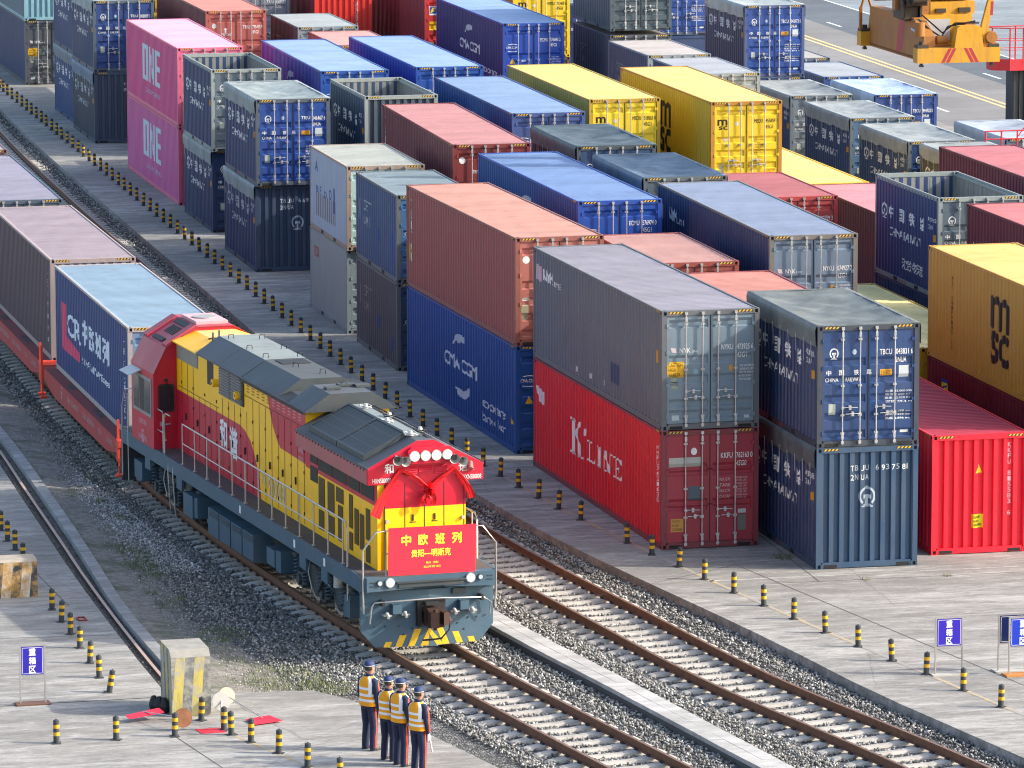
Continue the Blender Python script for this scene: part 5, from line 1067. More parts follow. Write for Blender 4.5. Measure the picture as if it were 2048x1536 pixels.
# sloped screens on the roof
def slope_panel(x0, x1, y0, y1, h, mats, nm):
    f = lambda x: 3.97 + (x + WX - C0) / (WX - .2) * .56; mb = MB()
    vs = []
    for zz in (.01, h): vs += [(x0, y0, f(x0) + zz), (x1, y0, f(x1) + zz), (x1, y1, f(x1) + zz), (x0, y1, f(x0) + zz)]
    mb.add(vs, [(0, 1, 5, 4), (1, 2, 6, 5), (2, 3, 7, 6), (3, 0, 4, 7)], 0); 
    e = .05; ix0, ix1, iy0, iy1 = x0 + e, x1 - e, y0 + e, y1 - e
    T = [(x0, y0, f(x0) + h), (x1, y0, f(x1) + h), (x1, y1, f(x1) + h), (x0, y1, f(x0) + h), (ix0, iy0, f(ix0) + h), (ix1, iy0, f(ix1) + h), (ix1, iy1, f(ix1) + h), (ix0, iy1, f(ix0) + h)]
    mb.add(T, [(i, (i + 1) % 4, 4 + (i + 1) % 4, 4 + i) for i in range(4)], 0); mb.add([(p[0], p[1], p[2] - .015) for p in T[4:]], [(0, 1, 2, 3)], 1)
    for k in range(1, 9): yk = iy0 + (iy1 - iy0) * k / 9; mb.add([(ix0, yk, f(ix0) + h - .004), (ix1, yk, f(ix1) + h - .004), (ix1, yk + .025, f(ix1) + h - .004), (ix0, yk + .025, f(ix0) + h - .004)], [(0, 1, 2, 3)], 2)
    for k in range(1, 4): xk = ix0 + (ix1 - ix0) * k / 4; mb.add([(xk, iy0, f(xk) + h - .003), (xk + .02, iy0, f(xk + .02) + h - .003), (xk + .02, iy1, f(xk + .02) + h - .003), (xk, iy1, f(xk) + h - .003)], [(0, 1, 2, 3)], 2)
    return lo(nm, mb, mats)
SCR, nt, b = base_mat("radiator_screen", .6); n1 = noise_n(nt, coords(nt), 60, 3, .8); nt.links.new(ramp(nt, n1, [(.4, (.015, .02, .022)), (.6, (.05, .065, .07))]), b.inputs["Base Color"])
slope_panel(-1.12, -.16, 1.55, 3.55, .13, [DKB, SCR, RF], "radiator_screen"); slope_panel(-1.12, -.16, 3.6, 5.7, .13, [DKB, SCR, RF], "radiator_screen")
for y in (1.9, 2.6, 3.3): pass
lo("roof_centre_panel", MB().box(-.14, .22, 1.5, 5.9, 4.53, 4.56), RFL); lo("roof_trough", MB().box(.24, .34, 1.2, 5.9, 4.50, 4.545), BLK)
def rslope(x): return 3.97 + (WX + C0 - x) / (WX - .2) * .56
mb = MB(); mb.add([(.36, 1.3, rslope(.36) + .02), (.62, 1.3, rslope(.62) + .02), (.62, 5.8, rslope(.62) + .02), (.36, 5.8, rslope(.36) + .02)], [(0, 1, 2, 3)]); lo("dark_trough", mb, BLK)
for x, y in ((.1, 5.3), (.25, 4.0), (.3, 1.9), (-.02, 3.3), (-.05, 1.5)):
    rr = random.Random(int(x * 100 + y * 10)); pts = [(x + .12 * math.cos(a) * (1 + rr.random() * .3), y + .22 * math.sin(a), 4.6 + .03 * math.sin(3 * a)) for a in [i * .7 for i in range(9)]]
    lo("roof_cable", MB().tube(pts, .016, 5), CHR if x < .2 else BLK); lo("roof_fitting", MB().cyl((x, y, 4.55), (x, y, 4.66), .07, 10, r2=.04), CHR)
lo("roof_cable", MB().tube([(.28, 5.6, 4.6), (.34, 4.8, 4.58), (.3, 4.2, 4.6), (.4, 3.4, 4.57), (.3, 2.6, 4.6), (.36, 1.8, 4.58), (.2, 1.3, 4.6)], .018, 5), BLK)
# screens on the side below the wings
for s in (-1, 1):
    X = s * (HW + .006); A, B_ = min(X, X + s * .01), max(X, X + s * .01)
    for a, b_, z0, z1 in ((5.45, 6.0, 3.28, 3.6), (5.45, 6.0, 2.86, 3.2), (4.3, 5.38, 3.2, 3.62), (3.15, 4.24, 3.2, 3.62), (2.2, 3.05, 3.2, 3.62), (1.15, 2.12, 3.2, 3.62)): lo("intake_screen", MB().box(A, B_, a, b_, z0, z1), MESHD)
    for a, b_, z0, z1 in ((4.9, 5.35, 2.36, 3.05), (4.15, 4.65, 2.36, 3.05), (3.45, 4.0, 2.72, 3.05), (4.95, 5.35, 1.85, 2.3), (4.15, 4.65, 1.85, 2.3), (3.5, 3.85, 1.85, 2.66), (2.75, 3.0, 2.3, 3.05), (2.3, 2.6, 2.0, 2.8), (1.9, 2.2, 1.95, 2.75), (1.45, 1.75, 2.25, 2.95), (1.45, 1.75, 1.75, 2.15), (2.75, 3.0, 1.8, 2.2)): lo("door_screen", MB().box(A, B_, a, b_, z0, z1), plain("ochre_screen", lin('5A4410'), .7, 0, .5, 50))
# front hood: four lit lamps in a housing, horns, louvres
mb = MB(); mb.prism([(-.34, 4.10), (-.27, 4.04), (.64, 4.04), (.71, 4.10), (.71, 4.33), (.62, 4.40), (-.25, 4.40), (-.34, 4.33)], 'y', YB - .16, YB - .036); hs = lo("lamp_housing", mb, paint("loco_front_red", lin('C00A2E'), .1, .03, .35))
for x in (-.2, .05, .3, .55): l_ = lo("roof_light", MB().cyl((x, YB - .16, 4.215), (x, YB - .2, 4.215), .118, 20), CHR, hs); lo("lamp_glass", MB().cyl((x, YB - .2, 4.215), (x, YB - .206, 4.215), .092, 20), LAMP, l_)
def horn(x, z, s):
    mb = MB(); mb.cyl((x, YB - .04, z), (x + s * .02, YB - .16, z - .01), .035, 10); mb.cyl((x + s * .02, YB - .16, z - .01), (x + s * .05, YB - .36, z - .03), .045, 16, r2=.115, cap=False); mb.cyl((x + s * .03, YB - .25, z - .02), (x + s * .03, YB - .245, z - .02), .06, 16, 1); return lo("horn", mb, [CHR, plain("horn_throat", (.10, .095, .09), .5, .3)])
horn(-.5, 4.17, 1); horn(-.58, 4.2, -1); horn(.82, 4.1, 1); horn(.72, 4.17, -1)
for x in (-.42, -.06, .3):
    for k in range(4): lo("nose_louvre", MB().prism([(YB - .036, 3.80 + k * .05), (YB - .06, 3.79 + k * .05), (YB - .036, 3.825 + k * .05)], 'x', x, x + .32), paint("loco_front_red", lin('C00A2E'), .1, .03, .35))
lo("nose_bell", MB().cyl((1.13, YB - .04, 4.0), (1.1, YB - .14, 3.86), .05, 10, r2=.07).box(.98, 1.2, YB - .1, YB - .036, 3.82, 3.86), paint("loco_fadedred", lin('A85A58'), .4, .1, .55))
def ltext(s_, x, y, z, w_, h, m, plane='f', bold=.02, parent=LOCO):
    sh = text_mesh(s_, bold) if isinstance(s_, str) else s_
    if plane == 'f': f = lambda u, v, a, b_: (x + u, y, z + v)
    else: f = lambda u, v, a, b_: (x, y - u, z + v)
    return lo("lettering", apply_2d(sh, f, w_, h), m, parent)
WT = WHITE(); FY = YB - .040
ltext("和", -.84, FY, 3.84, .2, .21, WT, bold=.03); ltext("谐", .86, FY, 3.80, .2, .2, WT, bold=.03); ltext("HXN5B0008", -1.12, FY, 3.64, .42, .1, WT); ltext("HXN5B0008", .96, FY, 3.62, .42, .1, WT)
XS = -HW - .012
ltext("和", XS, 13.62, 2.42, .62, .66, WT, 's', .04); ltext("谐", XS, 12.75, 2.30, .66, .72, WT, 's', .04); ltext("HXN", XS, 10.0, 2.1, .5, .26, plain("pale_yellow_ink", lin('F0D890'), .6), 's'); ltext("5B0008", XS, 9.45, 1.92, 1.3, .42, plain("pale_yellow_ink", lin('F0D890'), .6), 's')
ltext("成都铁路", XS, 6.95, 3.35, .4, .12, plain("pink_ink", lin('D8A0A8'), .6), 's', 0); ltext("中国铁路", XS, 6.95, 3.15, .4, .12, plain("pink_ink", lin('D8A0A8'), .6), 's', 0)
# --- cab
CB = [(-1.60, DZ), (-1.60, 3.58), (-1.27, 4.24), (-.47, 4.71), (.47, 4.71), (1.27, 4.24), (1.60, 3.58), (1.60, DZ)]
cabm = MB(); cabm.prism(CB, 'y', 17.62, 19.75); cab = lo("cab", cabm, RED_)
RR_ = paint("cab_roof_red", lin('A83848'), .35, .05, .45)
def cabplate(a, b_, y0, y1, h, nm, m, e=0.0):
    (xa, za), (xb, zb) = a, b_; nx_, nz_ = -(zb - za), (xb - xa); l = math.hypot(nx_, nz_); nx_, nz_ = nx_ / l, nz_ / l
    mb = MB(); Q = [(xa, za), (xb, zb), (xb + nx_ * h, zb + nz_ * h), (xa + nx_ * h, za + nz_ * h)]; mb.prism(Q, 'y', y0, y1); return lo(nm, mb, m, cab)
cabplate(CB[1], CB[2], 17.58, 19.79, .012, "roof_panel", RR_); cabplate(CB[2], CB[3], 17.58, 19.79, .012, "roof_panel", RR_); cabplate(CB[3], CB[4], 17.58, 19.79, .012, "roof_panel", RR_); cabplate(CB[4], CB[5], 17.58, 19.79, .012, "roof_panel", RR_); cabplate(CB[5], CB[6], 17.58, 19.79, .012, "roof_panel", RR_)
def onslope(u0, u1, y0, y1, h0, h1, nm, m, par=None):
    a, b_ = CB[2], CB[3]; P_ = lambda u: (a[0] + (b_[0] - a[0]) * u, a[1] + (b_[1] - a[1]) * u); nx_, nz_ = -.505, .863; p, q = P_(u0), P_(u1)
    mb = MB(); mb.prism([(p[0] + nx_ * h0, p[1] + nz_ * h0), (q[0] + nx_ * h0, q[1] + nz_ * h0), (q[0] + nx_ * h1, q[1] + nz_ * h1), (p[0] + nx_ * h1, p[1] + nz_ * h1)], 'y', y0, y1); return lo(nm, mb, m, par or cab)
onslope(.02, .98, 17.62, 17.95, .012, .07, "roof_rib", RR_); onslope(.02, .98, 19.4, 19.76, .012, .07, "roof_rib", RR_)
for k in range(6): onslope(.42 + k * .055, .455 + k * .055, 18.2, 19.0, .012, .03, "roof_louvre", BLK)
onslope(.08, .22, 18.2, 19.1, .012, .05, "roof_recess", BLK); onslope(.8, .98, 18.0, 19.2, .012, .04, "roof_recess", BLK)
lo("roof_dome", MB().box(-.4, .42, 17.9, 19.3, 4.723, 4.80).cyl((0, 18.6, 4.80), (0, 18.6, 4.83), .3, 20, 1), [paint("roof_pink", lin('D0A0A4'), .4, .05, .6), plain("dome_grey", (.3, .3, .3), .6)], cab)
# cab openings
def rounded(x0, x1, z0, z1, r_, n=4):
    P_ = []
    for cx, cz, a0 in ((x1 - r_, z0 + r_, -90), (x1 - r_, z1 - r_, 0), (x0 + r_, z1 - r_, 90), (x0 + r_, z0 + r_, 180)):
        for i in range(n + 1): a = rad(a0 + 90 * i / n); P_.append((cx + r_ * math.cos(a), cz + r_ * math.sin(a)))
    return P_
for s in (1, -1):
    xs = sorted((s * 1.48, s * 1.10)); d_ = lo("cab_end_door", MB().prism(rounded(xs[0] - .02, xs[1] + .02, DZ + .12, 3.5, .06), 'y', 17.605, 17.622), RED_, cab)
    w1 = lo("window", MB().prism(rounded(xs[0] - .0, xs[1] + .02, 2.62, 3.32, .07), 'y', 17.585, 17.606), BLK, d_); lo("pane", MB().prism(rounded(xs[0] + .04, xs[1] - .02, 2.67, 3.27, .05), 'y', 17.578, 17.586), GLS, w1)
    lo("door_handle", MB().tube([(-1.42 * s, 17.6, 2.32), (-1.3 * s, 17.54, 2.32), (-1.18 * s, 17.55, 2.32)], .018, 6).box(*sorted((-1.45 * s, -1.36 * s)), 17.58, 17.61, 2.27, 2.38), SIL, d_)
    lo("wiper", MB().tube([(s * 1.28, 17.56, 3.42), (s * 1.22, 17.56, 3.1), (s * 1.2, 17.565, 2.8)], .012, 5).cyl((s * 1.28, 17.6, 3.42), (s * 1.28, 17.54, 3.42), .04, 8), BLK, d_)
    X = s * 1.60; sw = lo("side_window", MB().box(min(X, X + s * .02), max(X, X + s * .02), 17.8, 19.55, 2.45, 3.42), paint("window_frame_grey", lin('8C8A86'), .3, .05, .4), cab)
    for a, b_ in ((17.87, 18.35), (18.42, 18.9), (18.96, 19.48)): lo("pane", MB().box(min(X + s * .02, X + s * .026), max(X + s * .02, X + s * .026), a, b_, 2.53, 3.34), GLS if a != 18.42 else plain("cab_dark_interior", (.012, .013, .016), .5), sw)
    aw = MB(); aw.prism([(X, 3.52), (X + s * .34, 3.40), (X + s * .34, 3.41), (X, 3.54)], 'y', 18.75, 19.7); lo("sun_visor", aw, plain("visor_grey", lin('B4B6B4'), .4, .3, .2), cab)
lo("cab_ledge", MB().box(-1.58, -1.05, 17.59, 17.62, 3.62, 3.66).box(1.05, 1.58, 17.59, 17.62, 3.62, 3.66), RED_, cab)
XC = -1.606
ltext("成都铁路局", XC, 19.05, 2.16, .75, .14, plain("pink_ink", lin('D8A0A8'), .6), 's', 0, cab); lo("logo", apply_2d(RAILLOGO, lambda u, v, a, b_: (XC, 18.85 - u, 1.98 - .28 + v), .34, .34), plain("pink_ink", lin('D8A0A8'), .6), cab); 
for k in range(3): pass
ltext("HXN5B0008", XC, 19.1, 1.76 - .0, .8, .13, plain("pink_ink", lin('D8A0A8'), .6), 's', 0, cab)
# --- hand rails
def railset(xs, ys, zt=1.0):
    for x in xs:
        r_ = lo("hand_rail", MB().tube([(x, ys[0] - .35, DZ - .75), (x, ys[0] - .35, DZ + .86), (x, ys[0] - .22, DZ + zt), (x, ys[0], DZ + zt)] + [(x, y, DZ + zt) for y in ys[1:]], .021, 7), SIL)
        lo("mid_rail", MB().tube([(x, ys[0], DZ + .52), (x, ys[-1], DZ + .52)], .016, 6), SIL, r_)
        for y in ys: lo("rail_post", MB().cyl((x, y, DZ - .02), (x, y, DZ + zt), .019, 7).box(x - .035, x + .035, y - .05, y + .05, DZ + .004, DZ + .03), SIL, r_)
railset((-1.5, 1.5), [1.9 + 1.115 * i for i in range(13)])
for s in (-1, 1):
    x = s * 1.5
    g = lo("gate_rail", MB().tube([(x, 16.95, DZ), (x, 16.95, DZ + .95), (x, 16.85, DZ + 1.02), (x, 16.45, DZ + 1.02)], .02, 6).tube([(x, 17.75, DZ), (x, 17.75, DZ + 1.02), (x, 17.15, DZ + 1.02), (x, 17.08, DZ + .95), (x, 17.08, DZ)], .02, 6).tube([(x, 17.75, DZ + .5), (x, 17.08, DZ + .5)], .015, 6), SIL)
    lo("gate_latch", MB().tube([(x, 16.85, DZ + .35), (x - s * .02, 16.95, DZ + .3), (x, 17.0, DZ + .9), (x, 16.9, DZ + .95)], .022, 6), YH, g)
    lo("front_grab_rail", MB().tube([(x + o_ - s * .0, -.02, .95), (x + o_ + s * .02, -.05, 1.3), (x + o_ + s * .02, -.05, 2.35), (x + o_ - s * .28, -.05, 2.74), (x + o_ - s * .5, -.05, 2.76), (x + o_ - s * .5, -.05, DZ)], .022, 7), SIL)
    lo("front_grab_rail", MB().tube([(x + o_ - s * .5, -.05, 2.25), (x + o_ - s * .85, -.05, 2.27)], .018, 6), SIL)
    lo("rear_grab_rail", MB().tube([(x * 1.04, 20.9, .5), (x * 1.04, 20.9, 2.3), (x * 1.04, 20.6, 2.75), (x * 1.04, 19.8, 2.9)], .02, 6).tube([(x * 1.04, 20.3, .45), (x * 1.04, 20.35, DZ + 1.0)], .016, 6), SIL)
lo("front_top_rail", MB().tube([(-1.12, -.04, 2.76), (.9, -.04, 2.76)], .02, 6), SIL)
# --- running gear
def bogie(yc):
    bg_ = lo("bogie", MB().prism([(yc - 2.6, .62), (yc - 2.4, .45), (yc - 1.4, .5), (yc - 1.0, .42), (yc + 1.0, .42), (yc + 1.4, .5), (yc + 2.4, .45), (yc + 2.6, .62), (yc + 2.5, .95), (yc + 1.0, 1.0), (yc - 1.0, 1.0), (yc - 2.5, .95)], 'x', -1.12, -1.0).prism([(yc - 2.6, .62), (yc + 2.6, .62), (yc + 2.5, .95), (yc - 2.5, .95)], 'x', 1.0, 1.12).box(-1.1, 1.1, yc - .9, yc - .6, .5, 1.2).box(-1.1, 1.1, yc + .6, yc + .9, .5, 1.2), DKB)
    for k in (-1, 0, 1):
        y = yc + k * 1.8
        wv = lo("wheelset", MB().cyl((-.9, y, .54), (.9, y, .54), .09, 10).cyl((-.83, y, .555), (-.70, y, .555), .525, 28).cyl((.70, y, .555), (.83, y, .555), .525, 28), BLK, bg_)
        for s in (-1, 1):
            lo("tyre", MB().cyl((s * .832, y, .555), (s * .836, y, .555), .525, 28).cyl((s * .837, y, .555), (s * .84, y, .555), .44, 28, 1), [plain("wheel_rim_paint", lin('B4AC9C'), .5, .3, .4), BLK], wv)
            lo("axle_box", MB().box(s * 1.14 - .1, s * 1.14 + .1, y - .2, y + .2, .38, .72).cyl((s * 1.2, y, .55), (s * 1.3, y, .55), .12, 12), DKB, bg_)
            for dy in (-.36, .36):
                sp = MB(); sp.tube([(s * 1.2 + .075 * math.cos(a), y + dy + .075 * math.sin(a), .55 + a * .0135) for a in [i * .7 for i in range(54)]], .016, 5); lo("coil_spring", sp, BLU, bg_)
                lo("spring_seat", MB().cyl((s * 1.2, y + dy, .50), (s * 1.2, y + dy, .56), .11, 10).cyl((s * 1.2, y + dy, 1.04), (s * 1.2, y + dy, 1.12), .11, 10), DKB, bg_)
    for s in (-1, 1):
        lo("brake_cylinder", MB().cyl((s * 1.32, yc - 1.45, .98), (s * 1.32, yc - 1.45, 1.3), .11, 12), plain("reservoir_white", (.5, .49, .46), .5, 0, .4), bg_)
        lo("sand_pipe", MB().tube([(s * 1.3, yc - .6, 1.3), (s * 1.36, yc - .7, .95), (s * 1.3, yc - 1.1, .8), (s * 1.3, yc - 1.2, .4)], .018, 5).tube([(s * 1.3, yc + .7, 1.3), (s * 1.34, yc + .8, .9), (s * 1.28, yc + .7, .5)], .018, 5), SIL, bg_)
        for dy in (-2.85, 2.55): lo("sand_box", MB().prism([(yc + dy, .55), (yc + dy + .42, .55), (yc + dy + .42, 1.02), (yc + dy, 1.06)], 'x', *sorted((s * 1.48, s * .95))), BLU, bg_)
        lo("damper", MB().cyl((s * 1.3, yc + .1, .6), (s * 1.33, yc - .5, 1.15), .045, 8), DKB, bg_)
bogie(4.3); bogie(16.9)
for s in (-1, 1):
    for k in range(4):
        y0 = 9.22 + k * 1.01; x = s * 1.44
        q = lo("battery_box", MB().prism([(x, .36), (x, 1.0), (s * .95, 1.06), (s * .9, .36)], 'y', y0, y0 + .98), BLU)
        for j in range(3): lo("louvre", MB().box(*sorted((x, x + s * .014)), y0 + .12, y0 + .86, .82 + j * .055, .845 + j * .055), DKB, q)
        lo("lid_edge", MB().box(*sorted((x, x + s * .012)), y0, y0 + .03, .36, 1.0), DKB, q)
    lo("equipment_box", MB().box(*sorted((s * 1.5, s * 1.0)), 7.3, 7.95, .6, 1.0), BLU); lo("equipment_box", MB().box(*sorted((s * 1.52, s * 1.0)), 14.35, 15.2, .5, 1.05), BLU); lo("equipment_box", MB().box(*sorted((s * 1.5, s * 1.0)), 19.2, 19.95, .62, 1.08), BLU)
    st = lo("side_ladder", MB().tube([(s * 1.54, 16.0, 1.55), (s * 1.56, 16.0, 1.3), (s * 1.5, 16.0, .3)], .02, 6).tube([(s * 1.54, 16.45, 1.55), (s * 1.56, 16.45, 1.3), (s * 1.5, 16.45, .3)], .02, 6), SIL)
    for z in (.35, .65, .98): lo("rung", MB().box(*sorted((s * 1.4, s * 1.56)), 16.0, 16.45, z, z + .03), DKB, st)
lo("fuel_tank", MB().prism([(-1.0, .9), (-.85, .35), (.85, .35), (1.0, .9), (1.0, 1.3), (-1.0, 1.3)], 'y', 9.0, 13.4), DKB)
for y in (5.4, 9.9, 3.05): lo("sill_plate", MB().box(-1.566, -1.56, y, y + .13, 1.42, 1.6), WT)
# --- banner and ribbon
FR_ = plain("banner_red", lin('F0203C'), .6, 0, .08, 2); TY = plain("banner_yellow", lin('F8E43C'), .6)
BAN = lo("banner", MB().prism([(-1.09, 1.77), (.90, 1.75), (.93, 2.80), (-1.07, 2.82)], 'y', -.115, -.09), FR_)
for i, ch in enumerate("中欧班列"): ltext(ch, -.78 + i * .385, -.119, 2.42 - i * .002, .21, .23, TY, bold=.045, parent=BAN)
ltext("贵阳—明斯克", -.56, -.119, 2.15, .9, .165, TY, bold=.035, parent=BAN); ltext("贵州 · 贵阳", -.23, -.119, 1.99, .28, .05, TY, bold=.02, parent=BAN); ltext("2023年3月15日", -.28, -.119, 1.90, .38, .055, TY, bold=.02, parent=BAN)
RIB = plain("ribbon_red", lin('E01018'), .45, 0, .1, 4)
def cloth_strip(pts, w0, w1, up=(0, 0, 1), fold=.03, seed=0):
    mb = MB(); vs = []; n = 16; P_ = [Vector(p) for p in pts]; rr = random.Random(seed)
    for i in range(n + 1):
        t = i / n * (len(P_) - 1); k = min(int(t), len(P_) - 2); p = P_[k].lerp(P_[k + 1], t - k); d = (P_[k + 1] - P_[k]).normalized(); u = d.cross(Vector((0, -1, 0))).normalized(); w_ = w0 + (w1 - w0) * i / n
        for j in range(9): s_ = j / 8 - .5; vs.append(p + u * w_ * s_ + Vector((0, -1, 0)) * (fold * (1 + math.cos(j * 2.4 + seed + i * .12)) + .0))
    return mb.add(vs, [(i * 9 + j, i * 9 + j + 1, i * 9 + j + 10, i * 9 + j + 9) for i in range(n) for j in range(8)], 0, True)
Yr = YB - .07
bw = lo("ribbon_bow", cloth_strip([(-.5, Yr, 3.92), (-.25, Yr, 3.8), (-.05, Yr, 3.66), (.1, Yr, 3.5)], .07, .09, seed=1), RIB)
lo("sash", cloth_strip([(.74, Yr, 3.9), (.58, Yr, 3.78), (.38, Yr, 3.66), (.2, Yr, 3.5)], .07, .09, seed=2), RIB, bw)
lo("ribbon_tail", cloth_strip([(-.5, Yr, 3.9), (-.72, Yr, 3.6), (-.95, Yr - .05, 3.25), (-1.12, Yr - .1, 2.92)], .07, .26, seed=3), RIB, bw); lo("ribbon_tail", cloth_strip([(.74, Yr, 3.88), (.95, Yr, 3.62), (1.08, Yr, 3.4), (1.12, Yr, 3.2)], .09, .17, seed=4), RIB, bw)
lo("ribbon_tail", cloth_strip([(.1, Yr - .05, 3.4), (-.02, Yr - .1, 3.25), (.0, Yr - .1, 3.14)], .08, .14, seed=5), RIB, bw); lo("ribbon_tail", cloth_strip([(.2, Yr - .05, 3.4), (.24, Yr - .1, 3.25), (.2, Yr - .1, 3.12)], .08, .12, seed=6), RIB, bw)
fm = MB(); rr = random.Random(5)
for i in range(26):
    a = i * 2.4; e = rr.uniform(.2, 1.35); d = Vector((math.cos(a) * math.sin(e), -math.cos(e), math.sin(a) * math.sin(e))); c_ = Vector((.16, Yr - .03, 3.46)); t_ = d.cross(Vector((0, 0, 1))).normalized() * .045; L_ = rr.uniform(.15, .23)
    fm.add([c_, c_ + d * L_ * .6 + t_, c_ + d * L_ + t_ * .4, c_ + d * L_ - t_ * .4, c_ + d * L_ * .6 - t_], [(0, 1, 2, 3, 4)])
lo("rosette", fm, RIB, bw)
# ================================================================= wagons
WR = paint("wagon_brown", lin('B03434'), .4, .15, .55); WD = paint("wagon_deck", lin('7A3034'), .5, .3, .75, (1, 1, 1))
def wagon(lb, x, y, rz, L):
    t = thing("flat_wagon", lb, "wagon", (x, y, 0), rz, "flat wagons of the train")
    mb = MB(); 
    for s in (-1, 1): mb.prism([(0.15, 1.12), (.15, .82), (2.2, .55), (L - 2.2, .55), (L - .15, .82), (L - .15, 1.12)], 'x', *sorted((s * 1.5, s * 1.44)))
    mb.box(-1.44, 1.44, .15, .3, .75, 1.12); mb.box(-1.44, 1.44, L - .3, L - .15, .75, 1.12); mb.box(-.25, .25, .3, L - .3, .6, 1.05); lo("side_sill", mb, WR, t)
    dk = MB(); yy = .15
    holes = [(L * .3, L * .3 + .7), (L * .3 + .9, L * .3 + 1.3), (L * .66, L * .66 + .7)]
    dk.box(-1.5, 1.5, .15, L - .15, 1.10, 1.13); lo("deck", dk, WD, t)
    for a, b_ in holes:
        for s in (-1, 1): lo("deck_opening", MB().box(*sorted((s * 1.38, s * 1.22)), a, b_, 1.131, 1.136), BLK, t)
    for yc in (2.4, L - 2.4):
        bg_ = lo("bogie", MB().prism([(yc - 1.3, .5), (yc - .6, .42), (yc + .6, .42), (yc + 1.3, .5), (yc + .5, .85), (yc - .5, .85)], 'x', -1.05, -.93).prism([(yc - 1.3, .5), (yc + 1.3, .5), (yc + .5, .85), (yc - .5, .85)], 'x', .93, 1.05).box(-1.1, 1.1, yc - .2, yc + .2, .55, .85), BLK, t)
        for dy in (-.87, .87): lo("wheelset", MB().cyl((-.83, yc + dy, .45), (-.70, yc + dy, .45), .42, 22).cyl((.70, yc + dy, .45), (.83, yc + dy, .45), .42, 22).cyl((-1, yc + dy, .45), (1, yc + dy, .45), .08, 8), BLK, bg_)
    for y_ in (.0, L - .35):
        lo("end_step", MB().box(-1.56, -1.1, y_, y_ + .3, .98, 1.17).box(-1.56, -1.5, y_ + .02, y_ + .28, .62, 1.0).box(-1.54, -1.5, y_ + .06, y_ + .12, .25, .65).box(-1.6, -1.4, y_, y_ + .25, .22, .27).box(-1.56, -1.5, y_ + .1, y_ + .16, 1.17, 1.7), ORG, t)
    lo("coupler", MB().box(-.14, .14, -.35, .2, .72, .98), kb, t)
    X = -1.503
    for tx, yt, w_ in (("X6K 5246674", L * .66, 2.0), ("X6K 6000014", L * .46, 1.9), ("成 1", L * .26, .5), ("GUIYANG", L * .17, 1.0)): lo("lettering", apply_2d(text_mesh(tx, .0), lambda u, v, a, b_: (X, yt - u, .8 + v), w_, .16), plain("wagon_ink", lin('C0A0A0'), .7, 0, .5), t)
    lo("logo", apply_2d(RAILLOGO, lambda u, v, a, b_: (X, L * .74 - u, .72 + v), .3, .34), plain("wagon_ink", lin('C0A0A0'), .7, 0, .5), t)
    return t
def tcont(lb, x, y, yaw, body, roofc, **k): return HCx(lb, x, y, 1.14, body, roofc, yaw=yaw, group="containers on the train", **k)
wagon("dark red flat wagon right behind the locomotive carrying the blue container", -9.52, 11.95, -.01, 13.3)
wagon("dark red flat wagon, second behind the locomotive, under the purple brown container", -9.32, 25.55, -.018, 13.3)
wagon("dark red flat wagon, third behind the locomotive", -8.98, 39.1, -.026, 13.4); wagon("dark red flat wagon, fourth behind the locomotive, at the left edge", -8.55, 52.8, -.04, 13.4)
c = tcont("blue container with a pink block and white Chinese lettering right behind the locomotive", -10.72, 12.35, -.010, '203C74', '7F98AC', doorc='6A88A8', frame_c='A8A09C', wear=.25)
c.side(shape([(0, 0), (0, 1), (.24, 1), (.24, .32), (1.0, .18), (1.0, -.02), (.1, -.05)]), 11.1, .8, 3.2, 1.25, ink('D8486C'), "logo"); c.side("CR", 10.1, 1.28, 2.3, .6, ink('DCE4EC'), bold=.03)
for i, ch in enumerate("中欧班列"): c.side(ch, 7.55 - i * 1.16, 1.4, .9, .66, ink('DCE4EC'), bold=.04)
c.side("CHINA RAILWAY Express", 7.6, .78, 4.5, .24, ink('DCE4EC'), bold=.03); c.door(RAILLOGO, .2, 1.9, .4, .46, None, "logo"); vert_side(c, "TBJU 710304", .7, 2.3, .15, ink('C8D0D8'))
c = tcont("purple brown container with ribbed end, second behind the locomotive", -10.52, 25.75, -.018, '4E3C48', '978A92', doorc='A49CA4', frame_c='A0908C', front='end', wear=.45); vert_side(c, "TCNU 5 1 8 1", .7, 2.3, .13, ink('B0A8B0'))
tcont("container with bluish lilac roof and grey doors, third behind the locomotive", -10.3, 39.55, -.026, '4A4458', '8C8A9C', doorc='4A5664', wear=.4); tcont("container with pale roof, fourth behind the locomotive at the left edge", -9.87, 53.3, -.04, '4A4458', '9A949C', doorc='7A5A58', wear=.4)
# ================================================================= small things
# bollards: dark pipe with two yellow bands and a cap
BG = plain("bollard_dark", lin('3E4245'), .6, .2, .4, 10); BY = plain("bollard_band", lin('D8A418'), .5, 0, .3, 20)
def mk_bollard():
    t = thing("bollard", "x", "bollard"); t['group'] = "black and yellow bollards"
    obj("post", MB().cyl((0, 0, 0), (0, 0, .47), .062, 14).cyl((0, 0, .47), (0, 0, .485), .062, 14, r2=.04).cyl((0, 0, .485), (0, 0, .505), .012, 6), BG, t)
    obj("foot_plate", MB().prism([(.11, .09), (-.11, .09), (-.11, -.09), (.11, -.09)], 'z', .0, .012), BG, t)
    for z in (.16, .315): obj("reflective_band", MB().cyl((0, 0, z), (0, 0, z + .075), .065, 14, cap=False), BY, t)
    return t
B0 = mk_bollard(); first = [True]
def ordn(n): return "%d%s" % (n, 'th' if 10 <= n % 100 <= 20 else {1: 'st', 2: 'nd', 3: 'rd'}.get(n % 10, 'th'))
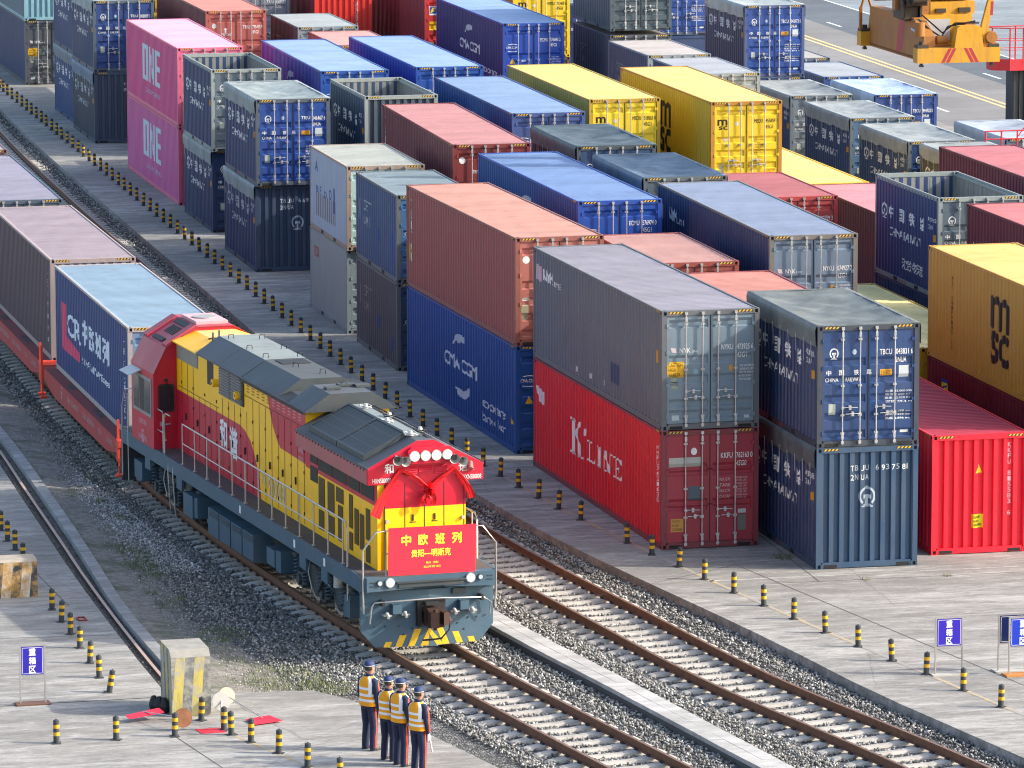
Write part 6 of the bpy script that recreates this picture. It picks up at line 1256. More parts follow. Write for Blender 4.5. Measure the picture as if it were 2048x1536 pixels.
def bollard(x, y, lb, grp, tilt=None):
    o = B0 if first[0] else copy_tree(B0); first[0] = False; o.location = (x, y, 0); o['label'] = lb; o['group'] = grp; o.rotation_euler = (R.gauss(0, .028), R.gauss(0, .028), R.uniform(0, 6))
    if tilt: o.rotation_euler = tilt
BR = [(2.08,-18.3),(1.85,-16.6),(1.61,-14.9),(1.34,-13.4),(1.10,-11.8),(.86,-10.2),(.63,-8.6),(.42,-7.0),(.19,-5.4),(-.01,-3.7),(-.17,-2.1),(-.38,-.5),(-.54,1.1),(-.84,4.3),(-.98,5.9),(-1.08,7.5),(-1.19,9.1),(-1.24,10.8),(-1.30,12.4)]
y = 14.05
while y < 113: BR.append((YEL(y) + .0, y)); y += 1.617
for i, (x, y) in enumerate(BR): bollard(x, y, "bollard, %s from the front right end of the long row beside the containers" % ordn(i + 1), "bollards in the long row beside the containers")
BL = [(-14.96, 6.6), (-15.02, 5.2), (-15.02, 4.0), (-15.1, 2.3), (-15.33, -3.3), (-15.35, -4.7), (-15.38, -6.1), (-15.43, -7.6), (-15.48, -9.2), (-15.54, -10.7)]
for i, (x, y) in enumerate(BL): bollard(x, y, "bollard beside the sunken crane rail at left, %s from the far end" % ordn(i + 1), "bollards beside the crane rail")
bollard(-15.59, -12.2, "leaning bollard at left near the blue sign and the striped block", "bollards beside the crane rail", (0.02, .17, 0))
for (x, y, lb) in ((-17.44, -16.6, "bollard standing alone at the front left below the blue sign"), (-16.22, -16.6, "bollard in the front row between the lone left one and the striped block"), (-15.02, -16.6, "bollard in front of the left foot of the striped block by the rusty disc"), (-14.22, -15.3, "bollard right against the front face of the striped block"), (-13.95, -16.3, "left bollard of the close pair beside the white disc"), (-13.91 + .03, -16.75, "right bollard of the close pair beside the white disc"), (-13.63, -17.5, "first bollard of the slanting front row after the close pair"), (-13.29, -18.6, "second bollard of the slanting front row after the close pair"), (-12.98, -19.9, "third bollard of the slanting front row, left of the workers"), (-12.62, -21.3, "frontmost bollard at the bottom edge left of the workers")): bollard(x, y, lb, "bollards around the front left apron")
# striped concrete blocks
def striped(name, c1, c2, c0, slant=.25, per=.34, patt=2.0):
    m, nt, b = base_mat(name, .85); tc = N(nt, "ShaderNodeTexCoord"); sp = N(nt, "ShaderNodeSeparateXYZ"); nt.links.new(tc.outputs["Object"], sp.inputs[0])
    k = mul(nt, sp.outputs[2], -slant); ad = N(nt, "ShaderNodeMath", operation='ADD'); nt.links.new(sp.outputs[0], ad.inputs[0]); nt.links.new(k, ad.inputs[1])
    ad2 = N(nt, "ShaderNodeMath", operation='ADD'); nt.links.new(ad.outputs[0], ad2.inputs[0]); nt.links.new(sp.outputs[1], ad2.inputs[1])
    dv = N(nt, "ShaderNodeMath", operation='DIVIDE'); nt.links.new(ad2.outputs[0], dv.inputs[0]); dv.inputs[1].default_value = per
    fr = N(nt, "ShaderNodeMath", operation='FRACT'); nt.links.new(dv.outputs[0], fr.inputs[0]); gt = N(nt, "ShaderNodeMath", operation='GREATER_THAN'); gt.inputs[1].default_value = .5; nt.links.new(fr.outputs[0], gt.inputs[0])
    v = coords(nt); n1 = noise_n(nt, v, 3.5, 8, .8); n2 = noise_n(nt, coords(nt, (2, 2, .5)), 3, 7, .75)
    c = mix(nt, gt.outputs[0], c1, c2); c = mix(nt, fmask(nt, n1, .44, .58), c, c0); c = mix(nt, mul(nt, fmask(nt, n2, .5, .75), .6), c, tuple(x * .35 for x in c0))
    nt.links.new(c, b.inputs["Base Color"]); bump(nt, b, n1, .4, .03); return m
RAW = plain("raw_block_concrete", (.30, .29, .26), .9, 0, .6, 3)
def block(lb, x, y, W, D, H, bev, mt, top):
    t = thing("concrete_block", lb, "concrete block", (x, y, 0))
    P_ = [(0, 0), (D, 0), (D, H), (bev + .12, H), (.06, H - bev)]
    rg = random.Random(4); mb = MB(); mb.prism([(a, b_) for a, b_ in P_[:3]] + [(.1 + bev, H), (.07, H - bev)], 'x', 0, W)
    o = obj("body", mb, mt, t); mb2 = MB(); f = .004
    mb2.add([(-f, .1 + bev, H + f), (W + f, .1 + bev, H + f), (W + f, D + f, H + f), (-f, D + f, H + f)], [(0, 1, 2, 3)]); mb2.add([(-f, .07 - f, H - bev), (W + f, .07 - f, H - bev), (W + f, .1 + bev, H + f), (-f, .1 + bev, H + f)], [(0, 1, 2, 3)])
    obj("worn_top", mb2, top, t); return t
block("tall yellow and grey striped concrete block ending the crane rail at the front left", -14.74, -14.85, .82, 1.25, 1.36, .14, striped("block_stripes", (.48, .40, .08), (.13, .14, .15), (.33, .32, .27), .14, .40), RAW)
block("worn white, black and orange striped concrete block at the left edge", -16.7, -1.75, 1.3, .75, .86, .05, striped("block_stripes_worn", (.55, .50, .42), (.05, .055, .06), (.45, .26, .08), .2, .44), plain("pale_block_top", (.40, .34, .27), .9, 0, .6, 3))
# blue signs 重箱区
def sign(lb, x, y, w_, h, rz=0, col='2A1FA0', base='6B4A3C'):
    t = thing("sign_stand", lb, "sign", (x, y, 0), rz, "blue signs on stands"); st = plain("stand_steel", (.42, .40, .38), .4, .5, .3, 9)
    fr = MB()
    for q in (0, w_): fr.box(q - .015, q + .015, -.015, .015, .02, h)
    fr.box(0, w_, -.014, .014, h - .03, h - .0); fr.box(0, w_, -.014, .014, h * .47, h * .47 + .03); obj("frame", fr, st, t)
    pn = obj("panel", MB().box(.03, w_ - .03, -.012, .012, h * .50, h - .035), plain("sign_blue_" + col, lin(col), .35, 0, .05), t)
    b0, b1 = h * .50 + .02, h - .055; ln = MB()
    for q in ((.045, w_ - .045, b0, b0 + .008), (.045, w_ - .045, b1 - .008, b1), (.045, .053, b0, b1), (w_ - .053, w_ - .045, b0, b1)): ln.box(q[0], q[1], -.0155, -.012, q[2], q[3])
    obj("border", ln, WHITE(), pn); hh = (b1 - b0) / 3
    for i, ch in enumerate("重箱区"): obj("lettering", apply_2d(text_mesh(ch, .04), lambda u, v, a, b_: (w_ / 2 - hh * .38 + u, -.0165, b1 - (i + .9) * hh + v), hh * .76, hh * .8), WHITE(), pn)
    obj("base", MB().box(-.1, w_ + .1, -.17, .17, .0, .03), plain("sign_base_" + base, lin(base), .7, 0, .3), t); return t
sign("violet blue sign on a stand, alone on the front left apron", -17.58, -12.9, .52, 1.26)
sign("violet blue sign beside the right bollards, left of the two paired signs", 1.78, -15.0, .60, 1.25, 0, '2E1CA8', 'B0AEA6')
sign("royal blue sign on an orange base at the right edge, front one of the pair", 3.28, -15.45, .60, 1.27, 0, '1034B4', 'B87A3A'); sign("dark blue framed sign right behind the royal blue one at the right edge", 3.2, -15.0, .6, 1.25, 0, '12204E', 'B0AEA6')
# discs with red plates (stop markers lying by the block)
def marker(lb, p0, p1, disc, dn, plate, col, rdisc=.17):
    t = thing("stop_marker", lb, "stop marker", (p1[0], p1[1], 0), 0, "stop markers beside the striped block"); o = Vector((p1[0], p1[1], 0))
    a, b_ = Vector(p0) - o, Vector(p1) - o; obj("rod", MB().cyl(a, b_, .013, 6), SIL, t); d = Vector(dn).normalized()
    obj("disc", MB().cyl(b_ - d * .006, b_ + d * .006, rdisc, 24), col, t)
    pl = MB(); vs = [Vector(p) - o for p in plate]; pl.add(vs + [v + Vector((0, 0, .012)) for v in vs], [(3, 2, 1, 0), (4, 5, 6, 7)] + [(i, (i + 1) % 4, 4 + (i + 1) % 4, 4 + i) for i in range(4)]); obj("plate", pl, paint("marker_red", lin('E01838'), .15, .03, .45), t)
marker("stop marker with a rusty brown disc leaning at the left foot of the striped block", (-15.35, -14.9, .16), (-14.75, -16.1, .26), None, (.2, -1, .3), [(-15.75, -15.0, .12), (-15.7, -15.25, .1), (-14.95, -15.1, .16), (-15.0, -14.75, .18)], plain("rusty_disc", (.22, .09, .04), .8, .2, .7, 6), .2)
marker("stop marker with grey white disc and red plate in front of the block", (-14.0, -16.2, .02), (-13.86, -15.6, .45), None, (.1, -1, .25), [(-14.5, -16.1, .0), (-14.45, -16.5, .0), (-13.95, -16.5, .0), (-13.95, -16.1, .0)], plain("white_disc", (.36, .36, .34), .6, 0, .2), .19)
marker("stop marker with stained pale disc and red plate, farthest right of the block", (-13.0, -15.6, .05), (-13.62, -15.0, .42), None, (.2, -1, .3), [(-13.35, -15.6, .03), (-13.25, -16.1, .03), (-12.65, -15.9, .03), (-12.8, -15.35, .03)], plain("stained_disc", (.42, .37, .30), .6, 0, .4, 4), .18)
tag(obj("red_frame", MB().tube([(-14.95, -4.4, .02), (-14.78, -4.4, .02), (-14.78, -4.75, .02), (-14.95, -4.75, .02)], .018, 5, closed=True), plain("frame_red", lin('9A3028'), .6)), "small red frame lying on the concrete beside the bollards at left", "frame")
bag = MB(); rr = random.Random(2)
for k in range(3): c_ = Vector((-15.0 + .09 * k, -14.2 - .12 * k, .15)); rings = [[c_ + Vector((math.cos(a) * .13 * (1 - abs(h)) ** .5 * rr.uniform(.8, 1.2), math.sin(a) * .13 * (1 - abs(h)) ** .5, .2 * h)) for a in [i * .785 for i in range(8)]] for h in (-.9, -.5, 0, .5, .9)]; bag.loft(rings, 0, True, False)
tag(obj("black_bag", bag, plain("black_cloth", (.015, .015, .018), .7)), "black bundle at the foot of the striped block where the crane rail ends", "bundle")
# ---------------------------------------------------------------- crane spreader
SY = paint("crane_yellow", lin('C89004'), .6, .5, .5); SY2 = paint("crane_yellow_worn", lin('A06414'), .7, .7, .55); SRd = plain("stripe_red", lin('A82838'), .5, 0, .3, 8)
SP = thing("crane_spreader", "yellow container spreader with red stripes hanging above the far stacks at top right", "crane spreader", (14.62, 24.2, 9.08), -.024)
def sp(n, mb, m, par=SP): return obj(n, mb, m, par)
W_ = 2.5; L_ = 6.06
def endbeam(y, f):
    e = sp("end_beam", MB().box(0, W_, y, y + .42, 0, .43), SY); sgn = -1 if f else 1; yf = y - .003 if f else y + .423
    if f:
        sp("beam_riser", MB().prism([(1.12, .43), (2.0, .43), (1.93, 1.0), (1.86, 1.06), (1.28, 1.06), (1.2, 1.0)], 'y', y, y + .34), SY, e)
        for x0, s in ((.72, .22), (.86, .22), (1.62, -.22), (1.76, -.22)): sp("red_stripe", MB().add([(x0, yf, .01), (x0 + .1, yf, .01), (x0 + .1 + s, yf, .42), (x0 + s, yf, .42)], [(0, 1, 2, 3)]), SRd, e)
    for x in (.18, W_ - .18):
        q = sp("twistlock", MB().cyl((x, y + .2, -.06), (x, y + .2, 0), .05, 8).box(x - .05, x + .05, y + .12, y + .28, -.12, -.06), plain("lock_steel", (.08, .07, .06), .5, .5), e)
        sp("lock_housing", MB().box(x - .16, x + .16, y + .02, y + .4, .43, .52).cyl((x, y + .2, .52), (x, y + .2, .62), .08, 8), plain("grease_dark", (.06, .045, .03), .6, .3), e)
    return e
endbeam(0, True); endbeam(L_ - .42, False)
sp("telescopic_beam", MB().prism([(.3, .02), (.3, .75), (1.3, 1.2), (5.6, 1.2), (5.8, .6), (5.8, .05)], 'x', .28, .62).box(.28, .62, .3, 5.8, .0, .1), SY2)
sp("telescopic_beam", MB().prism([(.42, .02), (.42, .6), (1.3, 1.0), (5.6, 1.0), (5.8, .05)], 'x', 1.85, 2.15), SY2)
GD = plain("grease_dark", (.06, .045, .03), .6, .3)
sp("main_body", MB().box(.62, 2.2, 1.7, 4.2, .35, 1.25).box(.9, 2.3, 1.8, 4.0, 1.25, 1.62), SY); sp("slew_ring", MB().cyl((1.7, 2.9, 1.62), (1.7, 2.9, 1.76), .7, 24).box(1.1, 1.4, 1.72, 1.8, 1.3, 1.42).box(1.8, 2.15, 1.72, 1.8, 1.3, 1.44), GD)
sp("cable_basket", MB().box(.0, .6, 1.5, 1.56, 1.15, 1.2).box(.0, .06, 1.5, 2.4, 1.15, 1.8).box(.54, .6, 1.5, 2.4, 1.15, 1.8).box(.0, .6, 1.5, 1.56, 1.7, 1.8).box(.1, .5, 1.6, 2.3, 1.1, 1.5), GD)
sp("hydraulic_ram", MB().cyl((.45, 1.4, .25), (.45, .3, .3), .06, 10).cyl((.2, 1.2, .9), (.5, .5, .6), .05, 8), SIL)
sp("grey_panel", MB().box(.62, 1.5, 1.64, 1.7, .5, 1.12), plain("panel_grey", (.42, .44, .45), .5, 0, .3))
sp("red_stripe", MB().add([(.276, 3.0, .1), (.276, 2.5, .1), (.276, 2.1, 1.15), (.276, 2.6, 1.15)], [(0, 1, 2, 3)]), SRd)
sp("head_frame", MB().box(-.1, .1, 1.9, 2.2, 1.4, 4.2).box(.55, .95, 1.8, 2.2, 1.2, 4.2).box(-.1, .95, 1.85, 2.15, 2.5, 2.9).box(-.1, .95, 3.9, 4.2, 1.5, 4.2), SY2)
hb = sp("head_block", MB().box(1.0, 2.4, 1.6, 4.6, 2.0, 2.4).box(1.1, 2.3, 1.8, 4.4, 1.75, 2.0), SY)
for x0, s in ((1.02, .16), (1.12, .16), (2.0, -.16), (2.14, -.16)): sp("red_stripe", MB().add([(x0, 1.595, 2.01), (x0 + .08, 1.595, 2.01), (x0 + .08 + s, 1.595, 2.39), (x0 + s, 1.595, 2.39)], [(0, 1, 2, 3)]), SRd, hb)
sp("upper_frame", MB().box(1.1, 2.2, 2.0, 4.2, 2.55, 2.62).box(1.1, 1.2, 1.9, 2.0, 2.4, 4.2).box(1.5, 1.6, 1.9, 2.0, 2.4, 4.2).box(2.1, 2.2, 1.9, 2.0, 2.4, 4.2).box(1.1, 2.2, 1.9, 2.0, 2.9, 3.0), SY2)
sp("motor", MB().box(.1, .7, 1.3, 1.8, 1.55, 2.0).cyl((.2, 1.2, 1.75), (.6, 1.2, 1.75), .16, 12), plain("grease_dark", (.06, .045, .03), .6, .3))
sp("hydraulic_drum", MB().cyl((.72, .5, .62), (1.05, .5, .62), .13, 12).cyl((.2, .45, .75), (.2, .45, 1.15), .15, 12), SY2)
sp("hydraulic_hoses", MB().tube([(.3, .9, 1.2), (.6, .7, .9), (.9, .6, .7), (1.1, .6, 1.0), (1.9, .5, 1.15)], .03, 6).tube([(.5, 1.2, 1.3), (1.0, .8, .8), (1.3, .55, 1.1), (2.0, .45, 1.1)], .025, 6), plain("hose_black", (.02, .02, .02), .5))
def flipper(x, y, s, up):
    mb = MB()
    if up: mb.prism([(x - .05, .55), (x + .2, .62), (x + .3, .8), (x + .12, .9), (x + .08, 1.05), (x + .22, 1.75), (x + .2, 1.85), (x + .08, 1.85), (x - .12, 1.1), (x - .14, .95)], 'y', y, y + .14)
    return mb
fl_ = sp("guide_arm", flipper(2.1, .1, 1, True), SY); sp("red_stripe", MB().add([(2.22, .097, 1.35), (2.3, .097, 1.35), (2.32, .097, 1.75), (2.24, .097, 1.75)], [(0, 1, 2, 3)]), SRd, fl_)
sp("pivot", MB().cyl((2.25, .0, .72), (2.25, .3, .72), .17, 12).box(2.0, 2.4, .05, .35, .43, .56), SY2, fl_)
sp("guide_arm", MB().box(-.02, .06, L_ - .35, L_ - .25, .5, 1.15).box(.32, .4, L_ - .35, L_ - .25, .5, 1.15).tube([(.02, L_ - .3, 1.1), (.1, L_ - .3, 1.35), (.08, L_ - .3, 2.6)], .04, 6).tube([(.36, L_ - .3, 1.1), (.28, L_ - .3, 1.35), (.3, L_ - .3, 2.6)], .04, 6).box(.08, .3, L_ - .33, L_ - .27, 1.4, 1.46).box(.08, .3, L_ - .33, L_ - .27, 1.6, 1.66).box(.1, .28, L_ - .36, L_ - .24, 1.8, 2.7), SY2)
sp("hoist_ropes", MB().cyl((1.3, 2.0, 2.4), (1.3, 2.0, 14), .02, 5).cyl((2.1, 2.0, 2.4), (2.1, 2.0, 14), .02, 5).cyl((1.3, 4.2, 2.4), (1.3, 4.2, 14), .02, 5).cyl((2.1, 4.2, 2.4), (2.1, 4.2, 14), .02, 5), plain("rope", (.08, .08, .08), .5, .5))
# red access platform on a dark leg
RDp = paint("platform_red", lin('C01828'), .3, .15, .45); LEGM = paint("leg_dark", lin('22262C'), .3, .1, .5)
AP = thing("access_platform", "red railed access platform on a dark steel leg at the right edge beside the road", "platform", (31.95, 66, 0))
obj("leg", MB().box(.9, 1.9, .3, 1.2, 0, 4.42).box(.88, .93, .25, .3, 0, 4.42).box(1.1, 1.14, .25, .3, 0, 4.42).box(1.3, 1.34, .25, .3, 0, 4.42).box(1.6, 1.64, .25, .3, 0, 4.42), LEGM, AP)
obj("floor_tray", MB().prism([(0, .9), (0, .35), (.62, 0), (2.6, 0), (2.6, .9)], 'z', 4.42, 4.6).prism([(0, .9), (0, .35), (.62, 0), (.62, .03), (.03, .37), (.03, .9)], 'z', 4.6, 4.85).box(.62, 2.6, 0, .03, 4.6, 4.85), RDp, AP)
rl = MB()
for a, b_ in (((.03, .9), (.03, .36)), ((.03, .36), (.62, .02)), ((.62, .02), (2.6, .02)), ((.03, .9), (2.6, .9))):
    for z in (5.2, 5.55, 6.02): rl.tube([(a[0], a[1], z), (b_[0], b_[1], z)], .022 if z > 6 else .015, 5)
for x, y in ((.03, .9), (.03, .36), (.62, .02), (1.15, .02), (1.15, .9), (2.0, .02)): rl.cyl((x, y, 4.6), (x, y, 6.02), .03, 6)
obj("guard_rail", rl, RDp, AP)
lr = MB(); y_ = -9.5
for z in (2.98, 3.27): lr.tube([(-3.7, y_, z), (-1.9, y_, z)], .025, 5)
for x in (-3.7, -3.1, -2.5, -2.0): lr.cyl((x, y_, 0), (x, y_, 3.27), .03, 6)
lr.tube([(-2.6, y_, 2.9), (-2.0, y_, 3.7)], .02, 5); obj("lower_rail", lr, RDp, AP)
# ---------------------------------------------------------------- people
SKIN = plain("skin", (.42, .22, .15), .55, 0, .15, 5); NV = plain("navy_cloth", lin('1A2140'), .8, 0, .3, 12); HV = plain("vest_yellow", lin('E89A08'), .75, 0, .15, 9); RFX = plain("vest_reflective", (.75, .77, .8), .35, 0, .05); CAPM = plain("cap_blue", lin('18305E'), .7, 0, .15); ORS = plain("orange_piping", lin('F04A28'), .6); SHO = plain("shoe_black", (.015, .015, .017), .4); GLV = plain("white_glove", (.72, .70, .68), .7, 0, .15); HAIR = plain("hair_black", (.035, .028, .024), .8)
def ell(c, rx, ry, n=14, yaw=0, p=2.0):
    out = []
    for i in range(n):
        a = 2 * math.pi * i / n; x, y = math.copysign(abs(math.cos(a)) ** (2 / p), math.cos(a)) * rx, math.copysign(abs(math.sin(a)) ** (2 / p), math.sin(a)) * ry
        out.append(Vector((c[0] + x, c[1] + y, c[2])))
    return out
def limb(pts, rs, n=10, m=0):
    P_ = [Vector(p) for p in pts]; rings = []
    for i, p in enumerate(P_):
        d = (P_[min(i + 1, len(P_) - 1)] - P_[max(i - 1, 0)]).normalized(); u = Vector((1, 0, 0)) - d * d.x; u.normalize(); v = d.cross(u); r_ = rs[i]; rx, ry = (r_ if isinstance(r_, tuple) else (r_, r_))
        rings.append([p + u * rx * math.cos(2 * math.pi * k / n) + v * ry * math.sin(2 * math.pi * k / n) for k in range(n)])
    return rings
def person(lb, x, y, head, H, seed, armx=0, flag=False, gloves=True):
    """standing figure, local +Y = facing, scale from a 1.75 m body; soles at z=0"""
    rg = random.Random(seed); s = H / 1.75; t = thing("person", lb, "person", (x, y, 0), head, "workers in yellow vests"); t.scale = (s, s, s)
    sw = rg.uniform(-.02, .02)
    # body: one continuous surface grown over a jointed skeleton
    V = [(0, 0, .93), (0, 0, 1.08), (0, -.01, 1.25), (0, -.01, 1.40), (0, .005, 1.49), (0, .02, 1.545),
         (.09, 0, .88), (.105, .015, .49), (.11, -.01, .09), (.12, .13, .035), (-.09, 0, .88), (-.105, .015, .49), (-.11, -.01, .09), (-.12, .13, .035),
         (.165, -.015, 1.37), (.235, -.02, 1.12), (.225 + armx, .05, .86), (.215 + armx, .08, .79), (-.165, -.015, 1.37), (-.235, -.02, 1.12), (-.225, .05, .86), (-.215, .08, .79)]
    E_ = [(0, 1), (1, 2), (2, 3), (3, 4), (4, 5), (0, 6), (6, 7), (7, 8), (8, 9), (0, 10), (10, 11), (11, 12), (12, 13), (3, 14), (14, 15), (15, 16), (16, 17), (3, 18), (18, 19), (19, 20), (20, 21)]
    RA = [.115, .11, .12, .10, .048, .05, .082, .056, .038, .034, .082, .056, .038, .034, .036, .036, .028, .03, .036, .036, .028, .03]
    me = bpy.data.meshes.new("b"); me.from_pydata(V, E_, []); ob = bpy.data.objects.new("b", me); COL.objects.link(ob)
    md = ob.modifiers.new("s", 'SKIN'); 
    if not me.skin_vertices: bpy.context.view_layer.objects.active = ob
    sv = me.skin_vertices[0].data if me.skin_vertices else me.attributes
    if me.skin_vertices:
        for i, r_ in enumerate(RA): sv[i].radius = (r_, r_ * .92); sv[i].use_root = (i == 0)
    sb = ob.modifiers.new("u", 'SUBSURF'); sb.levels = 1; dg = bpy.context.evaluated_depsgraph_get(); bm2 = bpy.data.meshes.new_from_object(ob.evaluated_get(dg)); bpy.data.objects.remove(ob)
    body = MB(); body.add([tuple(v.co) for v in bm2.vertices], [tuple(p.vertices) for p in bm2.polygons], 0, True)
    # head, neck, ears, nose, jaw joined into the same mesh
    hd = [((0, .02, 1.50), .055, .06), ((0, .035, 1.545), .06, .072), ((0, .035, 1.575), .07, .085), ((0, .03, 1.61), .076, .093), ((0, .022, 1.65), .079, .098), ((0, .018, 1.69), .077, .098), ((0, .012, 1.725), .066, .085), ((0, .01, 1.75), .035, .05)]
    body.loft([ell(c, a, b_, 16) for c, a, b_ in hd], 0, True, True)
    body.loft([ell((0, .118, 1.60), .018, .02, 6), ell((0, .122, 1.615), .014, .018, 6), ell((0, .112, 1.655), .008, .01, 6)], 0, True, True)
    for q in (-1, 1): body.loft([ell((q * .081, .01, 1.595), .008, .012, 6), ell((q * .086, .008, 1.62), .01, .02, 6), ell((q * .083, .006, 1.65), .008, .014, 6)], 0, True, True)
    # hands with fingers
    for q in (-1, 1):
        hx = q * .215 + (armx if q > 0 else 0); w0 = Vector((hx, .08, .80))
        body.loft(limb([w0, w0 + Vector((0, .01, -.04)), w0 + Vector((0, .02, -.09))], [(.022, .03), (.02, .042), (.016, .04)], 8), 0, True, True)
        for k in range(4): b0 = w0 + Vector((0, .055 - k * .024, -.085)); body.loft(limb([b0, b0 + Vector((-q * .008, .003, -.035)), b0 + Vector((-q * .022, .006, -.062 + .008 * abs(k - 1)))], [.0095, .009, .007], 6), 0, True, True)
        b0 = w0 + Vector((-q * .01, .045, -.03)); body.loft(limb([b0, b0 + Vector((-q * .015, .03, -.025)), b0 + Vector((-q * .02, .035, -.055))], [.012, .011, .008], 6), 0, True, True)
    bd = obj("body", body, SKIN, t); bd['label'] = "standing figure seen from behind"
    # hair, cap
    obj("hair", MB().loft([ell((0, .0, 1.585), .066, .074, 16), ell((0, -.002, 1.61), .079, .092, 16), ell((0, .003, 1.64), .083, .10, 16), ell((0, .01, 1.68), .083, .103, 16)], 0, False, True), HAIR, t)
    cp_ = obj("cap", MB().loft([ell((0, .012, 1.672), .092, .112, 18), ell((0, .01, 1.705), .092, .112, 18), ell((0, .005, 1.745), .078, .096, 18), ell((0, .0, 1.77), .045, .055, 18), ell((0, 0, 1.776), .01, .01, 18)], 0, True, True), CAPM, t)
    br = MB(); a_ = [math.pi * (.12 + .76 * i / 8) for i in range(9)]; ou = [(math.cos(k) * .092, .012 + math.sin(k) * .112 + .075 * math.sin(k) ** .6, 1.672 - .018 * math.sin(k)) for k in a_]; inn = [(math.cos(k) * .088, .012 + math.sin(k) * .108, 1.685) for k in a_]
    br.add(ou + inn, [(i, i + 1, 10 + i, 9 + i) for i in range(8)], 0, True); obj("cap_peak", br, CAPM, cp_); obj("cap_band", MB().loft([ell((0, .012, 1.672), .0935, .1135, 18), ell((0, .011, 1.682), .0935, .1135, 18)], 0, False, True), RFX, cp_)
    # trousers
    tr = MB(); tr.loft([ell((0, -.01, 1.02), .165, .125, 18), ell((0, -.015, .95), .18, .138, 18), ell((0, -.012, .88), .185, .14, 18), ell((0, -.005, .83), .175, .12, 18)], 0, True, True)
    for q in (-1, 1): tr.loft(limb([(q * .09, -.005, .87), (q * .1, .01, .68), (q * .108, .022, .49), (q * .112, .005, .28), (q * .115, -.005, .08), (q * .116, .005, .035)], [(.094, .115), (.088, .10), (.075, .082), (.07, .078), (.068, .076), (.07, .082)], 14), 0, True, True)
    tro = obj("trousers", tr, NV, t)
    for q in (-1, 1):
        st = MB(); pts = [(q * .186, .0, .95), (q * .188, .005, .80), (q * .184, .02, .62), (q * .182, .028, .45), (q * .183, .01, .28), (q * .184, .005, .06)]; vs = []
        for p in pts: vs += [(p[0] + q * .003, p[1] - .014, p[2]), (p[0] + q * .003, p[1] + .014, p[2])]
        st.add(vs, [(2 * i, 2 * i + 1, 2 * i + 3, 2 * i + 2) for i in range(5)]); obj("leg_piping", st, ORS, tro)
        obj("shoe", MB().loft([ell((q * .12, .045, .0), .045, .135, 12, p=2.6), ell((q * .12, .045, .03), .047, .138, 12, p=2.6), ell((q * .12, .035, .06), .042, .11, 12), ell((q * .116, -.01, .09), .04, .05, 12)], 0, True, True), SHO, t)
    # jacket with sleeves
    jk = MB(); jk.loft([ell((0, -.012, .93), .19, .135, 18), ell((0, -.012, 1.05), .175, .13, 18), ell((0, -.015, 1.2), .185, .14, 18), ell((0, -.018, 1.34), .2, .14, 18), ell((0, -.012, 1.42), .17, .115, 18), ell((0, .0, 1.47), .09, .08, 18), ell((0, .01, 1.515), .068, .072, 18)], 0, True, True)
    for q in (-1, 1):
        ax = armx if q > 0 else 0
        jk.loft(limb([(q * .15, -.012, 1.40), (q * .205, -.015, 1.37), (q * .232, -.02, 1.25), (q * .247, -.025, 1.12), (q * (.24) + ax * .5, .01, 1.0), (q * .228 + ax, .045, .875), (q * .224 + ax, .055, .845)], [(.06, .07), (.07, .075), (.063, .068), (.055, .058), (.05, .052), (.044, .046), (.045, .047)], 12), 0, True, True)
    jo = obj("jacket", jk, NV, t)
    for q in (-1, 1):
        ax = armx if q > 0 else 0; pts = [(q * .262, .0, 1.40), (q * .298, .0, 1.25), (q * .304, -.01, 1.12), (q * .292 + ax * .5, .025, 1.0), (q * .274 + ax, .06, .87)]; vs = []
        for p in pts: vs += [(p[0] + q * .001, p[1] - .014, p[2]), (p[0] + q * .001, p[1] + .014, p[2])]
        st = MB().add(vs, [(2 * i, 2 * i + 1, 2 * i + 3, 2 * i + 2) for i in range(4)]); obj("sleeve_piping", st, ORS, jo)
        if gloves:
            w0 = Vector((q * .215 + ax, .08, .80)); gm = MB().loft(limb([w0 + Vector((0, -.01, .04)), w0, w0 + Vector((0, .01, -.04)), w0 + Vector((0, .02, -.09))], [(.036, .038), (.028, .036), (.027, .048), (.022, .046)], 8), 0, True, True)
            for k in range(4): b0 = w0 + Vector((0, .055 - k * .024, -.085)); gm.loft(limb([b0, b0 + Vector((-q * .008, .003, -.035)), b0 + Vector((-q * .022, .006, -.066 + .008 * abs(k - 1)))], [.0125, .012, .009], 6), 0, True, True)
            b0 = w0 + Vector((-q * .01, .045, -.03)); gm.loft(limb([b0, b0 + Vector((-q * .015, .03, -.025)), b0 + Vector((-q * .02, .035, -.058))], [.015, .014, .010], 6), 0, True, True); obj("glove", gm, GLV, jo)
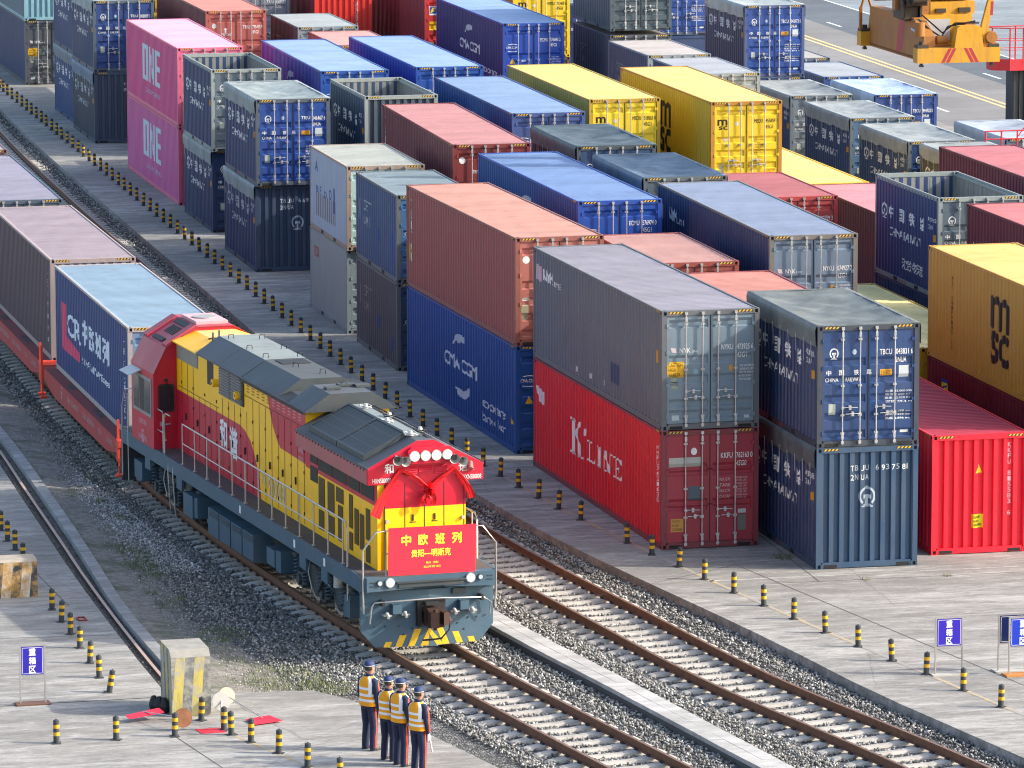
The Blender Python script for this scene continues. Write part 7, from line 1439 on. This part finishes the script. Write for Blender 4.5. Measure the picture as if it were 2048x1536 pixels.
    # vest: shell with reflective bands
    lv_ = [(.90, .212, .158), (.955, .209, .156), (.985, .207, .154), (.99, .2075, .1545), (1.035, .205, .153), (1.09, .20, .152), (1.095, .2005, .1525), (1.14, .20, .153), (1.22, .205, .158), (1.23, .2055, .1585), (1.27, .206, .159), (1.34, .212, .158), (1.41, .188, .138), (1.445, .13, .11), (1.475, .085, .09)]
    vm = MB(); rings = [ell((0, -.014 + (0 if z < 1.4 else .006), z), a, b_, 28, p=2.25) for z, a, b_ in lv_]; n = 28; vs = [p for r_ in rings for p in r_]; fs = []; ms = []
    for i in range(len(rings) - 1):
        for j in range(n):
            a = (j + .5) / n * 2 * math.pi; side_ = abs(math.cos(a)); z = lv_[i][0]
            if 1.10 <= z < 1.42 and side_ > .93: continue
            band = lv_[i][0] in (.985, .99, 1.095, 1.09) or (1.22 <= z < 1.27 and math.sin(a) < -.2 and side_ < .75) ; strap_ = z >= 1.14 and .70 < side_ <= .93
            fs.append((i * n + j, i * n + (j + 1) % n, (i + 1) * n + (j + 1) % n, (i + 1) * n + j)); ms.append(1 if band or strap_ else 0)
    vm.add(vs, fs, 0, True); vm.m = ms; obj("vest", vm, [HV, RFX], t)
    if flag:
        fx = .215 + armx; q = obj("flag_stick", MB().cyl((fx, .10, .76), (fx + .03, .16, .42), .008, 6), plain("flag_wood", (.5, .3, .12), .6), t); obj("rolled_flag", MB().cyl((fx + .008, .115, .68), (fx + .028, .15, .45), .018, 8), ORS if flag == 2 else plain("flag_white", (.7, .66, .6), .7), q)
    return t
HD = rad(-62)     # facing: away from the camera and to the right
person("tallest worker in yellow vest, at the far end of the row of four", -11.46, -18.75, HD, 1.80, 1, gloves=False)
person("worker in yellow vest mostly hidden between the farthest and the third man", -11.3, -19.75, HD + .16, 1.69, 2, armx=.02, gloves=True)
person("third worker of the four, white glove holding a rolled orange flag", -11.17, -20.25, HD - .08, 1.75, 3, armx=.03, flag=2)
person("nearest worker in yellow vest, white gloves and a small white flag, at the bottom edge", -10.97, -20.95, HD + .05, 1.71, 4, armx=-.01, flag=1)
